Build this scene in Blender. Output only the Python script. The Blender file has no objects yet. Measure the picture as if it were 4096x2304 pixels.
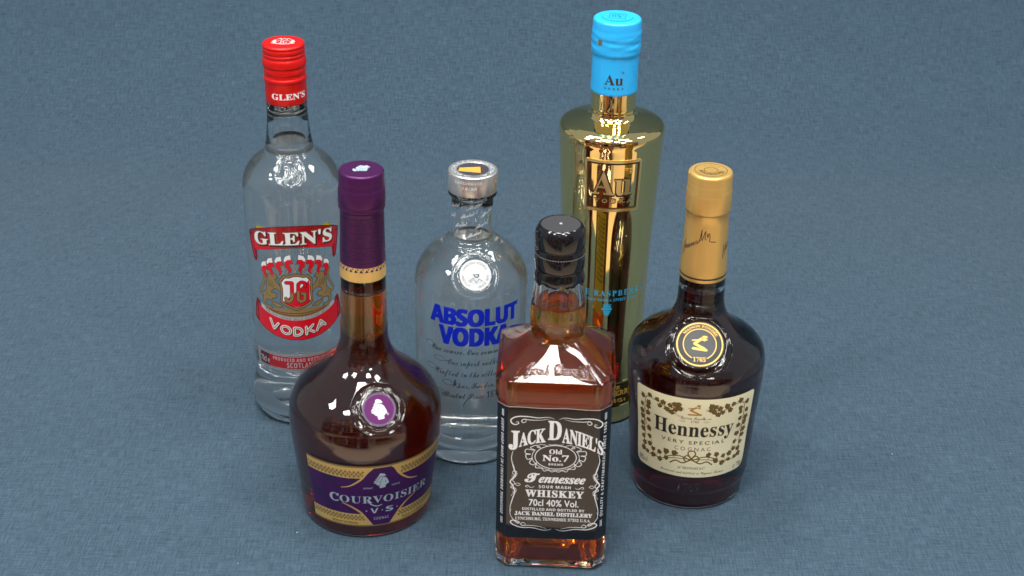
import bpy, bmesh, math, random
import numpy as np
from mathutils import Vector, Matrix
from mathutils.bvhtree import BVHTree
from mathutils.geometry import delaunay_2d_cdt, tessellate_polygon
random.seed(7)
MM = 0.001
rad, deg = math.radians, math.degrees
sc = bpy.context.scene
C = sc.collection

# ------------------------------------------------------------------ camera
cam = bpy.data.cameras.new('camera'); cam_o = bpy.data.objects.new('camera', cam); C.objects.link(cam_o)
th, roll = rad(27.5), rad(1.0)
fw = Vector((0, math.cos(th), -math.sin(th))); rt0 = Vector((1, 0, 0)); up0 = rt0.cross(fw)
rt = rt0*math.cos(roll) + up0*math.sin(roll); up = -rt0*math.sin(roll) + up0*math.cos(roll)
pos = Vector((0, 0, 0.120)) - fw*1.180
M = Matrix((rt, up, -fw)).transposed().to_4x4(); M.translation = pos
cam_o.matrix_world = M
cam.sensor_width = 36; cam.lens = 6455/4096*36
cam.clip_start = 0.05; cam.clip_end = 50
cam.dof.use_dof = True; cam.dof.focus_distance = 1.19; cam.dof.aperture_fstop = 16
sc.camera = cam_o

# ------------------------------------------------------------------ world, lamps, exposure
w = bpy.data.worlds.new('World'); sc.world = w; w.use_nodes = True
bg = w.node_tree.nodes['Background']
bg.inputs[0].default_value = (0.80, 0.90, 1.0, 1); bg.inputs[1].default_value = 0.35

def area(name, loc, target, sx, sy, power, col=(1, 1, 1)):
    l = bpy.data.lights.new(name, 'AREA'); l.shape = 'RECTANGLE'; l.size = sx; l.size_y = sy
    l.energy = power; l.color = col
    o = bpy.data.objects.new(name, l); C.objects.link(o); o.location = loc
    o.rotation_euler = (Vector(target) - Vector(loc)).to_track_quat('-Z', 'Y').to_euler()
    return o
# rows of ceiling panels over the table and over the shop floor in front of it
for ix, iy, k in ((-0.22, -0.86, 2.2), (-1.05, -1.55, 1), (0.42, -1.55, 1), (1.15, -1.00, .8), (-1.05, -0.25, 1), (0.55, -0.20, 1), (-0.35, 0.55, .8), (1.3, 0.4, .7),
                  (-0.35, -2.3, 1), (1.15, -2.3, .8), (-1.9, -0.9, 1)):
    area('ceiling_panel_lamp', (ix, iy, 2.05), (ix, iy, 0), 0.38*(1.5 if k > 2 else 1), 0.32*(1.5 if k > 2 else 1), 15.5*k, (1.0, .975, .93))
sc.view_settings.view_transform = 'Standard'; sc.view_settings.look = 'None'
sc.view_settings.exposure = 0.06; sc.view_settings.gamma = 1
cy = sc.cycles
cy.max_bounces = 24; cy.transmission_bounces = 20; cy.glossy_bounces = 8; cy.diffuse_bounces = 3
cy.transparent_max_bounces = 12; cy.caustics_reflective = False; cy.caustics_refractive = True
cy.blur_glossy = 0.4; cy.sample_clamp_indirect = 20.0; cy.sample_clamp_direct = 0
cy.volume_bounces = 8
cy.use_denoising = True

# ------------------------------------------------------------------ materials
def mat(name, col, rough=.5, metal=0., ior=1.5, trans=0., coat=0., spec=.5, bump=None, noise=None):
    m = bpy.data.materials.new(name); m.use_nodes = True; nt = m.node_tree
    b = nt.nodes['Principled BSDF']
    b.inputs['Base Color'].default_value = (*col, 1); b.inputs['Roughness'].default_value = rough
    b.inputs['Metallic'].default_value = metal; b.inputs['IOR'].default_value = ior
    b.inputs['Transmission Weight'].default_value = trans
    b.inputs['Coat Weight'].default_value = coat; b.inputs['Coat Roughness'].default_value = 0.03
    b.inputs['Specular IOR Level'].default_value = spec
    if bump or noise:
        tc = nt.nodes.new('ShaderNodeTexCoord')
        n = nt.nodes.new('ShaderNodeTexNoise'); n.inputs['Scale'].default_value = (bump or noise)[0]; n.inputs['Detail'].default_value = 3
        nt.links.new(tc.outputs['Object'], n.inputs['Vector'])
        if bump:
            bp = nt.nodes.new('ShaderNodeBump'); bp.inputs['Strength'].default_value = bump[1]; bp.inputs['Distance'].default_value = bump[2]
            nt.links.new(n.outputs['Fac'], bp.inputs['Height']); nt.links.new(bp.outputs['Normal'], b.inputs['Normal'])
        if noise:
            r = nt.nodes.new('ShaderNodeMapRange'); r.inputs['To Min'].default_value = noise[1]; r.inputs['To Max'].default_value = noise[2]
            nt.links.new(n.outputs['Fac'], r.inputs['Value']); nt.links.new(r.outputs['Result'], b.inputs['Roughness'])
    return m

def liquid(name, sigma=None, scatter=0., tint=(1, .6, .15), ior=1.36):
    """sigma: absorption per metre for red, green, blue"""
    m = bpy.data.materials.new(name); m.use_nodes = True; nt = m.node_tree
    b = nt.nodes['Principled BSDF']
    b.inputs['Base Color'].default_value = (1, 1, 1, 1); b.inputs['Roughness'].default_value = 0
    b.inputs['IOR'].default_value = ior; b.inputs['Transmission Weight'].default_value = 1
    if sigma:
        D = max(sigma); out = nt.nodes['Material Output']
        v = nt.nodes.new('ShaderNodeVolumeAbsorption'); v.inputs['Color'].default_value = (*[1-q/D for q in sigma], 1); v.inputs['Density'].default_value = D
        if scatter:
            sv = nt.nodes.new('ShaderNodeVolumeScatter'); sv.inputs['Color'].default_value = (*tint, 1); sv.inputs['Density'].default_value = scatter  # scatter is added for glow and haze that plain liquor lacks
            ad = nt.nodes.new('ShaderNodeAddShader'); nt.links.new(v.outputs[0], ad.inputs[0]); nt.links.new(sv.outputs[0], ad.inputs[1]); nt.links.new(ad.outputs[0], out.inputs['Volume'])
        else: nt.links.new(v.outputs[0], out.inputs['Volume'])
    return m

glass = mat('clear_glass', (.985, 1, .992), 0.0, ior=1.5, trans=1, bump=(30, .03, .0006))
spirit_clear_hazed = liquid('clear_spirit_hazed', (.05, .02, .03), 2.4, (.93, 1, 1))  # white scatter added as a milky haze that pales the bottles
cognac_liq = liquid('cognac_liquid', (16, 66, 260), 1.8, (1, .5, .05))  # amber scatter added so the cognac glows
cognac_dark = liquid('dark_cognac_liquid', (26, 200, 300), .4, (1, .25, .08))  # slight red scatter added as a faint glow
whiskey_liq = liquid('whiskey_liquid', (2.2, 31, 260), 6.5, (1, .52, .02))  # orange scatter added so the whiskey glows

red_cap = mat('red_painted_metal', (.70, .006, .004), .36, metal=.35, coat=.15)
red_ink = mat('red_print', (.62, .006, .018), .35, coat=.3)
red_dark = mat('dark_red_print', (.16, .002, .008), .35, coat=.3)
white_ink = mat('white_print', (.74, .76, .78), .5)
grey_ink = mat('grey_print', (.42, .45, .47), .5)
black_ink = mat('black_print', (.012, .012, .016), .4)
gold_ink = mat('dull_gold_print', (.30, .21, .085), .45, metal=.2)
silver_ink = mat('silver_foil_print', (.50, .60, .68), .35, metal=.35)
yellow_paper = mat('yellow_paper', (.78, .70, .02), .6)
blue_ink = mat('blue_print', (.002, .018, .46), .35)
script_ink = mat('thin_dark_print', (.02, .025, .035), .5)
frost_ink = mat('frosted_white_print', (.62, .66, .68), .6)
silver_cap = mat('brushed_aluminium', (.74, .73, .72), .28, metal=.85, noise=(140, .22, .36))
dark_window = mat('dark_cap_inset', (.05, .045, .05), .25)
amber_plastic = mat('amber_cap_inset', (.62, .32, .05), .35)
purple_foil = mat('purple_foil', (.080, .014, .088), .36, metal=.55)
purple_bright = mat('bright_purple_foil', (.24, .035, .27), .2, metal=.75)
purple_ink = mat('purple_print', (.062, .009, .105), .32, metal=.3)
purple_deep = mat('deep_purple_print', (.035, .010, .075), .4, metal=.2)
purple_line = mat('purple_line_print', (.010, .002, .02), .5)
violet_seal = mat('violet_paper', (.11, .016, .11), .6, spec=.2)
lav_ring = mat('dusky_violet_paper', (.10, .07, .14), .45)
gold_foil = mat('gold_label_foil', (.72, .46, .15), .36, metal=.4)
gold_dull = mat('dull_gold_foil', (.24, .19, .07), .4, metal=.4)
gold_cap = mat('satin_gold_metal', (.80, .50, .15), .34, metal=.65, bump=(220, .25, .0004))
gold_bright = mat('bright_gold_foil', (.85, .55, .12), .25, metal=.6)
mirror_gold = mat('mirror_gold', (1.0, .76, .32), .035, metal=1.0, noise=(30, .02, .06))
satin_gold = mat('satin_relief_gold', (1.0, .80, .40), .33, metal=1.0)
dark_gold = mat('dark_antique_gold', (.20, .12, .035), .22, metal=1.0)
bronze_ink_and_shade = mat('bronze_print_and_shade', (.07, .045, .02), .35, metal=.3)  # sleeve print, also the painted shadow round the raised emblem
blue_sleeve = mat('sky_blue_shrink_sleeve', (.022, .42, .88), .33, coat=.15, bump=(70, .25, .002))
sky_ink = mat('sky_blue_print', (.02, .36, .62), .5)
black_gloss = mat('black_gloss_plastic', (.006, .006, .007), .06, ior=1.6, bump=(90, .2, .001))
black_disc = mat('black_textured_plastic', (.04, .04, .043), .6, spec=.25, bump=(1500, .8, .0006))
black_label = mat('black_gloss_label', (.006, .006, .008), .06, ior=1.62, bump=(25, .08, .001))
cream = mat('cream_textured_paper', (.86, .80, .53), .6, bump=(900, .4, .0004))
brown_ink = mat('brown_gold_print', (.17, .095, .015), .5)
brown_dark = mat('dark_brown_print', (.035, .020, .006), .5)
slate_ink = mat('slate_print', (.025, .03, .032), .5)
maroon_ink = mat('maroon_print', (.20, .022, .06), .5)
orange_gold_ink = mat('ochre_print', (.45, .21, .02), .5)
seal_black = mat('black_seal_foil', (.010, .012, .015), .45, spec=.3, bump=(400, .3, .0006))
seal_gold = mat('matt_gold_print', (.62, .40, .09), .5, metal=.25, spec=.3)
back_yellow = mat('yellow_back_label', (.75, .52, .07), .5)

# ------------------------------------------------------------------ object helpers
def link(name, me, m, parent=None, smooth=False, label=None):
    o = bpy.data.objects.new(name, me); C.objects.link(o)
    if m is not None and not me.materials: me.materials.append(m)
    if parent is not None: o.parent = parent
    if smooth: me.polygons.foreach_set('use_smooth', [True]*len(me.polygons))
    if label: o['label'] = label
    return o

def root(name, x, y, lean, rotz, label, cat):
    o = bpy.data.objects.new(name, None); C.objects.link(o)
    o.location = (x*MM, y*MM, 0.0005); o.rotation_euler = (0, math.atan(lean), rotz)
    o.empty_display_size = .03
    o['label'] = label; o['category'] = cat; o['group'] = 'spirit bottles standing on the blue cloth'
    return o

def quads(nr, nc, wrap=True):
    i = np.arange(nr-1)[:, None]; j = np.arange(nc if wrap else nc-1)[None, :]
    j2 = (j+1) % nc
    return np.stack([i*nc+j, i*nc+j2, (i+1)*nc+j2, (i+1)*nc+j], -1).reshape(-1, 4)

def grid_mesh(name, V, wrap=True, flip=False):
    """V: rows x cols x 3 in mm -> mesh in metres; rows that sit on the axis are merged."""
    nr, nc = V.shape[:2]
    F = quads(nr, nc, wrap)
    if flip: F = F[:, ::-1]
    me = bpy.data.meshes.new(name)
    me.from_pydata((V.reshape(-1, 3)*MM).tolist(), [], F.tolist())
    bm = bmesh.new(); bm.from_mesh(me)
    ends = [v for v in bm.verts if v.co.x**2+v.co.y**2 < (2e-5)**2]
    bmesh.ops.remove_doubles(bm, verts=ends, dist=1e-5)
    bm.to_mesh(me); bm.free()
    me.polygons.foreach_set('use_smooth', [True]*len(me.polygons))
    return me

def crv(pts, step=.8):
    """smooth curve through (z, r) points"""
    P = np.array(pts, float)
    out = []
    n = len(P)
    for i in range(n-1):
        p0 = P[max(i-1, 0)]; p1 = P[i]; p2 = P[i+1]; p3 = P[min(i+2, n-1)]
        L = np.linalg.norm(p2-p1); k = max(1, int(round(L/step)))
        def tang(a, b, c):
            la, lb = np.linalg.norm(b-a)+1e-9, np.linalg.norm(c-b)+1e-9
            return ((b-a)/la*lb + (c-b)/lb*la)/(la+lb)
        t1 = tang(p0, p1, p2) if i > 0 else (p2-p1)/L
        t2 = tang(p1, p2, p3) if i < n-2 else (p2-p1)/L
        for s in np.arange(k)/k:
            out.append((2*s**3-3*s*s+1)*p1+(s**3-2*s*s+s)*L*t1+(-2*s**3+3*s*s)*p2+(s**3-s*s)*L*t2)
    out.append(P[-1])
    return [tuple(q) for q in out]

def phis(n=160, lo=None, hi=None, dense=None):
    """angles in degrees; an optional sector is filled more densely"""
    a = list(np.linspace(-180, 180, n, endpoint=False))
    if dense:
        a = [x for x in a if not lo <= x <= hi] + list(np.arange(lo, hi+1e-6, dense))
    return np.array(sorted(a))

def lathe(prof, ph, disp=None, nout=None, flute=None):
    pr = np.array(prof, float); z = pr[:, 0][:, None]; r = pr[:, 1][:, None]
    a = np.radians(ph)[None, :]
    if flute is not None: r = flute(z, r, a)
    V = np.stack([r*np.sin(a), -r*np.cos(a), z+0*a], -1)
    if disp is not None:
        n = nout or len(prof)
        for d in disp: V[:n] = d(V[:n])
    return V
# columns run counter to +phi seen from above: going up the rows the outside normal comes out with flip=False

def interp(prof):
    P = sorted(prof); zs = [p[0] for p in P]; rs = [p[1] for p in P]
    return lambda z: float(np.interp(z, zs, rs))

class Cyl:
    """u (mm along the girth at radius R, from angle phc) and v = height"""
    def __init__(s, prof, phc, R): s.f = interp(prof); s.phc = phc; s.R = R; s.du = R*rad(3.0)
    def __call__(s, u, v, off):
        a = rad(s.phc) + u/s.R; r = s.f(v) + off
        return (r*math.sin(a), -r*math.cos(a), v)
    def u(s, ph): return rad(ph - s.phc)*s.R

class Plane:
    def __init__(s, c, a, b, n): s.c, s.a, s.b, s.n = map(Vector, (c, a, b, n)); s.du = 1e9
    def __call__(s, u, v, off): return tuple(s.c + s.a*u + s.b*v + s.n*off)

# --- 2-D shapes -> list of polygons
def fill(polys):
    """union of polygons (2-D) -> verts, tris"""
    vs, fs = [], []
    for p in polys:
        if len(p) < 3: continue
        A = sum(p[i][0]*p[(i+1) % len(p)][1]-p[(i+1) % len(p)][0]*p[i][1] for i in range(len(p)))
        if abs(A) < 1e-6: continue
        if A < 0: p = p[::-1]
        k = len(vs); vs += [Vector(q) for q in p]; fs.append(list(range(k, k+len(p))))
    r = delaunay_2d_cdt(vs, [], fs, 0, 1e-5)
    return [tuple(v) for v in r[0]], [tuple(f) for f, of in zip(r[2], r[5]) if of]

def stroke(pts, wd, wd2=None, closed=False):
    """polygons of a pen line; wd may taper to wd2 at both ends"""
    P = [Vector(p) for p in pts]
    if closed: P.append(P[0])
    n = len(P); out = []
    def W(i):
        if wd2 is None: return wd/2
        t = i/(n-1); return (wd2 + (wd-wd2)*math.sin(math.pi*t))/2
    for i in range(n-1):
        d = P[i+1]-P[i]
        if d.length < 1e-6: continue
        q = Vector((-d.y, d.x)).normalized(); a, b = W(i), W(i+1)
        out.append([tuple(P[i]+q*a), tuple(P[i]-q*a), tuple(P[i+1]-q*b), tuple(P[i+1]+q*b)])
    for i in range(n):
        if (0 < i < n-1 or closed or wd2 is None) and W(i) > .02:
            k = 6; out.append([(P[i].x+W(i)*math.cos(6.2832*j/k), P[i].y+W(i)*math.sin(6.2832*j/k)) for j in range(k)])
    return out

def smooth2(pts, k=6, closed=False):
    P = [np.array(p, float) for p in pts]; n = len(P); out = []
    rng = range(n if closed else n-1)
    for i in rng:
        p0 = P[i-1] if (i > 0 or closed) else P[0]; p1 = P[i]; p2 = P[(i+1) % n]
        p3 = P[(i+2) % n] if (closed or i+2 < n) else P[-1]
        for j in range(k):
            t = j/k
            out.append(tuple(.5*((2*p1)+(p2-p0)*t+(2*p0-5*p1+4*p2-p3)*t*t+(3*p1-p0-3*p2+p3)*t**3)))
    if not closed: out.append(tuple(P[-1]))
    return out

def ring(cx, cy_, rx, ry, wd, n=64, a0=0, a1=360):
    p = [(cx+rx*math.cos(rad(a0+(a1-a0)*i/n)), cy_+ry*math.sin(rad(a0+(a1-a0)*i/n))) for i in range(n+1)]
    return stroke(p, wd)
def disc(cx, cy_, rx, ry=None, n=64):
    ry = ry or rx
    return [[(cx+rx*math.cos(6.28318*i/n), cy_+ry*math.sin(6.28318*i/n)) for i in range(n)]]
def rect(u0, u1, v0, v1): return [[(u0, v0), (u1, v0), (u1, v1), (u0, v1)]]

def lay(name, geo, surf, off, m, parent, du=None, dv=2.5, relief=0, warp=None, label=None, smooth=False):
    """lay a flat shape onto a surface; relief > 0 gives it that thickness"""
    vs, fs = geo
    bm = bmesh.new()
    V = [bm.verts.new((q[0], q[1], q[2] if len(q) > 2 else 0)) for q in vs]
    for f in fs:
        try: bm.faces.new([V[i] for i in f])
        except ValueError: pass
    if not bm.faces: bm.free(); return None
    xs = [v[0] for v in vs]; ys = [v[1] for v in vs]
    du = du or surf.du
    if du < 1e6:
        for ax, lo, hi, st in ((0, min(xs), max(xs), du), (1, min(ys), max(ys), dv)):
            if ax == 0 or not isinstance(surf, Plane):
                c = math.floor(lo/st)*st+st
                while c < hi:
                    p = [0, 0, 0]; p[ax] = c; nn = [0, 0, 0]; nn[ax] = 1
                    bmesh.ops.bisect_plane(bm, geom=bm.verts[:]+bm.edges[:]+bm.faces[:], plane_co=p, plane_no=nn, dist=1e-6)
                    c += st
    # faces must look outwards: surfaces here are parametrised so +z is out when counter-clockwise
    bmesh.ops.recalc_face_normals(bm, faces=bm.faces)
    if bm.faces and sum(f.normal.z for f in bm.faces) < 0: bmesh.ops.reverse_faces(bm, faces=bm.faces)
    top = set()
    if relief:
        r = bmesh.ops.extrude_face_region(bm, geom=bm.faces[:])
        for g in r['geom']:
            if isinstance(g, bmesh.types.BMVert): g.co.z += 1
    for v in bm.verts:
        x, y = v.co.x, v.co.y
        if warp: x, y = warp(x, y)
        zz = v.co.z; v.co = Vector(surf(x, y, off + (relief + zz - 1 if zz > .5 else zz)))*MM
    me = bpy.data.meshes.new(name); bm.to_mesh(me); bm.free()
    return link(name, me, m, parent, smooth=smooth, label=label)

# --- lettering
BASE = {'sans': None, 'serif': 0x1D400, 'serifi': 0x1D434, 'serifbi': 0x1D468, 'script': 0x1D4D0, 'bold': 0x1D5D4, 'boldi': 0x1D63C}
DIG = {'serif': 0x1D7CE, 'bold': 0x1D7EC, 'script': 0x1D7CE, 'boldi': 0x1D7EC, 'serifbi': 0x1D7CE, 'serifi': 0x1D7CE}
def conv(s, st):
    b = BASE[st]
    if b is None: return s
    o = ''
    for c in s:
        if 'A' <= c <= 'Z': o += chr(b+ord(c)-65)
        elif 'a' <= c <= 'z': o += '\u210e' if (st == 'serifi' and c == 'h') else chr(b+26+ord(c)-97)
        elif '0' <= c <= '9': o += chr(DIG[st]+ord(c)-48)
        else: o += c
    return o
GLY = {}
# letter outlines of the printed words: code point -> advance, then closed outlines as delta-coded points (1/500 em)
GLY_DATA = {
37: [345,[303,345,-37,0,-225,-350,38,0],[130,334,-39,11,-38,-11,-28,-27,-10,-39,10,-38,28,-28,38,-10,39,10,27,28,11,38,-11,39],[71,302,20,6,20,-6,14,-14,6,-20,-6,-20,-14,-14,-20,-5,-20,5,-14,14,-5,20,5,20],[292,137,-39,11,-38,-11,-28,-27,-10,-39,10,-38,28,-28,38,-10,39,10,27,28,11,38,-11,39],[233,105,20,6,20,-6,14,-14,6,-20,-6,-20,-14,-14,-20,-5,-20,5,-14,14,-5,20,5,20]],
38: [317,[188,324,-42,10,-46,-10,-31,-27,-11,-41,6,-29,14,-27,19,-23,-42,-29,-28,-34,-11,-38,12,-41,31,-29,43,-11,33,5,35,16,40,30,39,-46,63,0,-69,80,24,30,19,30,13,29,-49,0,-10,-18,-13,-20,-14,-17,-48,55,36,30,20,30,7,31,-11,38],[143,293,20,-5,14,-12,5,-18,-3,-17,-13,-18,-28,-21,-15,17,-12,20,-5,21,5,17,13,11],[92,122,33,22,55,-64,-24,-21,-24,-14,-25,-5,-20,5,-15,13,-7,18,7,24]],
39: [99,[71,358,-44,0,0,-59,12,-68,21,0,11,68]],
40: [166,[158,347,-27,0,-51,-68,-34,-79,-12,-84,12,-84,34,-80,51,-67,27,0,-40,68,-24,77,-8,86,8,86,24,76]],
41: [166,[35,347,-27,0,40,-69,24,-76,8,-86,-8,-86,-24,-77,-40,-68,27,0,51,67,34,80,12,84,-12,84,-34,79]],
44: [114,[74,55,-19,6,-15,-3,-11,-11,-4,-14,3,-15,9,-9,13,-4,1,-20,-6,-20,-13,-15,0,-9,32,17,20,26,6,29,-4,25]],
46: [114,[72,51,-15,4,-15,-4,-11,-11,-4,-15,4,-15,11,-11,15,-4,15,4,11,11,4,15,-4,15]],
47: [145,[139,345,-35,0,-98,-350,35,0]],
48: [255,[185,323,-58,22,-58,-22,-38,-61,-14,-92,14,-92,38,-61,58,-22,58,22,38,61,14,92,-14,92],[95,283,32,16,33,-16,21,-44,7,-69,-7,-69,-21,-44,-33,-15,-32,15,-21,44,-8,69,8,69]],
49: [255,[152,341,-49,0,0,-341,49,0]],
50: [255,[161,332,-54,13,-27,-3,-27,-11,-27,-18,0,-62,27,28,26,14,24,4,30,-8,21,-22,8,-34,-3,-25,-8,-23,-13,-25,-36,-52,-42,-55,-41,-50,0,-3,216,0,0,46,-130,0,61,78,34,60,11,55,-14,55]],
51: [255,[161,334,-53,11,-24,-1,-21,-5,-20,-8,0,-47,21,9,19,4,18,2,31,-6,20,-18,8,-27,-8,-27,-22,-17,-38,-6,0,-45,41,-6,24,-21,8,-30,-7,-29,-19,-18,-29,-7,-25,3,-25,8,-26,15,0,-53,25,-11,24,-6,24,-3,56,14,37,36,14,54,-5,34,-16,29,-28,18,25,19,14,24,5,33,-13,47]],
52: [255,[201,345,-21,0,-172,-211,0,-22,144,0,0,-112,49,0,0,112,37,0,0,44,-37,0],[151,253,1,0,0,-97,-79,0]],
53: [255,[53,341,0,-178,64,2,41,-23,14,-39,-9,-31,-26,-22,-35,-8,-25,3,-25,8,-25,14,0,-51,28,-12,27,-7,28,-2,57,15,40,38,14,56,-15,57,-42,39,-67,11,0,86,107,0,0,44]],
54: [255,[190,308,-29,37,-75,-66,-46,-78,-16,-85,14,-63,39,-42,57,-16,51,14,36,37,14,51,-13,51,-34,36,-49,13,-21,-2,-32,-12,22,47,37,43],[94,143,17,6,18,1,29,-7,20,-18,8,-27,-7,-30,-19,-19,-29,-7,-33,11,-22,31,-1,48]],
55: [255,[247,341,-220,0,0,-47,147,0,-125,-280,44,-19]],
56: [255,[182,332,-51,13,-54,-13,-37,-34,-14,-51,5,-28,14,-24,22,-21,-27,-22,-16,-27,-6,-33,15,-49,39,-35,56,-13,55,13,39,35,14,49,-5,33,-16,28,-26,21,24,21,14,25,4,26,-13,51],[101,292,29,7,27,-7,18,-18,7,-27,-7,-25,-19,-19,-27,-7,-27,8,-19,18,-8,26,7,27],[128,150,31,-7,21,-19,7,-28,-7,-27,-20,-20,-33,-7,-31,7,-21,19,-8,28,8,28,21,19]],
57: [255,[180,329,-56,16,-55,-15,-36,-37,-13,-49,13,-50,35,-36,49,-13,18,2,18,4,17,8,-19,-44,-35,-43,-50,-41,30,-36,71,62,48,80,18,84,-14,64],[96,292,29,7,29,-9,20,-22,8,-31,0,-17,-2,-10,-19,-11,-18,-6,-16,-2,-29,8,-21,19,-8,27,8,28]],
58: [114,[72,225,-15,4,-15,-4,-11,-11,-4,-15,4,-15,11,-11,15,-4,15,4,11,11,4,15,-4,15],[72,51,-15,4,-15,-4,-11,-11,-4,-15,4,-15,11,-11,15,-4,15,4,11,11,4,15,-4,15]],
65: [338,[183,343,-34,0,-147,-343,50,0,43,100,145,0,46,-100,50,0],[114,144,51,124,55,-124]],
66: [286,[40,341,0,-341,117,0,68,14,37,34,12,43,-10,41,-28,31,-44,18,29,17,17,24,6,32,-11,41,-34,33,-60,13],[89,297,45,0,35,-7,19,-17,5,-24,-8,-30,-24,-18,-40,-6,-32,0],[89,151,59,0,42,-7,25,-19,8,-27,-6,-26,-22,-20,-45,-8,-61,0]],
67: [359,[249,342,-36,3,-96,-23,-66,-64,-25,-93,20,-76,60,-66,104,-28,49,4,40,11,35,15,0,54,-40,-21,-40,-13,-39,-5,-72,17,-49,45,-17,68,18,67,48,46,70,17,38,-4,39,-11,40,-20,0,52,-43,16]],
68: [380,[40,341,0,-341,133,0,97,25,62,62,22,83,-19,80,-59,64,-103,27],[89,297,76,0,78,-18,46,-46,15,-63,-11,-51,-41,-52,-85,-23,-78,0]],
69: [255,[40,341,0,-341,198,0,0,44,-149,0,0,106,139,0,0,44,-139,0,0,103,144,0,0,44]],
70: [239,[40,341,0,-341,49,0,0,158,133,0,0,44,-133,0,0,95,133,0,0,44]],
71: [375,[248,343,-38,2,-93,-23,-65,-63,-25,-91,24,-89,64,-61,94,-23,44,3,42,9,44,16,0,145,-115,0,0,-44,66,0,0,-70,-24,-7,-25,-5,-25,-2,-72,17,-48,45,-18,68,17,66,47,47,67,17,41,-4,41,-11,41,-18,0,49,-47,18]],
72: [369,[89,341,-49,0,0,-341,49,0,0,148,191,0,0,-148,49,0,0,341,-49,0,0,-149,-191,0]],
73: [130,[89,341,-49,0,0,-341,49,0]],
74: [130,[89,341,-49,0,0,-331,-3,-44,-15,-26,-38,-9,-13,0,9,-45,15,-1,55,14,30,40,9,57]],
75: [333,[89,341,-49,0,0,-341,49,0,0,168,173,-168,68,0,-185,179,148,162,-61,0,-143,-156]],
76: [250,[88,341,-49,0,0,-341,203,0,0,44,-154,0]],
77: [395,[85,341,-46,0,0,-341,49,0,0,265,1,0,105,-132,8,0,105,132,1,0,0,-265,49,0,0,341,-46,0,-113,-140]],
78: [395,[78,341,-39,0,0,-341,46,0,0,262,228,-262,42,0,0,341,-46,0,0,-264]],
79: [416,[305,321,-97,24,-97,-24,-63,-63,-23,-88,22,-86,63,-64,97,-25,99,25,63,64,22,86,-22,88],[208,300,68,-17,47,-46,18,-67,-18,-67,-47,-46,-68,-17,-68,17,-47,46,-18,67,18,67,47,46]],
80: [260,[37,341,0,-341,49,0,0,147,51,0,65,13,38,34,12,49,-11,49,-36,35,-61,14],[86,297,58,0,35,-8,18,-20,5,-24,-8,-29,-20,-18,-32,-7,-56,0]],
82: [307,[41,341,0,-341,49,0,0,148,20,0,25,-5,28,-22,38,-51,45,-70,58,0,-33,47,-38,59,-24,32,-27,24,31,19,19,28,7,36,-14,51,-39,33,-59,12],[90,299,31,0,39,-6,21,-18,7,-28,-5,-27,-21,-20,-41,-8,-31,0]],
83: [234,[152,343,-26,2,-55,-11,-36,-31,-13,-49,38,-70,72,-47,38,-55,-6,-19,-18,-17,-32,-7,-32,6,-31,17,-27,27,0,-62,29,-18,32,-10,35,-4,49,12,34,33,12,48,-38,78,-71,45,-38,50,7,21,19,14,28,5,24,-3,27,-11,29,-21,0,55,-25,14]],
84: [307,[296,341,-285,0,0,-44,118,0,0,-297,49,0,0,297,118,0]],
85: [359,[82,341,-49,0,0,-212,21,-76,52,-44,69,-14,84,18,51,48,16,73,0,207,-49,0,0,-199,-1,-29,-7,-25,-13,-20,-20,-14,-26,-10,-34,-4,-28,3,-25,10,-21,16,-12,17,-6,21,-2,32]],
86: [307,[51,341,-49,0,148,-344,10,0,144,344,-48,0,-102,-240]],
87: [526,[51,341,-49,0,138,-344,10,0,113,279,112,-279,9,0,139,344,-49,0,-93,-235,-95,235,-46,0,-95,-235]],
89: [307,[61,341,-59,0,127,-161,0,-180,49,0,0,180,126,161,-59,0,-92,-118]],
99: [224,[157,227,-23,2,-59,-15,-39,-42,-13,-64,14,-59,40,-39,60,-15,24,2,24,5,19,6,0,44,-21,-8,-20,-5,-19,-2,-40,9,-26,26,-10,40,9,40,24,26,36,10,19,-2,20,-7,23,-13,0,47,-21,8]],
108: [114,[79,341,-44,0,0,-341,44,0]],
111: [281,[202,214,-63,15,-61,-16,-42,-40,-16,-59,16,-61,41,-42,62,-16,63,15,43,42,15,62,-16,59],[101,179,37,10,40,-10,27,-26,10,-39,-10,-42,-26,-27,-41,-10,-38,10,-25,28,-9,41,9,39]],
174: [375,[280,339,-93,25,-93,-25,-66,-66,-25,-93,25,-93,66,-67,93,-25,93,25,66,67,25,93,-25,93],[187,333,77,-21,56,-55,21,-77,-21,-78,-56,-55,-77,-21,-78,21,-55,55,-21,78,21,77,55,55],[106,276,0,-198,32,0,0,84,19,0,21,-4,17,-16,39,-64,39,0,-40,62,-14,16,-16,11,29,8,20,20,7,29,-6,23,-20,20,-39,9],[138,249,52,0,18,-4,13,-10,4,-16,-5,-17,-14,-10,-22,-3,-46,0]],
186: [187,[134,336,-41,9,-41,-9,-28,-25,-10,-36,10,-37,28,-24,41,-10,41,10,29,24,10,37,-10,36],[70,313,24,5,23,-5,16,-15,6,-23,-6,-23,-16,-15,-23,-6,-24,6,-16,15,-6,23,6,23]],
197: [338,[183,343,-34,0,-147,-343,50,0,43,100,145,0,46,-100,50,0],[114,144,51,124,55,-124],[193,449,-24,6,-23,-6,-17,-17,-6,-23,6,-24,17,-16,23,-7,24,7,16,16,7,24,-7,23],[155,432,14,4,14,-4,10,-9,4,-14,-4,-14,-10,-10,-14,-4,-14,4,-9,10,-4,14,4,14]],
201: [255,[40,341,0,-341,198,0,0,44,-149,0,0,106,139,0,0,44,-139,0,0,103,144,0,0,44],[183,437,-50,0,-33,-74,27,0]],
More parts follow.
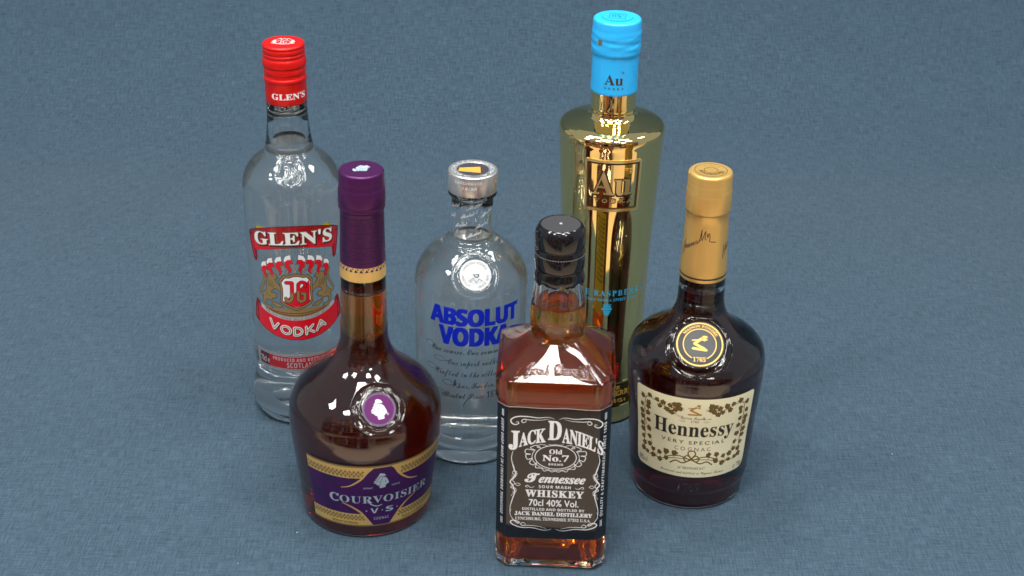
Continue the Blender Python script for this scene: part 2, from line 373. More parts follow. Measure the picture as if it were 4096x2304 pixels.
233: [244,[179,215,-51,14,-55,-15,-37,-39,-13,-60,12,-59,37,-44,60,-17,34,3,28,9,27,15,0,43,-26,-15,-26,-9,-26,-3,-37,7,-26,23,-13,37,158,0,-12,69],[99,184,30,6,27,-7,18,-19,7,-29,-113,0,11,30],[178,327,-50,0,-34,-74,28,0]],
738: [196,[118,369,-19,1,-20,-1,-18,-4,-14,-7,-11,-10,-7,-11,-2,-14,1,-10,4,-9,7,-7,10,-7,12,-5,65,-15,6,-6,0,-8,-8,-7,-15,-3,-22,0,-18,8,-9,13,-38,-7,5,-13,8,-11,12,-9,14,-6,17,-4,34,-1,26,6,20,10,7,7,9,16,1,10,-1,10,-4,8,-7,8,-10,6,-27,8,-47,9,-10,9,1,8,8,6,27,4,21,-7,8,-10,37,7,-5,11,-8,10,-11,8,-13,6]],
8494: [319,[184,267,-21,2,-16,-1,-31,-10,-28,-18,-25,-25,-10,-14,-8,-16,-6,-17,-4,-17,-1,-19,1,-18,4,-18,5,-17,8,-16,9,-14,11,-14,26,-21,15,-8,16,-6,16,-4,18,-1,32,3,15,4,30,13,13,8,0,25,-30,-17,-30,-10,-30,-3,-25,4,-23,9,-19,14,0,80,188,0,-2,36,-5,23,-9,21,-13,18,-14,16,-17,13,-19,9],[163,246,24,-3,22,-10,19,-14,0,-71,-132,0,0,69,20,15,23,11]],
119808: [330,[169,346,-13,1,-117,-292,-13,-25,-6,-8,-7,-5,-8,-3,-9,-1,0,-13,101,0,0,13,-23,3,-12,7,-4,20,21,55,111,0,22,-58,1,-6,-4,-12,-14,-6,-22,-3,0,-13,159,0,0,13,-9,2,-8,4,-7,6,-20,39],[87,119,47,118,48,-118]],
119809: [334,[166,339,-152,0,0,-13,26,-4,10,-9,4,-6,3,-20,1,-13,0,-213,-1,-16,-3,-13,-5,-8,-8,-6,-12,-4,-15,-1,0,-13,165,0,40,3,33,8,27,15,19,19,12,24,4,29,-11,39,-33,29,-54,18,45,15,27,26,9,36,-14,43,-44,26],[163,323,17,-2,13,-5,10,-9,6,-13,4,-17,1,-20,-2,-24,-5,-18,-9,-13,-13,-8,-19,-5,-28,-2,0,104,2,19,2,6,4,4,7,2],[138,172,36,-2,20,-6,15,-10,9,-14,6,-20,2,-25,-1,-24,-5,-20,-7,-15,-11,-10,-15,-6,-20,-2,-18,3,-5,3,-6,14,0,10]],
119810: [353,[219,344,-24,2,-32,-2,-30,-8,-27,-13,-25,-17,-20,-20,-17,-25,-12,-28,-8,-30,-2,-33,2,-34,8,-30,12,-29,16,-24,21,-21,23,-17,28,-13,29,-8,32,-2,56,8,48,25,38,41,-14,13,-16,-19,-17,-15,-19,-12,-20,-9,-20,-5,-20,-2,-55,17,-34,50,-11,84,10,90,30,54,51,18,24,-3,23,-9,21,-15,18,-20,16,-25,13,-29,12,0,0,117,-13,0,-5,-12,-7,-8,-11,-2,-15,3,-30,11]],
119811: [374,[167,339,-154,0,0,-13,15,-1,11,-3,9,-5,5,-8,3,-13,1,-18,0,-223,-1,-15,-2,-11,-5,-7,-7,-5,-11,-3,-14,-1,0,-13,155,0,99,19,60,56,20,94,-5,50,-16,42,-26,34,-36,24,-46,15],[168,322,53,-17,32,-50,10,-85,-2,-47,-8,-38,-13,-29,-18,-21,-24,-13,-30,-4,-19,3,-5,4,-4,6,-2,22,0,233,2,23,4,6,5,4]],
119812: [334,[299,339,-285,0,0,-13,15,-1,11,-3,8,-5,6,-10,3,-14,1,-19,0,-216,-1,-16,-3,-12,-5,-8,-8,-6,-12,-3,-16,-1,0,-12,289,0,20,106,-14,0,-9,-20,-10,-17,-11,-13,-12,-12,-15,-9,-15,-7,-19,-4,-43,-4,-22,3,-7,3,-4,5,-3,19,0,115,32,-3,12,-3,9,-6,8,-8,6,-10,5,-13,6,-34,13,0,0,169,-12,0,-5,-24,-7,-19,-10,-14,-12,-10,-16,-5,-29,-2,0,106,3,21,5,7,19,3,43,-2,27,-6,21,-10,15,-15,11,-21,6,-28,11,0]],
119813: [306,[295,339,-282,0,0,-13,27,-6,8,-5,5,-8,4,-12,1,-16,0,-217,-1,-16,-3,-13,-5,-8,-8,-6,-12,-4,-15,-2,0,-13,179,0,0,13,-26,2,-16,6,-5,4,-6,14,-2,21,0,106,26,-2,17,-5,12,-10,10,-14,7,-21,4,-26,13,0,0,170,-13,0,-5,-24,-7,-19,-9,-14,-13,-10,-16,-5,-26,-2,0,112,2,17,6,5,27,3,43,-4,17,-4,14,-7,11,-8,9,-11,7,-14,5,-16,4,-19,12,0]],
119814: [383,[220,344,-26,2,-32,-2,-29,-8,-27,-12,-24,-17,-20,-21,-17,-24,-12,-28,-8,-30,-2,-34,2,-34,8,-32,12,-28,17,-24,21,-21,25,-17,28,-12,31,-7,35,-3,44,3,44,10,44,16,0,74,4,25,4,7,7,4,11,3,15,1,0,12,-168,0,0,-12,18,-1,13,-3,9,-4,6,-8,3,-10,1,-56,-1,-14,-4,-11,-5,-8,-10,-6,-13,-4,-17,-1,-28,5,-24,13,-19,23,-14,31,-8,40,-3,48,10,89,30,54,50,18,16,-2,15,-4,15,-7,28,-21,12,-14,11,-16,17,-37,13,0,0,117,-14,0,-10,-17,-8,-4,-14,1,-34,12]],
119815: [394,[182,339,-168,0,0,-13,15,-2,12,-3,7,-6,6,-8,3,-11,1,-14,0,-222,-1,-16,-3,-12,-5,-9,-8,-5,-12,-4,-15,-1,0,-13,168,0,0,13,-15,1,-12,4,-8,5,-5,9,-3,12,-1,16,0,104,119,0,0,-104,-1,-17,-3,-12,-6,-8,-8,-5,-12,-4,-15,-1,0,-13,168,0,0,13,-15,1,-12,4,-8,6,-4,9,-3,12,-1,15,0,222,1,15,3,11,4,8,8,5,11,3,16,2,0,13,-168,0,0,-13,29,-5,10,-7,4,-12,2,-20,0,-96,-119,0,0,96,1,20,5,12,10,7,17,4,11,1]],
119816: [199,[184,339,-172,0,0,-13,29,-4,8,-4,5,-7,3,-10,1,-13,0,-232,-1,-14,-3,-11,-6,-7,-9,-5,-27,-6,0,-13,173,0,0,13,-29,6,-11,8,-5,12,-2,18,0,231,1,13,4,10,5,7,8,4,28,4]],
119817: [251,[236,339,-175,0,0,-13,32,-6,7,-4,8,-12,4,-19,0,-12,0,-257,0,-14,-6,-21,-6,-6,-9,-4,-11,-1,-11,1,-7,6,-3,8,12,28,-1,17,-3,9,-6,7,-7,5,-9,3,-10,1,-9,-1,-8,-3,-8,-6,-6,-8,-3,-9,-1,-11,1,-12,4,-11,6,-11,8,-9,22,-14,27,-8,15,-1,61,13,36,38,12,64,0,207,2,24,4,15,10,9,28,5]],
119818: [385,[183,339,-168,0,0,-13,15,-1,11,-4,8,-5,5,-9,3,-11,1,-14,0,-222,-1,-16,-3,-12,-5,-9,-8,-5,-11,-4,-16,-1,0,-13,169,0,0,13,-16,1,-12,4,-8,5,-5,9,-3,12,-1,16,0,87,13,12,87,-110,11,-18,2,-6,-1,-4,-3,-3,-23,-5,-13,0,0,-13,178,0,0,13,-18,2,-12,7,-12,12,-143,178,55,56,35,32,33,20,30,6,7,0,0,13,-145,0,0,-13,24,-1,14,-5,5,-9,-3,-9,-6,-11,-12,-13,-103,-104,0,108,2,20,5,12,10,7,16,4,12,1]],
119819: [322,[188,339,-174,0,0,-13,15,-1,12,-4,7,-5,6,-8,3,-11,1,-15,0,-222,-1,-16,-3,-12,-5,-9,-8,-5,-12,-4,-15,-1,0,-13,287,0,19,115,-13,0,-19,-41,-10,-15,-12,-13,-14,-9,-15,-8,-18,-5,-20,-3,-42,0,-11,5,-6,9,-2,26,0,221,2,20,6,13,5,5,15,5,22,1]],
119820: [477,[140,339,-127,0,0,-13,21,-2,13,-6,8,-9,3,-25,0,-225,-1,-16,-3,-12,-6,-8,-8,-5,-12,-4,-15,-1,0,-13,115,0,0,13,-16,1,-12,3,-9,5,-6,8,-3,12,-1,17,0,230,122,-289,14,0,124,297,0,-235,-2,-22,-5,-14,-10,-8,-27,-5,0,-13,164,0,0,13,-26,4,-5,3,-7,12,-4,31,0,218,1,15,3,11,6,8,7,5,11,4,15,2,0,13,-125,0,-99,-233]],
119821: [372,[119,339,-103,0,0,-13,13,-4,30,-33,0,-231,-2,-20,-5,-13,-9,-8,-17,-4,-10,0,0,-13,110,0,0,13,-16,1,-12,4,-8,5,-4,8,-3,12,-1,15,0,202,220,-268,14,0,0,288,1,16,3,12,5,8,7,5,12,4,15,1,0,13,-110,0,0,-13,20,-3,13,-5,5,-4,5,-13,1,-20,0,-156]],
119822: [396,[224,345,-24,2,-25,-2,-24,-4,-22,-8,-21,-10,-18,-13,-17,-15,-15,-17,-12,-18,-10,-21,-7,-22,-5,-23,-1,-25,1,-24,5,-24,7,-22,10,-20,12,-19,14,-17,17,-15,19,-13,20,-10,21,-7,23,-5,24,-1,25,1,23,5,22,7,21,10,19,13,17,15,15,17,12,19,10,20,7,22,5,24,1,24,-1,25,-5,24,-7,22,-10,21,-12,19,-15,17,-16,14,-19,12,-20,11,-21,7],[148,312,48,18,25,-5,22,-13,18,-23,13,-31,8,-40,3,-49,-10,-89,-28,-53,-48,-18,-25,4,-22,14,-18,23,-13,31,-8,40,-3,48,10,89]],
119823: [316,[161,339,-147,0,0,-13,15,-2,12,-3,7,-6,6,-8,3,-11,1,-14,0,-222,-1,-16,-3,-12,-5,-9,-8,-5,-12,-4,-15,-1,0,-13,168,0,0,13,-15,1,-12,4,-8,5,-5,9,-3,12,-1,16,0,93,44,0,38,3,31,8,24,15,18,19,10,22,4,27,-2,18,-5,16,-8,15,-11,12,-13,11,-16,8,-22,7,-30,3],[163,321,19,-2,14,-6,11,-11,7,-14,4,-20,2,-23,-2,-24,-5,-19,-8,-14,-13,-10,-17,-5,-37,-2,0,125,2,15,3,4,5,3]],
119825: [357,[164,339,-150,0,0,-13,15,-2,12,-3,7,-6,6,-8,3,-11,1,-14,0,-222,-1,-16,-3,-12,-5,-9,-8,-5,-12,-4,-15,-1,0,-13,168,0,0,13,-15,1,-12,4,-8,5,-5,9,-3,12,-1,16,0,98,14,0,102,-158,106,0,0,13,-16,2,-10,8,-10,14,-87,129,42,19,25,27,9,37,-4,28,-13,22,-20,18,-29,12,-37,7],[158,320,11,1,33,-8,20,-24,6,-39,-2,-24,-6,-19,-10,-15,-14,-10,-19,-6,-39,-2,0,113,2,21,4,6,5,4]],
119826: [295,[140,347,-19,-2,-17,-4,-16,-7,-14,-9,-12,-12,-10,-14,-7,-15,-4,-18,-2,-19,3,-22,6,-20,12,-17,16,-16,21,-16,26,-14,47,-23,22,-15,13,-17,5,-21,-2,-15,-5,-13,-9,-12,-13,-8,-15,-5,-17,-2,-25,3,-21,8,-18,15,-15,20,-12,27,-9,33,-15,0,0,-125,14,0,6,13,6,3,21,-3,39,-11,25,-2,24,2,22,4,20,8,17,10,15,12,12,15,8,17,5,18,2,21,-3,28,-4,13,-14,23,-23,20,-35,20,-64,30,-23,17,-7,10,-4,10,-2,13,2,13,5,11,8,10,11,8,14,4,16,2,14,-2,13,-3,13,-7,12,-9,12,-11,19,-28,7,-16,5,-18,13,0,0,110,-14,0,-3,-9,-5,-5,-21,0,-51,12]],
119827: [320,[10,339,0,-103,14,0,5,26,9,21,13,17,17,12,21,8,29,2,0,-262,-1,-16,-3,-13,-6,-8,-9,-6,-12,-3,-16,-1,0,-13,175,0,0,13,-17,1,-12,3,-9,5,-5,9,-4,12,-1,17,0,262,52,-9,31,-29,14,-48,13,0,0,103]],
119828: [371,[181,339,-168,0,0,-13,15,-2,12,-3,8,-6,5,-8,3,-11,1,-14,0,-167,3,-38,10,-32,17,-24,25,-17,33,-10,42,-4,40,4,33,11,25,19,18,27,10,37,4,47,0,146,3,25,4,8,7,5,24,7,0,13,-108,0,0,-13,17,-2,12,-4,9,-5,5,-8,3,-11,1,-15,0,-163,-9,-56,-30,-34,-48,-12,-22,3,-18,7,-13,12,-10,17,-5,22,-2,27,0,178,3,27,3,5,10,7,17,4,11,1]],
119829: [323,[159,339,-167,0,0,-13,11,-2,9,-5,12,-15,11,-21,125,-293,13,0,114,295,13,26,6,7,7,5,18,3,0,13,-106,0,0,-13,24,-2,7,-3,6,-4,3,-5,1,-15,-5,-16,-66,-175,-73,175,-6,18,1,13,3,6,14,6,25,2]],
119830: [460,[137,339,-146,0,0,-13,9,-1,8,-3,6,-4,8,-15,4,-11,103,-300,15,0,93,238,84,-238,13,0,96,290,10,23,5,8,13,11,9,2,0,13,-90,0,0,-13,19,-3,11,-7,4,-14,-3,-16,-3,-11,-50,-152,-56,164,-4,19,4,11,11,7,19,2,0,13,-156,0,0,-13,21,-3,13,-8,8,-18,11,-35,-58,-148,-56,163,-5,20,1,15,2,5,4,4,13,4,10,1]],
119832: [322,[156,339,-164,0,0,-13,21,-7,7,-6,17,-25,85,-155,0,-73,-1,-16,-3,-12,-5,-9,-8,-5,-12,-4,-15,-1,0,-13,168,0,0,13,-15,1,-12,4,-8,5,-5,9,-3,12,-1,16,0,91,85,140,13,18,13,12,16,5,0,13,-107,0,0,-13,23,-3,13,-7,4,-13,-5,-19,-7,-12,-63,-104,-63,123,-5,14,0,9,3,4,10,6,24,2]],
119834: [261,[155,235,-32,2,-35,-4,-29,-10,-11,-7,-16,-19,-4,-10,-1,-11,1,-10,3,-8,4,-7,7,-5,8,-3,10,-1,17,3,12,11,4,7,1,9,-3,12,-11,20,3,9,11,5,18,2,12,-1,10,-4,7,-5,5,-8,3,-10,1,-51,-41,-13,-34,-13,-26,-14,-17,-15,-11,-19,-4,-20,2,-15,5,-13,8,-11,11,-8,14,-5,16,-2,28,4,26,11,24,18,6,-19,14,-11,21,-4,20,3,18,10,17,15,-6,11,-9,-5,-6,0,-4,3,-2,17,0,110,-2,25,-8,21,-12,15,-18,11],[117,112,33,14,0,-79,-18,-17,-12,-5,-5,0,-14,4,-8,12,-3,21,7,29]],
119837: [280,[240,339,-107,0,0,-12,21,-3,6,-4,5,-5,3,-17,0,-90,-16,16,-19,10,-22,3,-17,-2,-16,-5,-15,-9,-14,-12,-11,-15,-9,-18,-7,-20,-4,-22,-1,-25,1,-21,4,-20,6,-19,9,-16,10,-14,13,-11,14,-9,16,-5,16,-2,25,4,21,12,16,21,0,-37,36,9,33,5,28,2,0,12,-10,2,-7,4,-4,4,-4,15,0,11],[118,206,14,3,16,-4,14,-10,6,-15,0,-124,-9,-18,-6,-8,-16,-8,-7,-1,-13,2,-11,8,-7,12,-5,19,-3,23,-1,29,1,29,3,24,5,19,8,13]],
119838: [229,[146,234,-27,3,-18,-2,-18,-5,-16,-9,-14,-11,-13,-15,-10,-16,-7,-19,-5,-21,-1,-22,1,-24,5,-22,7,-20,9,-17,12,-15,14,-11,16,-9,17,-5,19,-2,38,7,32,21,27,34,-11,10,-16,-18,-17,-11,-19,-4,-34,10,-20,31,-8,51,124,0,-3,37,-8,27,-15,21,-18,16],[122,221,11,-2,8,-5,5,-8,6,-27,0,-36,-63,0,3,47,12,23]],
119845: [153,[113,339,-96,0,0,-12,10,-1,6,-3,4,-4,4,-13,0,-10,0,-255,-2,-17,-3,-5,-11,-6,-9,-1,0,-12,120,0,0,12,-15,4,-4,3,-4,13,0,9]],
119847: [288,[219,228,-36,9,-27,-4,-24,-13,-20,-21,0,32,-96,0,0,-12,9,-1,7,-3,7,-10,2,-17,0,-147,-2,-17,-3,-5,-5,-4,-15,-3,0,-12,120,0,0,12,-15,3,-7,9,-2,17,0,134,13,15,13,9,15,3,9,-1,7,-4,4,-5,4,-18,0,-13,0,-120,-2,-16,-7,-10,-15,-3,0,-12,120,0,0,12,-15,3,-8,9,-2,17,0,116,-7,44]],
119848: [255,[148,235,-21,2,-21,-2,-19,-5,-17,-9,-16,-12,-13,-14,-11,-18,-8,-19,-4,-21,-2,-23,2,-22,4,-21,8,-19,11,-17,13,-15,16,-12,17,-9,20,-5,21,-2,21,2,19,5,17,9,15,11,13,15,11,17,8,19,5,21,1,23,-1,24,-5,21,-8,19,-11,17,-13,15,-15,11,-18,9],[115,220,13,2,12,-2,10,-7,7,-12,5,-19,3,-29,1,-59,-3,-47,-5,-18,-8,-12,-10,-6,-12,-3,-13,3,-10,6,-7,12,-5,18,-4,47,1,59,3,29,5,19,7,12]],
119852: [219,[107,237,-22,-2,-19,-7,-15,-12,-12,-15,-7,-17,-2,-20,1,-14,5,-13,7,-11,10,-11,13,-10,52,-27,15,-10,9,-12,3,-13,-1,-9,-9,-15,-7,-4,-10,-3,-11,-1,-14,2,-14,6,-12,10,-11,13,-8,17,-6,19,-13,0,0,-85,11,0,4,7,6,5,10,1,41,-12,14,-2,22,3,19,7,16,11,12,16,7,19,3,22,-2,17,-3,14,-7,11,-9,11,-13,9,-66,35,-6,6,-7,12,-1,8,1,7,8,13,14,6,10,1,13,-1,12,-5,11,-8,9,-11,8,-14,6,-16,12,0,0,72,-10,0,-4,-6,-4,-3,-16,1,-31,7]],
119854: [284,[108,231,-97,0,0,-12,9,-1,7,-3,5,-5,4,-15,0,-11,0,-112,2,-24,5,-20,8,-15,12,-12,16,-6,21,-3,14,1,14,4,13,5,12,8,10,9,9,11,0,-38,36,10,33,5,29,2,0,13,-16,3,-5,4,-3,5,-3,18,0,179,-100,0,0,-12,11,-1,8,-3,5,-4,5,-15,0,-12,0,-135,-11,-13,-13,-7,-14,-3,-14,4,-5,4,-7,13,0,8]],
119858: [228,[123,231,-124,0,1,-13,10,-2,16,-23,3,-7,78,-190,-8,-29,-12,-22,-8,-11,-7,-6,-6,-2,-5,1,-3,3,-1,21,-3,7,-4,5,-6,4,-15,3,-9,-1,-8,-3,-6,-6,-8,-14,-1,-9,2,-12,4,-10,7,-8,9,-7,10,-3,12,-2,23,3,9,4,9,7,17,19,16,33,8,21,72,198,14,29,4,5,6,3,6,1,0,13,-72,0,0,-13,20,-3,6,-6,-1,-16,-4,-14,-34,-91,-39,103,-3,13,2,9,8,4,15,1]],
119867: [392,[203,346,-138,0,-2,-10,21,-3,8,-4,4,-4,3,-6,1,-14,-4,-19,-63,-232,-10,-28,-10,-10,-13,-5,-20,-1,-3,-10,138,0,3,10,-22,3,-12,7,-3,6,4,33,28,104,5,9,12,2,128,0,12,-2,4,-4,-1,-10,-28,-104,-6,-20,-9,-13,-11,-8,-27,-3,-3,-10,138,0,3,10,-22,3,-12,7,-3,6,4,33,62,233,5,15,6,12,6,8,8,5,11,3,17,1,3,10,-138,0,-3,-10,22,-3,12,-8,3,-6,1,-14,-4,-19,-22,-82,-6,-9,-12,-2,-128,0,-14,3,-2,9,2,7,21,78,11,29,7,8,9,5,11,3,16,1]],
119888: [227,[165,234,-14,1,-25,-2,-24,-8,-24,-12,-14,-11,-26,-26,-20,-30,-12,-32,-4,-33,2,-26,7,-21,10,-17,15,-13,19,-8,21,-2,35,6,35,20,34,32,-8,9,-27,-25,-26,-14,-26,-5,-13,2,-12,5,-9,10,-7,12,-4,16,-2,18,2,21,5,22,8,23,10,21,13,19,15,15,16,12,17,7,17,2,15,-3,2,-5,-12,-21,3,-14,7,-7,12,-2,13,3,9,10,2,7,-1,18,-4,9,-8,8,-9,5]],
119897: [133,[124,362,-77,-12,-1,-9,19,-2,6,-2,6,-8,-2,-22,-63,-233,-11,-55,0,-7,6,-11,6,-4,13,-3,10,2,11,5,13,8,27,26,14,18,-8,8,-16,-20,-14,-12,-10,-4,-5,2,-3,3,-1,12,5,20,78,284,2,14]],
119900: [266,[176,233,-24,2,-18,-1,-18,-5,-18,-8,-18,-10,-17,-13,-15,-14,-26,-33,-10,-18,-7,-19,-4,-19,-2,-19,3,-24,7,-19,12,-17,17,-12,20,-8,23,-2,25,2,24,8,24,13,29,23,13,14,21,32,8,17,10,33,1,17,-3,24,-7,19,-13,17,-17,12],[133,220,16,2,24,-6,14,-18,5,-30,-4,-34,-11,-37,-18,-34,-10,-15,-23,-25,-13,-8,-13,-5,-14,-2,-12,2,-11,4,-8,8,-6,11,-4,13,-1,16,2,24,5,24,9,26,12,25,14,21,15,17,16,13]],
119907: [226,[188,235,-13,0,-11,-5,-6,-10,0,-10,22,-29,1,-3,-3,-12,-9,-17,-34,-49,-51,-57,-6,97,-4,53,-6,31,-7,11,-61,-13,-2,-9,15,-2,9,-5,7,-9,5,-15,6,-55,8,-133,10,0,63,69,47,58,28,47,9,36,0,9,-6,14]],
119919: [383,[213,335,-156,0,0,-12,20,-3,6,-3,8,-10,-3,-33,-57,-211,-8,-24,-9,-16,-5,-5,-14,-5,-18,-2,0,-11,157,0,0,11,-20,4,-11,7,-4,13,4,26,28,103,119,0,-27,-101,-8,-24,-9,-16,-11,-8,-26,-4,0,-11,157,0,0,11,-20,4,-7,3,-5,4,-3,13,4,26,57,213,8,24,9,14,5,5,13,5,18,1,0,12,-157,0,0,-12,20,-3,7,-3,8,-10,0,-15,-3,-18,-24,-87,-119,0,23,85,12,32,9,12,14,5,18,2]],
119942: [205,[149,229,-16,1,-16,-1,-17,-5,-16,-8,-16,-11,-15,-12,-27,-30,-20,-36,-6,-18,-4,-18,-2,-18,2,-24,7,-19,11,-16,15,-12,18,-7,20,-2,37,7,31,23,27,39,-14,9,-18,-25,-18,-15,-19,-5,-10,1,-9,4,-7,6,-5,8,-3,9,0,29,2,9,39,9,31,12,25,16,18,18,10,18,4,19,-2,13,-5,11,-8,10,-11,7],[119,211,11,3,8,-3,6,-7,2,-11,-1,-12,-3,-12,-14,-22,-10,-11,-24,-17,-29,-10,9,31,10,27,12,20,11,15]],
119951: [271,[89,144,26,86,-70,-11,-30,-4,1,-12,16,-2,6,-4,3,-10,-7,-30,-42,-157,59,0,15,55,18,47,20,39,20,29,19,18,18,6,5,-1,3,-4,1,-10,-21,-65,-21,-75,-1,-9,4,-21,11,-12,19,-4,13,2,14,5,12,9,13,13,27,37,-11,8,-24,-31,-9,-4,-5,1,-3,3,-1,6,12,39,24,75,7,37,-4,21,-12,12,-21,4,-18,-2,-17,-7,-17,-12,-16,-16,-18,-22]],
119956: [193,[88,230,-17,-2,-16,-6,-13,-9,-10,-13,-7,-14,-2,-17,4,-20,10,-22,16,-24,31,-39,7,-19,0,-6,-3,-16,-9,-10,-16,-3,-27,8,-17,22,-7,38,-15,3,-13,-84,13,-2,5,6,5,3,10,1,40,-11,13,-1,14,1,12,3,12,5,10,6,9,9,13,20,3,11,0,21,-8,25,-41,56,-11,15,-7,13,-2,12,4,12,10,9,14,3,21,-6,16,-21,10,-33,13,-2,11,76,-13,0,-3,-5,-5,-3,-16,1,-18,5]],
120016: [373,[436,321,-20,-5,-28,-15,-54,-42,-41,-36,-42,-42,-21,-23,-15,11,-17,7,-17,2,-15,-1,-13,-5,-11,-8,-8,-11,-5,-12,-2,-14,3,-20,8,-19,14,-18,-42,-38,-37,-23,-31,-8,-15,3,-9,7,-3,9,2,8,38,17,10,14,0,12,-3,7,-6,5,-15,7,-10,1,-14,-2,-12,-5,-10,-7,-8,-11,-4,-12,-2,-13,2,-15,5,-12,9,-11,11,-8,15,-5,17,-1,21,2,21,5,19,10,41,30,22,21,19,-14,22,-12,22,-10,-10,-26,78,10,4,9,21,5,29,16,27,22,51,53,31,23,-11,2,-14,-4,-19,-15,-47,-46,-22,-20,-20,-13,-19,-8,20,48,21,46,20,43,21,42,20,39,37,69,-1,3],[360,262,42,30,-51,-74,-47,-70,-41,-65,-3,20,-6,20,-12,22,65,67],[200,152,11,-4,6,-4,-53,-59,-4,21,3,15,12,19,12,9],[176,71,53,59,6,-14,4,-16,1,-18,-4,-31,-4,-16,-18,8,-18,12]],
120018: [353,[251,312,-16,1,-28,-2,-27,-6,-26,-11,-24,-13,-21,-16,-17,-18,-13,-20,-7,-20,-3,-21,7,-33,20,-22,34,-12,-8,-28,-1,-11,2,-16,4,-14,8,-13,9,-12,13,-9,14,-8,16,-6,17,-4,19,-1,28,3,28,9,26,15,11,8,17,21,10,22,1,11,-2,13,-4,11,-7,9,-10,7,-11,4,-14,1,-13,-1,-24,-7,-20,-14,-7,-9,-6,-11,-3,-11,-1,-19,4,-9,6,-4,3,-1,4,2,13,44,12,14,16,10,18,3,15,-3,7,-5,5,-6,3,-8,1,-11,-4,-17,-11,-18,-18,-16,-22,-13,-24,-8,-13,-3,-13,0,-23,4,-14,15,-5,23,3,20,9,24,14,28,21,4,41,14,38,18,34,22,41,37,19,24,10,22,1,9,-1,11,-4,9,-7,8,-9,5,-12,3,-14,1,-14,-1,-31,-9,-35,-17,-35,-24,-35,-28,-47,-50,-24,-34,-10,-17,-19,7,-11,13,-4,20,2,13,4,14,7,14,20,28,13,14,31,23,17,9,17,7,18,4,27,2,5,2,2,4,-3,4],[354,295,16,5,6,-2,4,-4,1,-7,-1,-10,-9,-22,-16,-24,-35,-36,-28,-22,-45,-26,-30,-9,29,44,29,38,30,34,27,25]],
120019: [380,[282,309,-41,3,-30,-2,-43,-11,-33,-14,-18,-11,-16,-12,-27,-27,-10,-15,-8,-16,-4,-16,-2,-15,1,-13,4,-12,6,-11,16,-18,11,-7,12,-5,13,-3,14,-1,20,2,19,6,19,11,17,14,15,17,12,20,9,23,5,22,2,23,-1,7,-3,4,-5,1,-4,-1,-2,-4,-2,-32,-5,-18,-16,-30,-17,-21,-20,-17,-21,-11,-21,-3,-10,1,-8,3,-7,6,-6,8,-3,9,-1,10,3,21,8,23,13,24,17,23,19,20,21,15,24,11,23,7,24,2,35,-3,29,-10,23,-16,-17,-14,-31,-35,-28,-39,-34,-66,-18,-34,-17,-26,-14,-18,-29,9,-26,5,-24,2,-23,-4,-9,-4,-5,-5,-4,-7,-1,-7,2,-8,5,-7,8,-7,12,-5,17,-3,20,-1,24,2,23,5,23,8,19,-7,20,-5,22,-1,24,2,23,8,23,13,14,12,25,29,10,17,15,38,7,39,1,19,-3,36,-11,30,-17,26,28,19,-7,5,-11,-2,-22,-10,-29,18],[336,235,11,20,14,-19,8,-27,3,-35,-2,-25,-6,-26,-9,-26,-12,-25,-15,-20,-17,-16,-19,-12,-19,-7,-21,-2,-11,1,-26,9,31,21,24,24,20,31,17,42,18,63],[82,40,17,2,17,-2,21,-6,23,-9,-15,-9,-15,-5,-24,-2,-26,5,-8,6,-3,7,3,8]],
120021: [371,[308,313,-30,-3,-30,-7,-30,-12,-27,-16,-23,-17,-19,-20,-14,-20,-8,-20,-3,-20,1,-14,5,-12,7,-10,10,-7,13,-5,15,-1,17,1,15,4,14,8,13,9,10,12,9,13,7,15,3,17,2,17,-3,23,-9,15,-8,5,-9,-2,-1,-30,-6,-26,-11,-23,-15,-19,-16,-14,-16,-7,-7,-1,-7,1,-12,8,-4,6,-3,17,5,25,16,26,22,23,27,20,31,14,15,3,23,1,44,-11,40,-14,21,-5,24,-1,15,4,27,16,15,16,-1,7,-29,-9,-33,2,-75,17],[354,258,-11,-5,-26,-22,-31,-36,-19,-30,-14,-33,-32,-10,-29,-14,-25,-17,-3,-6,3,-4,8,2,27,18,23,10,22,5,-15,-32,-17,-27,-17,-20,-19,-15,-20,-9,-22,-3,-30,4,-10,4,-12,10,-1,5,1,7,5,4,23,6,13,7,4,6,1,7,-1,8,-4,7,-12,9,-20,3,-13,-1,-11,-4,-9,-7,-8,-9,-4,-11,-2,-11,3,-16,8,-14,13,-12,18,-9,23,-5,27,-2,45,4,39,11,34,19,29,26,22,32,16,40,18,2,-23,-51,37,8,8,45,21,11,16,17,4,8,2,8,-2,8,-6,6,-10,1,-8,-1,-7,-4,-7,-7,-12,-21,-6,-15,-20,-2,8,48,12,40,9,18,4,5,-1,3],[391,179,2,-4,-4,-11,-17,-16,-7,-4,8,25,9,9]],
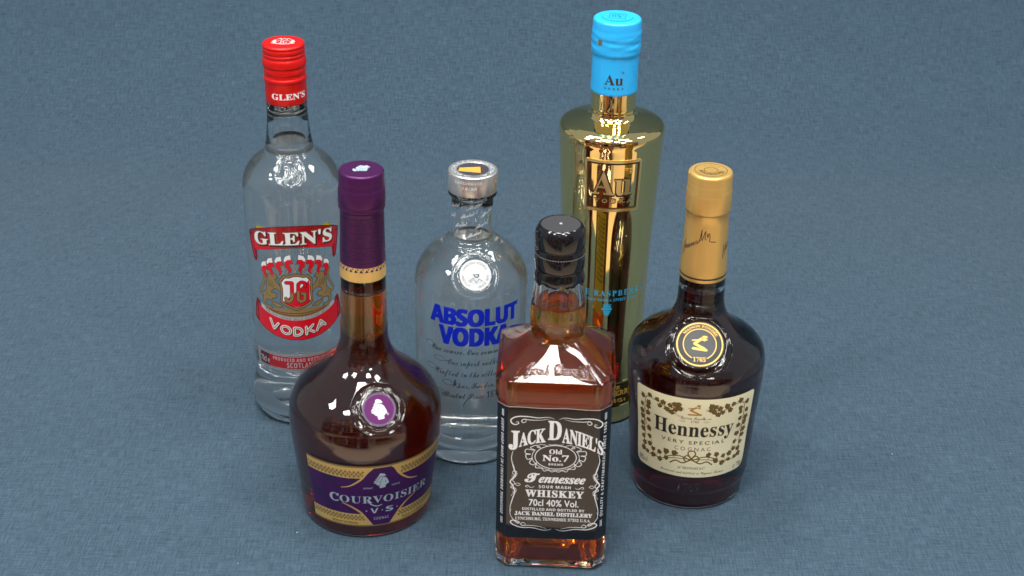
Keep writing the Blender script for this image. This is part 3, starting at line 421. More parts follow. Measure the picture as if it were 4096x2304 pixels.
120023: [427,[480,310,-12,1,-16,-2,-18,-7,-18,-10,-20,-15,-20,-18,-20,-21,-42,-53,-20,-31,-35,-12,15,51,18,40,21,33,16,18,-8,5,-11,-4,-18,-11,-49,-40,-38,-26,7,13,5,22,-1,7,-3,7,-12,9,-17,3,-11,-2,-24,-10,-59,-51,-12,-16,1,-4,3,-2,6,-1,5,3,44,45,26,18,9,5,10,0,-7,-11,-18,-22,-5,-10,-2,-8,3,-10,10,-8,7,-2,7,-1,17,4,21,10,26,17,-24,-30,-21,-31,-19,-31,-48,-21,-18,-11,-2,-4,1,-3,13,-2,44,22,-13,-29,-14,-24,-14,-18,-16,-13,-17,-8,-19,-2,-21,3,-14,9,-4,5,-1,5,2,6,4,4,32,11,6,5,3,6,1,7,-1,8,-3,7,-13,11,-18,3,-13,-1,-11,-5,-10,-7,-8,-10,-5,-11,-1,-13,2,-16,8,-14,12,-11,17,-9,22,-5,25,-2,35,4,33,11,31,20,28,26,23,33,18,39,31,9,-20,-47,-6,-32,1,-16,4,-14,7,-12,10,-9,12,-5,15,-2,18,2,18,3,27,11,52,38,52,50,31,27,7,3,-12,2,-10,-3,-14,-10,-47,-43,-31,-26,-32,-21,-16,-7,-16,-5,-15,-1,-6,1,-4,5,-1,7,16,48,28,59,9,18,43,19,36,20,30,22,22,21,13,20,4,18,-1,9,-4,8,-6,7,-8,6],[452,294,12,3,6,-2,3,-5,1,-9,-1,-10,-4,-10,-7,-12,-22,-25,-30,-24,-37,-21,17,37,17,29,17,23,15,16]],
120025: [269,[377,312,-50,-2,-42,-7,-43,-12,-53,-21,-24,-14,-21,-15,-18,-16,-15,-17,-11,-17,-7,-18,-2,-18,2,-15,5,-13,9,-11,11,-9,13,-5,23,-1,19,5,3,2,1,3,-3,6,-28,-5,-11,3,-7,8,-2,14,3,18,10,21,16,24,14,17,16,15,18,14,39,24,42,17,42,10,-19,-12,-19,-15,-43,-51,-35,-55,-32,-59,-26,-51,-53,-11,-49,-19,-28,-15,-25,-17,-19,-19,-15,-19,-9,-19,-3,-19,5,-25,17,-16,29,-5,15,2,17,4,18,7,39,22,39,31,37,39,17,21,16,23,14,25,9,-2,15,-8,6,-6,4,-7,1,-8,-1,-10,-4,-10,-7,-9,-8,-8,-21,-11,-23,-7,-20,-3,-6,-2,-2,-3,2,-4,4,-2,24,0,15,3,28,13,12,8,9,10,7,11,4,12,2,12,-1,10,-4,9,-6,8,-9,7,-10,5,-12,3,33,69,31,72,28,58,20,28,21,14,29,10,-2,4],[120,34,25,6,-31,-48,-28,-39,-24,-30,-21,-22,-21,-12,-19,-5,-11,3,-6,7,-2,13,3,13,8,17,15,20,18,20,21,19,23,16,25,13]],
120028: [409,[306,311,-7,1,-9,-3,-13,-10,-18,-17,-41,-46,-43,-59,-23,-33,-34,-54,-36,-52,-22,-20,-12,-7,-12,-2,-12,2,-11,11,1,12,6,6,35,13,4,4,3,13,-4,14,-10,8,-17,3,-8,-1,-15,-6,-13,-11,-9,-15,-3,-19,1,-12,5,-12,7,-9,10,-8,12,-4,15,-2,19,3,18,9,17,14,31,42,42,68,42,61,41,51,11,13,-34,-56,-29,-54,-21,-47,-7,-20,-5,-32,3,-26,5,-11,5,-7,8,-5,8,-2,8,2,7,4,10,11,37,71,34,58,42,61,43,52,14,15,-36,-57,-34,-58,-32,-61,-10,-38,-1,-13,1,-13,4,-12,7,-10,8,-7,9,-4,11,-2,16,3,17,7,20,12,47,39,53,51,32,25,-12,2,-11,-3,-15,-11,-50,-46,-56,-47,-20,-11,-9,-1,-2,4,5,27,29,71,22,57,28,69,27,61,-1,4,-11,3,-9,-3,-34,-28,-32,-33,-35,-43,-37,-53,-36,-62,-17,-33,20,66,32,73,22,49,18,46,2,13,-1,5]],
120030: [288,[332,308,-32,5,-18,-1,-43,-12,-32,-15,-50,-33,-45,-40,-27,-32,-13,-20,-11,-20,-8,-20,-4,-19,-2,-19,3,-25,7,-21,13,-17,16,-13,19,-7,22,-3,27,4,28,11,29,19,29,25,29,31,25,33,19,34,14,32,3,15,1,14,-1,13,-4,11,-6,9,-9,7,-10,4,-11,1,-22,-4,-22,-13,-23,-22,-22,-28,-29,-48,-26,-61,-6,-37,11,-2,4,2,24,74,30,57,37,47,22,18,10,4,9,2,7,-3,5,-7,1,-13,-3,-22,-10,-28,-30,-59,-15,-23,-33,-39,-17,-15,-17,-13,-16,-9,-16,-6,-14,-2,-13,3,-7,10,-3,16,4,25,17,49,29,54,33,52,33,41,35,27,24,11,23,4,9,-1,8,-3,14,-11,4,-8,0,-25,6,-3,7,2,4,7,1,11,-6,24]],
120031: [349,[336,310,-27,2,-36,-2,-35,-7,-35,-11,-21,-10,-37,-23,-16,-12,-12,-13,-10,-14,-7,-13,-5,-14,-1,-13,2,-13,5,-12,9,-9,13,-7,15,-4,18,-2,18,2,18,5,16,8,15,11,12,14,11,16,7,17,5,20,1,21,-1,14,-2,9,-4,3,-4,-2,-15,-45,-11,-20,-17,-22,-31,-24,-22,-8,-11,-1,-15,3,-13,11,-3,7,-1,9,3,19,11,19,17,20,23,19,25,15,28,12,30,8,31,5,32,1,22,-1,20,-4,17,-6,-49,-33,-45,-50,-39,-66,-50,-17,-9,-7,-1,-5,11,-2,43,16,-18,-36,-17,-29,-17,-22,-19,-16,-19,-9,-20,-3,-12,1,-18,8,-10,11,-1,6,1,5,4,3,22,6,13,9,4,6,1,7,-1,8,-8,12,-7,4,-18,4,-12,-2,-12,-4,-10,-7,-8,-10,-4,-11,-2,-13,3,-15,7,-14,12,-11,17,-9,19,-5,24,-2,27,2,25,5,25,10,22,12,21,15,18,19,17,22,13,24,11,27,26,4,23,7,22,8,18,11,16,11,13,13,9,14,6,15,2,15,-1,11,-9,20,-7,10,-19,16,38,14,-3,4,-26,-2,-25,-7,-24,9],[368,268,12,10,4,-7,3,-21,-1,-15,-10,-30,-8,-14,-9,-13,-12,-11,-12,-9,-13,-7,-14,-4,25,63,11,24,12,19]],
120034: [316,[392,311,-12,1,-14,-1,-15,-5,-15,-7,-16,-11,-31,-28,-16,-17,-29,-40,-13,-23,-23,-48,-16,2,-13,5,-11,7,-7,11,-5,12,-2,15,1,14,9,28,18,25,23,21,29,16,16,5,16,3,39,1,3,3,1,3,-3,6,-19,3,-40,-2,-40,-9,-35,-17,-20,-14,-16,-17,-11,-18,-7,-18,-3,-19,3,-20,8,-18,13,-16,18,-13,21,-8,24,-4,-15,-34,-16,-27,-17,-21,-18,-15,-18,-9,-19,-3,-22,4,-10,4,-7,5,-4,5,-1,10,7,8,23,3,11,7,4,5,3,13,-1,7,-8,12,-16,7,-10,1,-13,-2,-12,-4,-10,-7,-8,-10,-5,-11,-1,-13,2,-16,8,-14,13,-12,17,-9,22,-5,26,-2,24,2,24,6,23,9,22,13,21,16,19,19,17,22,14,23,12,25,27,12,24,14,23,15,19,16,17,17,13,16,10,17,6,17,2,16,-2,11,-4,10,-6,8,-9,7],[364,294,14,4,9,-2,6,-7,2,-12,-3,-19,-19,-35,-31,-36,-26,-21,-29,-18,15,46,15,37,16,30,16,21]],
120035: [313,[291,312,-33,-2,-32,-8,-30,-13,-27,-17,-22,-18,-18,-20,-12,-20,-8,-19,-2,-18,1,-13,5,-12,8,-9,11,-7,13,-5,15,-1,15,1,15,4,27,16,10,11,10,13,6,15,4,15,1,24,-7,29,-9,12,-6,1,-2,-32,-6,-24,-11,-23,-23,-28,-17,-12,-17,-4,-15,4,-6,4,-4,7,-4,15,5,24,15,26,23,23,28,20,31,14,16,4,17,1,18,-2,70,-22,21,-6,17,-1,19,3,17,10,16,18,3,10,-2,4,-6,-1,-8,-4,-23,-3,-73,13],[342,258,-10,-4,-15,-11,-21,-18,-22,-26,-19,-33,-27,-67,-12,-23,-12,-19,-12,-15,-14,-12,-14,-9,-32,-9,-17,-1,-25,3,-9,4,-11,10,-2,9,10,9,25,5,10,9,4,14,-1,7,-4,7,-5,5,-16,7,-10,1,-12,-2,-12,-4,-10,-7,-8,-10,-5,-11,-2,-13,3,-16,8,-15,13,-11,18,-9,23,-5,29,-2,36,3,32,7,28,12,24,16,21,19,18,22,14,24,10,26,7,27,13,62,6,17,11,18,0,6]],
120042: [269,[159,151,-17,3,-15,-1,-29,-9,-29,-17,-25,-21,-18,-25,-7,-13,-5,-25,2,-14,4,-11,8,-9,10,-7,12,-4,14,-1,22,3,21,11,20,19,1,-10,3,-8,5,-7,14,-8,9,-1,12,2,12,4,29,17,32,27,-10,10,-45,-33,-5,0,-2,6,14,30,46,95,-56,-2,-9,-20,-7,12],[153,139,8,-4,5,-8,0,-5,-2,-9,-16,-32,-24,-37,-13,-15,-13,-11,-12,-7,-14,-2,-8,8,0,11,15,39,28,41,23,23,13,8]],
120043: [245,[122,112,109,181,-64,-6,-89,-140,-18,-24,-33,-29,9,-10,26,24,-18,-32,-11,-25,-3,-17,1,-11,4,-9,6,-8,8,-5,9,-4,12,-1,31,5,30,13,29,22,18,0,19,5,19,11,10,8,-8,10,-22,-17,-16,-5,-8,0,13,11,10,12,13,27,4,13,1,14,-3,17,-8,10,-14,4,-15,-5,-15,-15,-13,-20,-7,-23,-1,-11,1,-15,3,-13,6,-11,-23,-17,-20,-10,-14,-3,-7,1,-4,5,-1,12,36,67],[178,120,6,-2,4,-5,1,-15,-5,-15,-13,-19,-11,-13,-4,8,-3,19,4,20,13,19]],
120044: [198,[139,154,-26,-4,-27,-12,-26,-17,-22,-22,-16,-25,-3,-12,-2,-13,2,-15,5,-13,8,-11,11,-8,14,-4,16,-2,16,2,16,4,16,7,32,22,16,15,-10,10,-41,-33,-26,-11,-13,1,-4,4,-1,13,14,36,26,40,26,28,10,4,8,-3,-9,-5,-7,-12,1,-14,7,-6,9,-3,8,1,7,3,5,5,6,12,-1,16,-4,7,-7,7,-10,4]],
120045: [307,[203,68,125,225,-62,-6,-84,-154,-7,11,-13,7,-19,3,-28,-4,-29,-13,-28,-18,-23,-23,-9,-12,-6,-13,-4,-13,-2,-13,2,-14,5,-12,8,-10,11,-7,13,-4,14,-1,23,4,21,11,21,20,1,-12,4,-8,6,-6,8,-5,10,-3,12,-1,11,1,12,5,12,7,43,36,-11,10,-24,-23,-18,-13,-11,-5,-4,1,-2,2,0,7],[157,140,7,-1,5,-6,1,-8,-2,-12,-14,-32,-34,-45,-26,-22,-7,-3,-7,-1,-8,1,-5,5,-2,7,2,11,10,24,45,59,22,19]],
120046: [210,[149,153,-11,1,-14,-1,-28,-9,-28,-16,-13,-9,-23,-23,-9,-11,-7,-12,-4,-12,-1,-12,2,-13,6,-13,10,-11,14,-9,16,-5,18,-2,16,2,17,4,18,7,19,9,17,13,17,15,-9,10,-32,-26,-30,-14,-15,-4,-14,-1,-8,1,-6,4,-1,6,4,18,5,11,38,10,31,13,23,17,8,9,5,10,1,10,-1,10,-4,8,-7,7,-9,5],[133,137,5,1,5,-1,3,-6,1,-8,-1,-9,-9,-17,-16,-16,-20,-12,-21,-5,19,37,22,27]],
120047: [271,[268,300,-21,3,-17,-2,-17,-9,-18,-13,-18,-19,-42,-57,-46,-61,-40,-40,-10,-8,9,-10,38,34,-39,-62,-8,0,-11,-7,-5,-4,-3,-12,0,-5,6,-10,-94,-161,62,7,76,131,24,1,18,6,19,11,20,20,11,13,-11,10,-26,-28,-12,-8,-21,-8,-13,-1,65,113,51,32,42,35,16,17,13,17,10,17,6,16,2,15,-4,17],[239,287,11,-6,2,-9,-3,-21,-9,-21,-14,-23,-21,-22,-28,-22,-33,-22,20,43,19,36,18,29,15,21,13,13]],
120048: [268,[171,20,75,136,-62,-5,-10,-18,-6,11,-12,7,-17,3,-14,-1,-29,-9,-29,-16,-25,-21,-19,-25,-6,-13,-4,-13,-2,-13,2,-13,4,-11,8,-9,10,-8,12,-4,14,-1,16,2,16,6,16,11,-11,-20,-79,-32,-47,-36,-16,-37,2,-11,4,-10,8,-8,11,-5,13,-4,15,-1,25,5,25,12,25,22,25,29,25,36,24,43,41,20,25,17,12,10,-10,10,-46,-32],[150,140,6,-2,4,-4,2,-7,-2,-10,-22,-45,-25,-36,-18,-17,-17,-9,-8,-1,-6,1,-4,3,-1,5,3,12,23,41,40,51,20,17],[60,-33,29,11,-36,-64,-14,-21,-12,-15,-11,-8,-11,-3,-9,2,-6,7,-2,11,3,17,9,17,15,17,20,15]],
120049: [288,[124,98,103,195,-60,-7,-47,-83,-27,-45,-48,-54,-11,-10,10,-10,34,35,-65,-123,63,4,36,55,29,38,27,26,15,10,12,6,10,2,1,-4,-47,-57,-12,-21,-2,-16,1,-12,4,-11,6,-8,7,-6,9,-4,9,-1,14,2,15,6,47,41,-10,10,-42,-36,-10,-5,-3,2,2,10,41,55,9,20,1,10,-1,12,-9,19,-7,6,-9,4,-10,1,-24,-6,-28,-19]],
120050: [177,[146,230,-16,-3,-12,-11,-3,-6,-1,-7,3,-12,9,-8,13,-2,15,3,12,11,3,6,1,8,-3,11,-9,8],[101,62,51,92,-70,-5,-53,-55,10,-10,26,26,-28,-51,-8,-22,-1,-7,4,-19,13,-11,21,-4,22,4,30,19,29,27,-10,10,-35,-32,-14,-8,-6,0,-1,4,9,21]],
120052: [276,[73,0,153,293,-59,-7,-47,-83,-29,-46,-43,-49,-15,-14,10,-10,37,38,-68,-126],[231,153,-18,0,-14,-6,-13,-12,-24,-31,-13,-4,-16,-2,-5,-3,-1,-5,1,-4,3,-2,19,1,7,-3,1,-6,-22,-39,-2,-13,1,-8,8,-12,6,-4,16,-4,22,5,13,7,13,9,31,29,-9,10,-26,-24,-10,-3,-1,6,6,21,-1,14,-7,13,-6,6,-16,7,30,36,3,2,4,-2,-3,-6,0,-8,6,-8,9,-4,12,1,11,5,6,11,1,6,-4,13,-10,9]],
120053: [214,[119,97,108,196,-61,-7,-75,-122,-28,-38,-35,-34,11,-8,22,21,-20,-38,-7,-19,-2,-16,1,-10,4,-9,6,-7,19,-9,11,-1,14,2,13,4,12,7,42,37,-10,10,-44,-37,-10,-4,-4,1,-3,8,4,14]],
120054: [405,[219,153,-7,1,-23,-6,-28,-19,-32,-31,4,23,-3,18,-7,10,-11,4,-12,-2,-13,-6,-26,-21,-30,-30,9,-10,36,33,3,-3,-34,-55,-44,-63,75,4,55,74,39,44,25,15,3,-2,-5,-17,-31,-51,-29,-42,-18,-25,75,4,45,62,34,43,18,18,15,11,13,3,1,-3,-2,-6,-42,-57,-8,-19,-2,-13,1,-12,4,-11,6,-8,7,-6,8,-4,21,0,32,18,33,30,-10,10,-49,-40,-5,0,-1,4,5,13,31,42,6,13,5,26,-1,12,-3,10,-6,8,-8,5,-9,4,-10,1,-24,-6,-28,-19,-32,-31,3,22,-3,18,-4,7]],
120055: [293,[224,153,-10,1,-24,-6,-28,-19,-33,-31,3,21,-2,19,-7,11,-11,4,-12,-2,-13,-6,-26,-21,-30,-30,9,-10,36,33,3,-3,-34,-55,-44,-63,75,4,46,62,38,43,21,18,16,11,13,3,-1,-7,-41,-47,-13,-21,-4,-15,0,-20,4,-11,6,-8,7,-6,9,-4,20,0,32,18,33,30,-10,10,-49,-40,-5,0,-1,4,5,13,40,55,6,16,1,8,-1,12,-8,19,-8,6]],
120056: [228,[157,152,-15,2,-14,-1,-29,-9,-29,-16,-25,-20,-18,-24,-7,-12,-5,-24,2,-15,5,-12,8,-11,12,-7,13,-5,15,-2,22,3,21,8,21,13,23,3,24,11,23,17,-10,11,-24,-16,-11,-4,19,23,11,21,3,11,1,11,-1,14,-5,11,-7,9,-10,7],[146,136,7,2,6,-2,4,-5,2,-8,-4,-21,-10,-23,-18,-26,-14,-4,-11,-8,-3,-13,2,-4,-18,-10,-8,-2,-4,2,-3,4,0,12,18,42,30,43,16,15]],
120057: [275,[129,124,78,147,-61,-6,-38,-68,-41,-65,-16,-19,-22,-19,9,-10,22,19,-132,-245,62,6,99,181,31,48,33,32,10,7,9,4,11,1,2,-4,-2,-6,-46,-57,-7,-12,-5,-11,-1,-10,1,-11,4,-10,7,-8,8,-7,10,-3,11,-2,10,1,11,4,24,15,34,30,-11,10,-35,-31,-10,-7,-13,-5,-4,2,2,9,39,57,5,12,4,24,-1,10,-4,9,-5,7,-7,6,-8,3,-9,1,-19,-3,-19,-10]],
120059: [210,[78,164,-5,-4,-10,-35,-34,-31,10,-10,39,37,34,1,-22,-18,-18,-20,-17,-32,-3,-18,1,-10,5,-9,8,-8,10,-6,13,-3,14,-1,19,3,26,18,31,28,-9,10,-26,-24,-23,-16,-8,0,-3,6,4,11,43,64,5,14,-4,13,-9,8,-23,6,-29,4,-6,3,-4,19]],
120060: [180,[111,167,-5,1,-9,-5,-11,-15,-57,-54,9,-10,44,41,0,-45,-4,-23,-7,-20,-9,-15,-10,-9,-11,-3,-5,1,-6,5,10,3,7,7,3,9,-3,10,-7,7,-11,3,-7,-1,-10,-6,-6,-10,1,-16,3,-8,7,-7,9,-6,12,-4,35,0,19,6,22,12,42,37,-10,10,-24,-21,6,8,4,11,1,13,-2,18,-8,20,-16,27,1,10,7,10,-1,7]],
120061: [226,[189,219,37,64,-64,-3,-55,-93,-39,-54,-39,-39,8,-10,27,26,-31,-63,-2,-14,1,-10,3,-9,5,-7,7,-6,9,-3,11,-1,14,1,14,5,14,7,29,22,15,14,-9,10,-37,-32,-17,-8,-8,-1,-3,6,7,20,35,64,33,58,24,40,40,0,4,16]],
120062: [300,[104,62,52,92,-72,-5,-55,-55,9,-10,25,23,-25,-48,-8,-28,1,-9,3,-9,14,-12,9,-3,11,-1,13,2,14,4,28,16,26,27,-2,-15,1,-9,4,-9,6,-6,9,-6,11,-3,13,-1,12,1,22,9,25,21,19,18,-9,10,-24,-22,-17,-14,-11,-4,-4,0,-3,6,13,26,60,106,-73,-5,-29,-50,-31,-42,-19,-21,-15,-12,-9,-4,-5,1,-2,2,-1,4,1,8]],
120063: [241,[115,151,-10,3,-22,-7,-31,-25,-19,-19,8,-9,26,23,2,-3,-2,-7,-22,-30,-10,-21,-4,-19,2,-12,4,-10,8,-8,11,-6,13,-3,16,-1,14,1,26,8,27,17,14,13,15,0,19,6,26,20,-9,10,-20,-17,-12,-5,-6,-1,20,25,13,25,4,24,-1,8,-6,14,-5,5,-7,3,-8,1,-16,-5,-16,-15,-12,-21,-7,-23,-1,-20,12,-25,3,-2,-21,-16,-21,-10,-21,-3,-6,1,-4,3,-2,7,39,68,7,24,-2,24],[186,121,6,-1,3,-3,1,-6,-4,-19,-12,-22,-16,-18,-7,9,-4,17,2,13,7,13,9,10,5,4]],
120064: [384,[101,52,67,102,-72,-4,-60,-47,9,-10,31,24,2,-3,-1,-5,-35,-41,-6,-10,-4,-10,-1,-11,6,-22,18,-14,29,-4,22,4,17,9,39,39,7,-30,20,-17,33,-5,16,1,15,3,14,5,28,17,14,13,23,3,19,9,19,14,-9,10,-19,-15,-20,-7,21,24,12,25,4,24,-1,8,-6,14,-5,5,-7,3,-8,1,-16,-5,-16,-15,-12,-21,-7,-23,-1,-20,12,-25,3,-2,-23,-18,-22,-10,-17,-3,-12,4,-4,7,1,14,4,11,7,13,56,93,-75,-4,-35,-56,-45,-56,-24,-20,-11,-4,-4,1,-2,3,-1,5,1,7],[329,121,6,-1,3,-3,1,-6,-4,-19,-12,-22,-16,-18,-9,14,-1,18,8,20,9,10,5,4]],
120066: [293,[128,150,-20,3,-18,-7,-42,-32,-20,-20,11,-10,34,32,5,1,1,-4,-5,-11,-25,-41,-5,-19,0,-20,4,-9,7,-7,8,-5,10,-4,11,-1,19,5,21,15,24,25,-24,-43,-60,-24,-28,-15,-23,-17,-17,-17,-10,-17,-4,-19,2,-11,3,-9,7,-8,9,-7,12,-3,14,-2,25,4,24,9,23,17,24,26,29,41,34,55,23,11,24,15,24,19,-9,10,-50,-34,75,131,-67,-4,-36,-57,-33,-43,-18,-20,-13,-13,-9,-4,-4,1,-2,2,3,13,35,59,8,23,1,11,-3,18],[85,-33,32,14,-36,-65,-14,-23,-14,-17,-12,-10,-12,-4,-11,3,-7,9,-3,11,3,16,10,17,16,17,21,17]],
120276: [350,[128,358,-126,-358,82,0,26,85,130,0,26,-85,81,0,-126,358],[175,303,20,-72,27,-83,-93,0,25,83]],
120277: [341,[47,357,0,-357,134,0,38,3,32,9,26,15,19,21,12,25,4,30,-1,18,-3,15,-5,12,-14,19,-19,13,-22,7,0,2,16,5,14,9,11,12,7,15,5,17,2,19,-4,31,-12,23,-21,17,-28,11,-36,7,-44,2],[123,295,59,-1,16,-3,12,-5,9,-8,5,-9,1,-13,-1,-12,-4,-10,-7,-8,-11,-6,-16,-4,-63,-1],[123,155,47,0,21,-1,17,-4,11,-7,8,-9,5,-11,1,-12,-1,-14,-5,-12,-7,-10,-12,-7,-15,-4,-21,-2,-49,0]],
120278: [323,[199,362,-34,-3,-31,-8,-26,-13,-23,-17,-19,-22,-15,-26,-11,-29,-7,-32,-2,-34,2,-35,6,-32,9,-30,14,-25,17,-21,22,-17,26,-13,30,-8,35,-2,35,2,32,6,31,10,0,64,-62,-17,-29,-2,-29,3,-22,11,-17,17,-12,24,-7,29,-3,35,3,35,7,30,13,24,18,18,22,11,27,4,26,-3,54,-21,24,62,-33,13,-36,9]],
120279: [375,[47,357,0,-357,101,0,57,5,48,15,39,26,28,35,18,45,5,56,-2,36,-8,32,-12,28,-18,24,-21,19,-26,16,-29,11,-32,7,-36,2],[123,295,40,0,31,-3,25,-10,20,-15,14,-22,9,-29,3,-36,-12,-66,-37,-39,-61,-13,-32,0]],
120280: [285,[47,357,0,-357,206,0,0,62,-130,0,0,92,121,0,0,62,-121,0,0,79,130,0,0,62]],
120283: [387,[123,357,-76,0,0,-357,76,0,0,154,141,0,0,-154,76,0,0,357,-76,0,0,-140,-141,0]],
120284: [199,[181,357,-163,0,0,-43,44,-20,0,-231,-44,-20,0,-43,163,0,0,43,-44,20,0,231,44,20]],
120286: [337,[123,357,-76,0,0,-357,76,0,0,127,32,23,93,-150,86,0,-125,199,124,158,-84,0,-96,-122,-30,-42]],
120287: [287,[123,357,-76,0,0,-357,221,0,0,62,-145,0]],
120288: [476,[47,357,0,-357,68,0,0,166,-2,70,-3,44,2,0,86,-280,70,0,92,279,2,0,-3,-71,-1,-39,0,-169,71,0,0,357,-103,0,-90,-273,-1,0,-85,273]],
120289: [411,[47,357,0,-357,68,0,0,168,-2,68,-3,34,2,0,156,-270,96,0,0,357,-68,0,0,-169,1,-66,2,-33,-1,0,-155,268]],
120290: [403,[238,360,-36,2,-37,-2,-32,-8,-27,-13,-23,-17,-19,-21,-15,-25,-10,-29,-6,-32,-2,-36,2,-35,6,-32,10,-30,15,-25,19,-22,23,-17,27,-13,32,-8,36,-2,37,2,32,8,27,13,23,17,19,22,14,25,10,29,6,32,2,36,-2,35,-6,32,-10,30,-14,25,-19,21,-23,17,-27,13],[173,296,29,3,29,-3,23,-11,17,-18,11,-24,7,-29,3,-35,-3,-35,-7,-29,-11,-24,-17,-18,-23,-11,-30,-4,-29,4,-23,11,-17,18,-12,24,-7,29,-2,35,2,35,7,29,12,24,18,18]],
120291: [319,[47,357,0,-357,76,0,0,127,32,0,32,2,28,5,22,9,19,12,14,15,11,17,7,19,4,19,2,20,-4,32,-10,28,-18,22,-25,17,-34,9,-42,4],[123,295,34,0,34,-6,20,-17,6,-29,-2,-18,-6,-13,-10,-11,-14,-7,-17,-4,-45,-1]],
120293: [335,[47,357,0,-357,76,0,0,137,40,0,85,-137,84,0,-105,155,23,13,20,17,8,10,12,25,3,14,1,16,-4,33,-12,27,-19,20,-27,15,-36,9,-45,3],[123,295,45,-1,18,-4,14,-6,10,-9,5,-12,2,-15,-2,-15,-5,-13,-9,-9,-13,-7,-18,-4,-47,-2]],
120294: [280,[169,361,-19,1,-34,-3,-30,-9,-24,-15,-18,-20,-11,-25,-4,-30,1,-15,8,-27,13,-21,17,-17,46,-26,50,-26,11,-9,7,-11,2,-13,-2,-10,-3,-9,-7,-8,-10,-6,-13,-4,-17,-1,-36,4,-71,26,0,-71,31,-12,34,-7,36,-2,39,3,32,9,27,16,19,21,11,25,4,30,-1,17,-4,16,-6,14,-18,23,-11,10,-30,18,-55,28,-13,8,-9,8,-6,10,-2,12,2,10,3,8,7,8,9,5,11,4,26,0,40,-9,31,-11,24,59,-52,18]],
120295: [294,[282,357,-270,0,0,-63,97,0,0,-294,76,0,0,294,97,0]],
120296: [383,[120,357,-75,0,0,-230,4,-37,12,-32,21,-27,28,-20,36,-12,44,-4,31,2,28,5,24,10,20,13,16,16,13,18,9,21,5,22,2,24,0,231,-76,0,0,-218,-2,-25,-5,-21,-9,-15,-14,-11,-18,-7,-22,-2,-22,2,-18,6,-14,10,-10,15,-6,21,-2,26]],
120297: [330,[79,357,-77,0,121,-357,83,0,121,357,-76,0,-68,-213,-17,-70,-1,-8,-18,74,-1,4]],
120298: [488,[77,357,-75,0,91,-357,86,0,48,187,15,73,2,11,14,-74,2,-10,49,-187,86,0,91,357,-75,0,-45,-195,-15,-75,-3,-19,-13,74,-3,15,-52,200,-72,0,-52,-200,-14,-70,-2,-19,-14,76,-4,18]],
120300: [317,[84,357,-82,0,119,-221,0,-136,75,0,0,139,118,218,-81,0,-75,-147]],
120304: [262,[159,278,-26,-2,-23,-5,-21,-8,-19,-12,-15,-16,-13,-19,-10,-23,-5,-27,-2,-31,3,-44,12,-36,18,-27,25,-18,32,-12,37,-3,34,2,26,6,23,12,0,64,-23,-13,-24,-8,-29,-3,-17,2,-14,7,-12,11,-8,15,-6,20,-1,25,6,46,20,28,32,9,30,-5,33,-11,22,57,-36,13,-15,3]],
120306: [300,[189,274,-35,4,-25,-2,-22,-5,-21,-9,-18,-13,-15,-16,-12,-19,-9,-23,-5,-27,-2,-30,2,-29,6,-26,10,-23,13,-19,17,-15,19,-12,22,-8,24,-6,47,-1,34,5,28,8,14,6,0,58,-45,-17,-31,-4,-17,-1,-19,2,-17,6,-13,10,-10,14,-6,16,-3,20,176,0,0,36,-3,36,-11,31,-19,24,-24,18],[141,223,13,2,16,-2,13,-5,10,-10,7,-11,5,-14,1,-16,-104,0,3,18,5,15,8,11,11,8]],
120313: [157,[116,380,-75,0,0,-380,75,0]],
120380: [319,[159,357,-187,-357,78,0,42,85,116,0,6,-85,72,0,-36,357],[195,300,3,-60,6,-92,-81,0,47,97]],
120381: [315,[91,357,-76,-357,128,0,25,1,24,4,22,7,20,10,17,12,14,16,10,19,6,22,2,25,-1,17,-5,14,-8,13,-11,10,-13,8,-15,6,0,2,23,7,19,10,15,14,12,17,6,20,3,23,-4,26,-10,21,-17,14,-23,11,-27,6,-32,2],[152,295,37,0,23,-4,14,-11,5,-19,-2,-15,-5,-11,-10,-9,-11,-6,-15,-4,-53,-1],[123,155,54,-1,11,-3,9,-6,6,-8,4,-10,1,-11,-2,-16,-6,-13,-9,-11,-12,-8,-15,-4,-17,-2,-44,0]],
120382: [311,[245,362,-47,-1,-24,-5,-21,-7,-20,-10,-18,-12,-16,-15,-14,-16,-24,-36,-9,-20,-13,-42,-4,-21,-3,-42,4,-40,11,-34,18,-28,26,-21,32,-13,40,-4,21,0,37,6,40,13,0,63,-42,-13,-27,-5,-14,-1,-22,2,-18,7,-13,11,-9,16,-6,20,-2,25,3,36,4,18,12,36,9,16,10,15,12,13,14,11,15,9,17,5,34,1,26,-7,35,-16,29,61,-31,14,-16,5]],
120383: [343,[91,357,-76,-357,110,0,41,3,36,9,32,15,27,21,23,25,18,31,13,36,8,39,2,43,-4,40,-12,33,-20,27,-27,19,-34,12,-41,4],[152,295,28,0,20,-2,17,-7,14,-10,10,-15,6,-19,2,-24,-2,-27,-4,-25,-7,-25,-10,-22,-14,-19,-16,-16,-19,-12,-23,-7,-25,-3,-26,0]],
120384: [276,[91,357,-76,-357,200,0,13,62,-125,0,19,92,117,0,13,62,-116,0,16,79,125,0,13,62]],
120385: [270,[91,357,-76,-357,75,0,29,141,116,0,13,62,-115,0,19,92,124,0,13,62]],
120386: [350,[276,360,-35,2,-33,-2,-30,-6,-27,-10,-25,-14,-22,-17,-19,-19,-16,-23,-13,-24,-10,-26,-8,-29,-4,-28,-2,-30,4,-42,12,-34,19,-28,27,-19,32,-12,38,-4,49,2,55,12,16,5,40,186,-138,0,-13,-63,65,0,-16,-73,-34,-6,-31,3,-18,7,-14,11,-9,16,-6,20,-2,25,4,37,10,37,18,33,12,14,13,13,16,10,17,8,19,5,35,1,37,-10,24,-11,28,61,-32,14]],
120387: [355,[165,357,-74,0,-76,-357,75,0,32,154,115,0,-32,-154,74,0,76,357,-75,0,-29,-140,-115,0]],
120388: [196,[221,357,-158,0,-9,-43,37,-20,-49,-231,-45,-20,-9,-43,158,0,9,43,-38,20,49,231,46,20]],
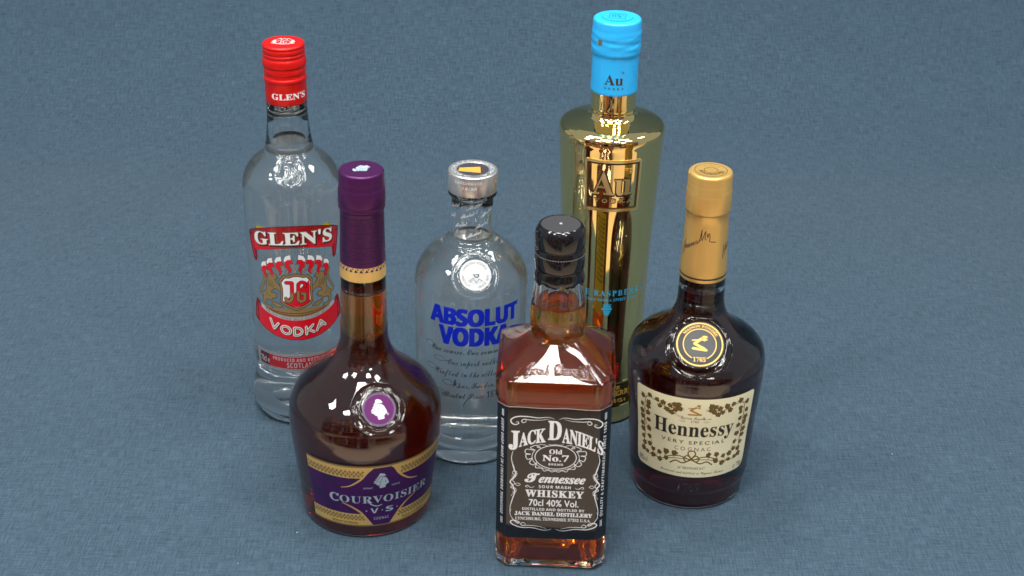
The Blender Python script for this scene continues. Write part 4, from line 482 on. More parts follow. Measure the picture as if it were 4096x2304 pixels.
120391: [264,[165,357,-74,0,-76,-357,200,0,13,62,-125,0]],
120392: [445,[91,357,-76,-357,67,0,35,166,13,69,6,41,2,0,15,-276,69,0,139,276,2,0,-18,-71,-9,-36,-35,-169,68,0,76,357,-104,0,-134,-267,-2,0,-16,267]],
120393: [382,[91,357,-76,-357,67,0,36,168,11,71,5,31,2,0,87,-270,84,0,75,357,-67,0,-36,-169,-14,-78,-2,-16,-2,0,-83,263]],
120394: [370,[261,358,-40,4,-31,-2,-28,-7,-25,-11,-22,-15,-20,-18,-17,-21,-14,-23,-12,-25,-9,-26,-6,-28,-3,-27,-2,-28,4,-39,11,-32,19,-28,26,-21,33,-12,40,-4,31,2,28,7,25,11,22,14,19,18,17,21,14,23,11,26,9,26,10,57,1,29,-4,37,-11,33,-18,27,-25,20],[200,298,15,1,19,-2,15,-7,12,-11,8,-14,5,-18,2,-20,-2,-33,-5,-29,-8,-27,-10,-24,-13,-19,-15,-16,-16,-12,-18,-6,-19,-3,-18,2,-15,6,-12,11,-9,14,-6,18,-2,22,4,44,10,40,8,18,19,31,11,12,13,10,13,7]],
120395: [310,[91,357,-76,-357,75,0,26,127,67,1,26,5,25,7,21,11,19,14,15,17,12,21,6,23,3,27,-2,20,-3,18,-7,16,-9,15,-13,12,-16,10,-19,7,-24,4,-27,2],[152,295,35,0,27,-5,15,-15,6,-24,-3,-18,-6,-15,-12,-13,-15,-9,-18,-5,-21,-2,-30,0]],
120396: [370,[261,358,-40,4,-31,-2,-28,-7,-25,-11,-22,-15,-20,-18,-17,-21,-14,-23,-12,-25,-9,-26,-6,-28,-3,-27,-2,-28,4,-39,11,-32,19,-28,26,-21,33,-12,46,-4,44,-80,87,0,-62,96,24,13,21,18,18,20,15,24,12,26,10,28,6,29,4,29,2,31,-4,37,-11,33,-18,27,-25,20],[200,298,15,1,19,-2,15,-7,12,-11,8,-14,5,-18,2,-20,-2,-33,-5,-29,-8,-27,-10,-24,-13,-19,-15,-16,-16,-12,-18,-6,-19,-3,-18,2,-15,6,-12,11,-9,14,-6,18,-2,22,4,44,10,40,8,18,19,31,11,12,13,10,13,7]],
120397: [309,[178,357,-87,0,-76,-357,75,0,29,137,29,0,50,-137,81,0,-63,151,21,10,19,12,16,17,12,19,8,23,2,27,-3,31,-11,25,-17,19,-23,12,-29,8],[152,295,18,0,27,-5,16,-13,5,-22,-2,-18,-6,-14,-10,-11,-13,-7,-16,-5,-39,-2]],
120398: [270,[176,362,-23,-2,-22,-4,-19,-8,-18,-11,-14,-12,-11,-15,-9,-18,-5,-18,-1,-21,1,-15,3,-15,11,-24,17,-20,60,-50,7,-9,3,-11,2,-13,-2,-12,-6,-10,-9,-7,-12,-6,-14,-3,-15,-1,-30,3,-29,10,-29,14,0,-67,24,-12,29,-8,34,-2,24,1,23,4,21,7,18,9,16,12,14,15,10,18,6,21,2,23,-1,20,-5,19,-8,16,-12,15,-15,15,-42,31,-15,16,-3,10,-2,12,2,11,4,10,7,8,21,10,12,1,23,-2,23,-6,25,-10,26,57,-30,13,-31,8]],
120399: [270,[303,357,-246,0,-14,-63,86,0,-62,-294,75,0,62,294,86,0]],
120400: [350,[163,357,-75,0,-48,-226,-3,-36,3,-28,10,-24,16,-21,22,-15,28,-9,34,-3,29,2,26,5,23,10,19,12,17,16,13,18,11,21,9,22,6,25,49,231,-74,0,-48,-224,-6,-23,-8,-18,-10,-15,-13,-10,-16,-7,-20,-2,-25,5,-16,15,-5,24,4,30]],
120401: [300,[119,357,-72,0,31,-357,82,0,182,357,-77,0,-105,-215,-27,-69,-2,0,1,69]],
120404: [287,[124,357,-76,0,57,-221,-29,-136,74,0,29,136,151,221,-83,0,-92,-145]],
120782: [284,[170,359,-27,3,-29,-3,-24,-7,-20,-13,-17,-17,-12,-21,-10,-25,-7,-29,-3,-32,-2,-36,2,-35,3,-32,7,-30,10,-25,12,-22,17,-17,20,-13,24,-8,28,-2,27,2,24,8,20,13,16,17,13,22,10,25,7,29,4,32,2,36,-2,35,-4,32,-7,30,-10,25,-13,21,-16,17,-20,13],[126,325,17,4,16,-4,12,-13,8,-22,4,-30,3,-37,1,-44,-1,-44,-3,-38,-4,-30,-8,-22,-12,-13,-17,-5,-16,5,-12,13,-8,22,-5,30,-3,38,-1,44,1,44,3,37,5,30,8,22]],
120783: [284,[191,359,-56,0,-50,-37,-28,-16,-34,-12,1,-10,8,-17,6,-5,7,-4,7,-1,10,2,10,5,21,18,24,27,0,-250,-3,-20,-3,-6,-5,-4,-14,-3,-41,0,0,-26,206,0,0,26,-49,1,-7,3,-5,5,-4,14,-1,10]],
120784: [284,[166,359,-34,3,-23,-1,-21,-3,-32,-12,-12,-9,-10,-9,-7,-11,-4,-11,-1,-12,2,-16,6,-13,9,-9,14,-6,15,-4,18,-1,1,26,3,22,6,17,9,12,11,7,16,2,11,-1,9,-5,8,-7,6,-11,4,-13,0,-35,-6,-31,-13,-30,-22,-33,-35,-38,-74,-76,0,-51,236,0,3,105,-30,0,-7,-26,-5,-8,-7,-7,-8,-5,-8,-3,-10,-1,-117,0,50,47,45,43,33,35,33,41,12,24,6,22,0,12,-3,24,-10,20,-16,16,-22,13]],
120785: [284,[164,359,-33,3,-34,-2,-27,-6,-22,-11,-15,-13,-10,-15,-3,-17,2,-14,6,-11,9,-8,13,-6,16,-4,19,-1,4,37,2,11,10,18,7,6,9,4,11,1,13,-1,10,-6,8,-8,6,-12,4,-14,1,-17,-2,-20,-5,-18,-9,-15,-12,-11,-16,-7,-20,-2,-33,0,0,-31,31,0,23,-2,19,-6,16,-11,11,-13,7,-16,2,-18,-1,-17,-3,-15,-5,-12,-6,-10,-8,-7,-8,-6,-20,-5,-11,-1,-17,2,-15,5,-12,9,-10,12,-5,16,-2,20,-11,-1,-10,-4,-9,-5,-7,-8,-4,-10,-2,-11,1,-10,4,-10,15,-18,26,-14,18,-4,20,-3,41,-1,33,5,30,11,25,16,10,12,9,13,6,14,3,17,2,20,-2,18,-4,15,-8,14,-22,20,-26,13,-27,7,20,9,18,11,16,14,12,16,8,19,2,21,-3,24,-11,20,-17,17,-23,11]],
120786: [284,[151,357,-142,-234,0,-30,138,0,0,-31,-1,-14,-4,-9,-7,-6,-8,-4,-21,-3,-14,0,0,-26,176,0,0,26,-18,1,-18,6,-6,6,-4,10,-2,13,0,31,52,0,0,33,-52,0,0,231],[151,309,-3,-65,-1,-31,0,-87,-103,0,67,111,35,62]],
120787: [284,[48,357,-16,-173,23,-9,33,8,23,1,20,-2,17,-6,13,-10,10,-15,6,-18,2,-23,-1,-19,-3,-16,-5,-13,-14,-19,-8,-6,-10,-4,-21,-3,-12,1,-11,3,-9,5,-13,14,-5,9,-4,18,-1,10,-11,-1,-10,-3,-8,-5,-6,-6,-4,-9,-1,-11,1,-10,4,-10,5,-9,8,-9,11,-7,14,-7,16,-4,20,-3,39,-1,30,6,29,11,26,18,10,12,8,13,7,16,4,18,1,21,-4,32,-11,27,-20,21,-26,15,-31,9,-36,3,-49,-6,-6,-2,8,93,104,0,13,-2,9,-12,5,-22,29,0,-3,91]],
120788: [284,[167,362,-23,-2,-21,-5,-19,-9,-17,-11,-15,-14,-12,-17,-11,-18,-9,-21,-11,-47,-3,-26,-1,-27,1,-37,6,-32,8,-27,12,-23,14,-19,18,-14,19,-10,22,-6,24,-2,35,3,28,12,23,18,16,25,10,29,3,33,-3,31,-9,25,-15,21,-20,15,-24,9,-29,3,-30,-3,-22,-7,-17,-9,4,39,7,33,10,26,13,19,15,11,19,4,8,-1,12,-8,8,-16,4,-19,1,-20,20,1,15,4,11,6,8,9,4,9,2,10,-1,9,-8,18,-7,8,-9,6,-12,6,-14,4],[146,188,13,-2,11,-6,10,-11,6,-14,4,-20,2,-25,-1,-26,-4,-21,-6,-16,-9,-10,-10,-7,-12,-2,-14,3,-13,11,-11,18,-9,26,-6,35,-2,43,13,11,19,10]],
120789: [284,[27,357,-3,-105,30,0,3,25,5,14,9,8,15,3,132,0,-133,-302,42,0,138,332,0,25]],
120790: [284,[177,359,-32,3,-27,-2,-23,-4,-19,-7,-15,-10,-12,-11,-9,-13,-6,-14,-4,-15,-1,-15,2,-19,5,-17,9,-15,12,-14,15,-14,19,-12,-39,-23,-14,-14,-12,-14,-6,-18,-3,-20,2,-17,4,-17,7,-15,10,-13,14,-12,16,-9,20,-7,23,-5,26,-1,37,3,32,8,25,15,19,20,11,24,4,29,-2,20,-7,18,-10,16,-16,16,-21,15,-27,14,35,22,14,12,10,13,6,16,2,18,-3,24,-9,21,-14,18,-21,14],[142,333,10,-1,16,-8,11,-13,4,-8,5,-18,-1,-25,-2,-13,-5,-11,-7,-10,-9,-8,-11,-8,-29,17,-11,10,-8,10,-4,14,-2,16,1,15,4,13,6,12,9,9,10,5],[124,160,24,-11,18,-12,14,-10,10,-12,5,-14,2,-15,-1,-17,-6,-15,-8,-13,-11,-10,-14,-6,-16,-2,-16,2,-13,6,-12,10,-8,14,-6,16,-1,18,1,16,4,15,6,12,8,11]],
120791: [284,[158,360,-24,2,-22,-2,-21,-5,-18,-9,-16,-11,-13,-14,-10,-17,-8,-19,-5,-21,-1,-23,3,-31,9,-26,15,-20,20,-15,24,-9,27,-3,16,1,14,4,12,5,21,15,8,9,-11,-80,-23,-49,-37,-16,-15,2,-13,5,-11,9,-8,11,-13,27,-14,-6,-8,-10,-2,-13,3,-18,5,-9,6,-8,20,-13,13,-5,35,-3,24,1,22,6,20,8,17,12,14,14,13,17,10,19,9,21,6,24,5,24,3,53,-2,37,-5,32,-9,27,-12,22,-15,18,-17,14,-20,10],[124,326,13,2,15,-3,12,-10,10,-16,8,-23,5,-31,2,-38,-12,-18,-8,-7,-9,-5,-10,-3,-11,-1,-26,8,-16,24,-5,39,2,25,3,22,7,16,9,12]],
120812: [291,[184,357,-39,5,-29,-2,-24,-8,-20,-12,-17,-17,-13,-21,-10,-25,-6,-29,-4,-33,-2,-37,4,-53,10,-45,16,-36,24,-28,32,-16,39,-5,28,2,25,8,20,12,17,17,13,21,10,25,6,29,4,33,2,36,-4,54,-10,45,-17,37,-24,27],[145,301,17,-3,13,-11,9,-17,6,-24,4,-30,1,-38,-1,-37,-4,-31,-6,-24,-9,-17,-13,-10,-17,-3,-17,3,-13,10,-9,17,-6,24,-4,31,-1,37,1,38,4,30,6,24,9,17,13,11]],
120813: [291,[209,357,-62,0,-115,-92,36,-45,61,51,6,6,-2,-71,0,-206,76,0]],
120818: [291,[171,359,-26,-3,-22,-7,-20,-9,-17,-11,-15,-12,-23,-31,-15,-35,-5,-19,-6,-40,-2,-41,2,-33,6,-30,9,-25,13,-21,16,-17,18,-13,21,-10,22,-5,23,-2,35,3,30,11,24,19,18,25,11,30,4,36,-3,33,-9,28,-16,22,-20,17,-25,9,-29,4,-19,-2,-16,-4,-14,-6,-12,-9,-9,-10,-8,-11,-3,0,2,21,10,38,8,15,11,13,15,11,18,8,23,4,43,1,28,-4,0,60,-33,3],[150,174,15,-2,12,-5,10,-8,6,-11,4,-14,2,-16,-2,-20,-4,-15,-8,-13,-10,-8,-12,-5,-14,-2,-11,1,-10,4,-16,13,-11,19,-6,21,1,19,2,8,9,15,14,11,9,5]],
120819: [291,[272,357,-256,0,0,-64,176,0,-134,-293,79,0,135,309]],
120820: [291,[165,360,-20,1,-19,-1,-19,-3,-18,-5,-16,-8,-14,-9,-12,-12,-9,-13,-5,-16,-2,-18,2,-20,5,-18,10,-15,11,-14,14,-12,15,-11,-18,-10,-16,-12,-14,-14,-11,-17,-7,-20,-2,-23,3,-27,11,-24,18,-19,25,-14,31,-8,37,-3,24,1,22,4,19,7,18,9,15,11,12,14,8,15,6,17,1,19,-1,16,-9,26,-18,22,-34,25,-13,7,18,10,15,11,13,14,10,15,6,17,2,20,-1,19,-6,16,-9,13,-11,12,-14,9,-16,8,-18,5],[133,305,12,1,12,-1,10,-3,9,-5,7,-8,4,-8,1,-11,-1,-12,-5,-11,-16,-15,-21,-12,-21,12,-9,8,-7,8,-5,10,-1,12,1,11,4,9,7,7,9,5],[142,155,31,-18,19,-19,5,-7,3,-17,-1,-12,-5,-11,-8,-9,-11,-6,-14,-4,-17,-2,-16,2,-14,4,-11,7,-7,9,-5,11,-1,12,1,13,5,11,8,11,11,9]],
}
def load_glyphs():
    for code, rec in GLY_DATA.items():
        ch = chr(code)
        loops = []
        for l in rec[1:]:
            x, y = l[0], l[1]; q = [(x*.002, y*.002)]
            for k in range(2, len(l), 2): x += l[k]; y += l[k+1]; q.append((x*.002, y*.002))
            if len(q) > 2: loops.append(q)
        tris = tessellate_polygon([[Vector((x, y, 0)) for x, y in q] for q in loops])
        GLY[ch] = [[p for q in loops for p in q], [tuple(t) for t in tris], rec[0]*.002]
load_glyphs()
def glyphs(s, st, bold=0., space=1., res=3):
    vs, fs, pen = [], [], 0.
    for ch in conv(s, st):
        if ch == ' ': pen += .28*space; continue
        g = GLY.get(ch) or GLY.get(ch.lower())
        if g is None: continue
        k = len(vs); adv = g[2]
        x_ = pen
        vs += [(x+x_, y) for x, y in g[0]]; fs += [tuple(k+q for q in f) for f in g[1]]
        pen += adv*space
    if bold > .006:      # heavier strokes: shifted copies, each a hair above the last
        V, F = [], []
        for n_, (dx, dy) in enumerate(((0, 0), (bold, .5*bold), (-bold, .5*bold), (bold, -.5*bold), (-bold, -.5*bold))):
            k = len(V); V += [(x+dx, y+dy, n_*.005) for x, y in vs]; F += [tuple(k+q for q in f) for f in fs]
        vs, fs = V, F
    return vs, fs
def text_geo(s, st, box, bold=0., space=1., shear=0., res=3):
    """fit the line into box = (u0, u1, baseline, cap top)"""
    vs, fs = glyphs(s, st, bold, space, res)
    hv = GLY[conv('H', st)][0]
    y0 = min(v[1] for v in hv); y1 = max(v[1] for v in hv)
    x0 = min(v[0] for v in vs); x1 = max(v[0] for v in vs)
    u0, u1, b, t = box
    out = []
    for v in vs:
        yy = (v[1]-y0)/(y1-y0)
        out.append((u0+(v[0]-x0)/(x1-x0)*(u1-u0)+shear*yy*(t-b), b+yy*(t-b))+tuple(v[2:]))
    return out, fs
def write(s, st, box, surf, off, m, parent, name='lettering', warp=None, relief=0, bold=0., space=1., shear=0., res=3, du=None):
    return lay(name, text_geo(s, st, box, bold, space, shear, res), surf, off, m, parent, warp=warp, relief=relief, du=du)
def ring_text(s, st, surf, off, m, parent, R, h, a_mid, a_span, cx=0, cy_=0, inward=False, **k):
    """text round a circle, centred at angle a_mid (deg, 90 = top)"""
    def wp(u, v):
        if inward: a = rad(a_mid + a_span*(u-.5)); r = R + h - v*h if False else R - v*h
        else: a = rad(a_mid - a_span*(u-.5)); r = R + v*h
        if inward: r = R + (1-v)*h; 
        return cx+r*math.cos(a), cy_+r*math.sin(a)
    vs, fs = text_geo(s, st, (0, 1, 0, 1), **k)
    vs = [wp(v[0], v[1])+tuple(v[2:]) for v in vs]
    return lay('lettering', (vs, fs), surf, off, m, parent)
def mirror(p, c=0): return [(2*c-x, y) for x, y in p]

# --- shaping of the glass
def medallion(phc, zc, rc, elev, R, rim, h0, blend=1.6, dish=.5):
    """frame and displacement that raises a round glass pad out of a shoulder"""
    a_ = rad(phc); e = rad(elev)
    out = np.array([math.sin(a_), -math.cos(a_), 0.]); n = out*math.cos(e)+np.array([0, 0, 1.])*math.sin(e)
    a = np.array([math.cos(a_), math.sin(a_), 0.]); b = np.cross(n, a)
    c = np.array([rc*math.sin(a_), -rc*math.cos(a_), zc])
    def d(V):
        q = V-c; x = q@a; y = q@b; h = q@n; rho = np.hypot(x, y)
        t = np.where(rho < R-rim*2, h0-dish, h0-dish + (dish+.5)*np.exp(-((rho-(R-rim))/(rim*.62))**2))
        m_ = np.clip((R+blend-rho)/blend, 0, 1); m_ = m_*m_*(3-2*m_)
        sel = (rho < R+blend) & (np.abs(h) < 22)
        hn = np.where(sel & (t > h), h+(t-h)*m_, h)
        inner = sel & (rho < R-rim*1.6); hn = np.where(inner, t, hn)
        return V + (hn-h)[..., None]*n
    pl = Plane(c+n*(h0-dish), a, b, n)
    return d, pl

def emboss(V, uv, geo, h, soft=1):
    """raise the grid points whose (u, v) fall inside a flat shape"""
    vs, fs = geo
    tree = BVHTree.FromPolygons([Vector((q[0], q[1], 0)) for q in vs], fs)
    nr, nc = uv.shape[:2]; H = np.zeros((nr, nc))
    xs = [v[0] for v in vs]; ys = [v[1] for v in vs]; bx = (min(xs), max(xs), min(ys), max(ys))
    for i in range(nr):
        for j in range(nc):
            u, v = uv[i, j]
            if bx[0] <= u <= bx[1] and bx[2] <= v <= bx[3]:
                if tree.ray_cast(Vector((u, v, 1)), Vector((0, 0, -1)))[0] is not None: H[i, j] = h
    for _ in range(soft):
        K = H.copy(); K[1:-1, 1:-1] = (H[1:-1, 1:-1]*2+H[:-2, 1:-1]+H[2:, 1:-1]+H[1:-1, :-2]+H[1:-1, 2:])/6; H = K
    return H

def bottle_glass(name, outer, inner, ph, parent, disp=None, m=None):
    """one closed glass mesh: outside from the base up, over the lip, down the bore"""
    prof = [(outer[0][0]+2.5, 0.0), (outer[0][0]+2.2, outer[0][1]*.55), (outer[0][0]+.3, outer[0][1]*.9)] + list(outer) + list(inner[::-1])
    V = lathe(prof, ph, disp, len(outer)+3)
    return link(name, grid_mesh(name, V), m or glass, parent)
def inner_of(outer, wall, zb, ztop, neck_r=None, heel=3.0):
    """bore profile: offset of the outside"""
    f = interp(outer); out = [(zb+3.0, 0.0), (zb+2.4, f(zb+6)*.45), (zb, f(zb+2)-wall*.6-heel)]
    z = zb+1.2
    out += [(zb+1.0, f(zb+3)-wall*.7-heel*.35)]
    for z in np.arange(zb+3, ztop, 2.0):
        sl = (f(z+1)-f(z-1))/2; r = f(z)-wall*math.sqrt(1+min(sl*sl, 9)) if abs(sl) < 2.2 else f(z)-wall*2.4
        out.append((z, max(r, neck_r or 8)))
    # keep it monotone enough near shoulders
    out.append((ztop, neck_r or out[-1][1]))
    return out
def liquid_body(name, inner, level, ph, parent, m, grow=.12):
    P = [(z, r+grow if r > 0 else 0) for z, r in inner if z <= level]
    P[0] = (P[0][0]-grow, 0.0)
    r_top = float(np.interp(level, [q[0] for q in inner[2:]], [q[1] for q in inner[2:]]))+grow
    P += [(level+.5, r_top), (level+.15, r_top-.8), (level, r_top-2.2), (level, 0.0)]
    return link(name, grid_mesh(name, lathe(P, ph)), m, parent)
def refine(prof, z0, z1, st):
    out = []
    for a, b_ in zip(prof[:-1], prof[1:]):
        L = math.hypot(b_[0]-a[0], b_[1]-a[1]); k = max(1, int(L/st)) if z0 < a[0] < z1 else 1
        out += [(a[0]+(b_[0]-a[0])*j/k, a[1]+(b_[1]-a[1])*j/k) for j in range(k)]
    return out+[prof[-1]]
def turned(name, prof, m, parent, ph=None, flute=None, disp=None, label=None):
    """solid turned part; profile runs bottom to top, closed to the axis at the top only"""
    q = [prof[0]]
    for i in range(1, len(prof)-1):
        a, b_, c_ = (Vector(prof[k]) for k in (i-1, i, i+1)); d1, d2 = b_-a, c_-b_
        if d1.length > .3 and d2.length > .3 and d1.angle(d2) > .45:
            q += [tuple(b_-d1.normalized()*.09), tuple(b_+d2.normalized()*.09)]
        else: q.append(prof[i])
    prof = q+[prof[-1]]
    o = link(name, grid_mesh(name, lathe(prof, ph if ph is not None else phis(128), disp, flute=flute)), m, parent)
    if label: o['label'] = label
    return o
def knurl(z0, z1, n, amp):
    def f(z, r, a): return r + amp*((z > z0) & (z < z1))*np.cos(n*a)
    return f

# ------------------------------------------------------------------ setting: cloth, counter, shop floor
def cloth_mat():
    m = bpy.data.materials.new('blue_woven_cloth'); m.use_nodes = True; nt = m.node_tree; L = nt.links
    b = nt.nodes['Principled BSDF']; b.inputs['Roughness'].default_value = .9; b.inputs['Specular IOR Level'].default_value = .15
    b.inputs['Sheen Weight'].default_value = .12; b.inputs['Sheen Roughness'].default_value = .5
    uv = nt.nodes.new('ShaderNodeUVMap')
    def noise(sx, sy, det, rough=.6):
        mp = nt.nodes.new('ShaderNodeMapping'); mp.inputs['Scale'].default_value = (sx, sy, 1)
        mp.inputs['Location'].default_value = (sx*.013, sy*.007, 0)
        n = nt.nodes.new('ShaderNodeTexNoise'); n.inputs['Scale'].default_value = 1; n.inputs['Detail'].default_value = det; n.inputs['Roughness'].default_value = rough
        L.new(uv.outputs['UV'], mp.inputs['Vector']); L.new(mp.outputs['Vector'], n.inputs['Vector']); return n.outputs['Fac']
    def mth(op, a, bb, c=None):
        x = nt.nodes.new('ShaderNodeMath'); x.operation = op
        for i, q in enumerate((a, bb, c)):
            if q is None: continue
            if isinstance(q, (int, float)): x.inputs[i].default_value = q
            else: L.new(q, x.inputs[i])
        return x.outputs[0]
    warp_ = noise(900, 75, 2)      # slubs along y
    weft = noise(66, 950, 2)       # slubs along x
    fine = noise(760, 760, 2, .75)
    mott = noise(170, 170, 3)
    blot = noise(14, 14, 3)
    # diagonal twill ribs
    sep = nt.nodes.new('ShaderNodeSeparateXYZ'); L.new(uv.outputs['UV'], sep.inputs[0])
    dg = mth('ADD', mth('MULTIPLY', sep.outputs[0], 4300.), mth('MULTIPLY', sep.outputs[1], 6800.))
    tw = mth('SINE', dg, None)
    s = mth('ADD', mth('MULTIPLY', warp_, .50), mth('MULTIPLY', weft, .50))
    s = mth('ADD', s, mth('MULTIPLY', fine, .36)); s = mth('ADD', s, mth('MULTIPLY', mott, .16)); s = mth('ADD', s, mth('MULTIPLY', blot, .08))
    s = mth('ADD', s, mth('MULTIPLY', tw, .035))
    cr = nt.nodes.new('ShaderNodeValToRGB'); cr.color_ramp.elements[0].position = .60; cr.color_ramp.elements[1].position = 1.0
    cr.color_ramp.elements[0].color = (.020, .038, .057, 1); cr.color_ramp.elements[1].color = (.055, .096, .137, 1)
    L.new(s, cr.inputs[0]); L.new(cr.outputs[0], b.inputs['Base Color'])
    bp = nt.nodes.new('ShaderNodeBump'); bp.inputs['Strength'].default_value = .5; bp.inputs['Distance'].default_value = .0004
    L.new(s, bp.inputs['Height']); L.new(bp.outputs['Normal'], b.inputs['Normal'])
    return m
X0, X1, Y0, YB, RB, ZT = -1.3, 1.3, -0.232, 0.46, 0.38, 1.1
prof = [(Y0+.004, -.45, -.46), (Y0+.001, -.012, -.018), (Y0+.003, -.004, -.008), (Y0+.010, 0, 0)]
for y in np.linspace(Y0+.03, YB, 40): prof.append((y, 0, y-Y0))
s0 = YB-Y0
for k in range(1, 25):
    a = math.pi/2*k/24; prof.append((YB+RB*math.sin(a), RB*(1-math.cos(a)), s0+RB*a))
for z in np.linspace(RB+.05, ZT, 10): prof.append((YB+RB, z, s0+RB*math.pi/2+z-RB))
xs = np.linspace(X0, X1, 90)
rng = np.random.default_rng(3)
vv = []; uvs = []
for (y, z, s_) in prof:
    for x in xs:
        bend = .012*math.sin(x*3.1+.6)*max(0, min(1, (s_-.75)/.5))
        vv.append((x, y-bend, z)); uvs.append((x, s_))
F = quads(len(prof), len(xs), False)
me = bpy.data.meshes.new('cloth'); me.from_pydata(vv, [], F.tolist())
ul = me.uv_layers.new(name='UVMap')
li = np.zeros(len(me.loops), dtype=int); me.loops.foreach_get('vertex_index', li)
ul.data.foreach_set('uv', np.array(uvs)[li].ravel())
cl = link('cloth_backdrop', me, cloth_mat(), smooth=True); cl['kind'] = 'structure'

def plain_box(name, x0, x1, y0, y1, z0, z1, m):
    me = bpy.data.meshes.new(name); bm = bmesh.new(); bmesh.ops.create_cube(bm, size=1)
    for v in bm.verts: v.co = Vector(((x0+x1)/2+v.co.x*(x1-x0), (y0+y1)/2+v.co.y*(y1-y0), (z0+z1)/2+v.co.z*(z1-z0)))
    bmesh.ops.bevel(bm, geom=bm.edges[:], offset=.003, segments=2, affect='EDGES'); bm.to_mesh(me); bm.free()
    o = link(name, me, m); o['kind'] = 'structure'; return o
plain_box('shop_floor', -4, 4, -6, 3, -.80, -.75, mat('tan_floor_vinyl', (.72, .56, .41), .45, bump=(20, .1, .002)))
# shop racks across the aisle, seen only mirrored in the glass
rack_m = mat('rack_metal', (.30, .30, .32), .4); rk = random.Random(2)
goods = [mat('stock_'+n, c, .35) for n, c in (('dark', (.02, .015, .012)), ('brown', (.10, .03, .01)), ('green', (.02, .06, .02)), ('red', (.35, .02, .02)), ('white', (.55, .52, .48)), ('amber', (.35, .14, .02)), ('blue', (.02, .06, .25)))]
def rack(x0, x1, y):
    me_b = bmesh.new()
    def bx(a, b_, c, d, e, f, mi):
        r = bmesh.ops.create_cube(me_b, size=1)
        for v in r['verts']: v.co = Vector(((a+b_)/2+v.co.x*(b_-a), (c+d)/2+v.co.y*(d-c), (e+f)/2+v.co.z*(f-e)))
        for v in r['verts']:
            for fc in v.link_faces: fc.material_index = mi
    bx(x0, x1, y-.5, y-.46, -.75, 1.5, 1)
    for k in range(7):
        z = -.70+.33*k; bx(x0, x1, y-.46, y, z, z+.03, 0)
        x = x0+.03
        while x < x1-.1:
            w_ = rk.uniform(.07, .10); h_ = rk.uniform(.20, .27); bx(x, x+w_, y-.14, y-.03, z+.032, z+.032+h_, rk.choice([1, 1, 2, 2, 3, 4, 5, 6, 7])); x += w_+.012
    me = bpy.data.meshes.new('shop_rack'); me_b.to_mesh(me); me_b.free()
    me.materials.append(rack_m)
    for g in goods: me.materials.append(g)
    o = bpy.data.objects.new('shop_rack', me); C.objects.link(o); o['kind'] = 'structure'
rack(-2.8, .16, -1.56); rack(.75, 3.2, -2.1); rack(-3.2, 3.2, -3.6)
lint_m = mat('white_lint', (.75, .75, .72), .9)
bm = bmesh.new()
for x, y in ((-.180, -.176), (-.145, -.140), (.185, .009), (.287, -.029), (.30, .33)):
    r = bmesh.ops.create_icosphere(bm, subdivisions=1, radius=random.uniform(.0002, .0004))
    for v in r['verts']: v.co = Vector((v.co.x*random.uniform(.6, 1.6), v.co.y, v.co.z*.6)) + Vector((x, y, .0004))
me = bpy.data.meshes.new('lint'); bm.to_mesh(me); bm.free()
o = link('lint', me, lint_m); o['kind'] = 'stuff'; o['label'] = 'white specks of lint scattered on the blue cloth'

# ================================================================== 1. tall vodka bottle with red cap
b = root('vodka_bottle', -161, 31, -.006, 0, 'tall clear glass bottle with red screw cap and gold lions on its label, far left', 'bottle')
ctrl = [(0, 31), (2, 34), (6, 36.5), (14, 38), (22, 37.3), (30, 35.5), (38, 34), (42, 34.2), (46, 35), (70, 35.1), (110, 35.4), (140, 35.6), (182, 35.6), (190, 35.3), (195, 34.3), (200, 32), (206, 27.6), (211, 21.6), (213.5, 18.4)]
outer = crv(ctrl, 1.0)[:-1] + crv([(213.5, 18.2), (214.6, 17.4), (217, 17.3), (222, 16.4), (232, 15.2), (243, 14.5), (250.9, 14.2)], .8)
em_lo, em_hi = 194.0, 213.2
o2 = []
for i, q in enumerate(outer):
    o2.append(q)
    if i+1 < len(outer) and em_lo < q[0] < em_hi:
        nq = outer[i+1]; L = math.hypot(nq[0]-q[0], nq[1]-q[1]); k = int(L/.35)
        for j in range(1, k): o2.append((q[0]+(nq[0]-q[0])*j/k, q[1]+(nq[1]-q[1])*j/k))
outer = o2
inner = inner_of(ctrl, 2.4, 8, 192) + [(198, 30.2), (203, 26.2), (207, 21.6), (210, 17.4), (212.5, 14.2), (216, 12.9), (222, 12.9), (235, 12.4), (250.9, 11.6)]
ph = phis(150, -20, 36, .5)
arc = [0]
for i in range(1, len(outer)): arc.append(arc[-1]+math.hypot(outer[i][0]-outer[i-1][0], outer[i][1]-outer[i-1][1]))
arc0 = float(np.interp(206, [q[0] for q in outer], arc))
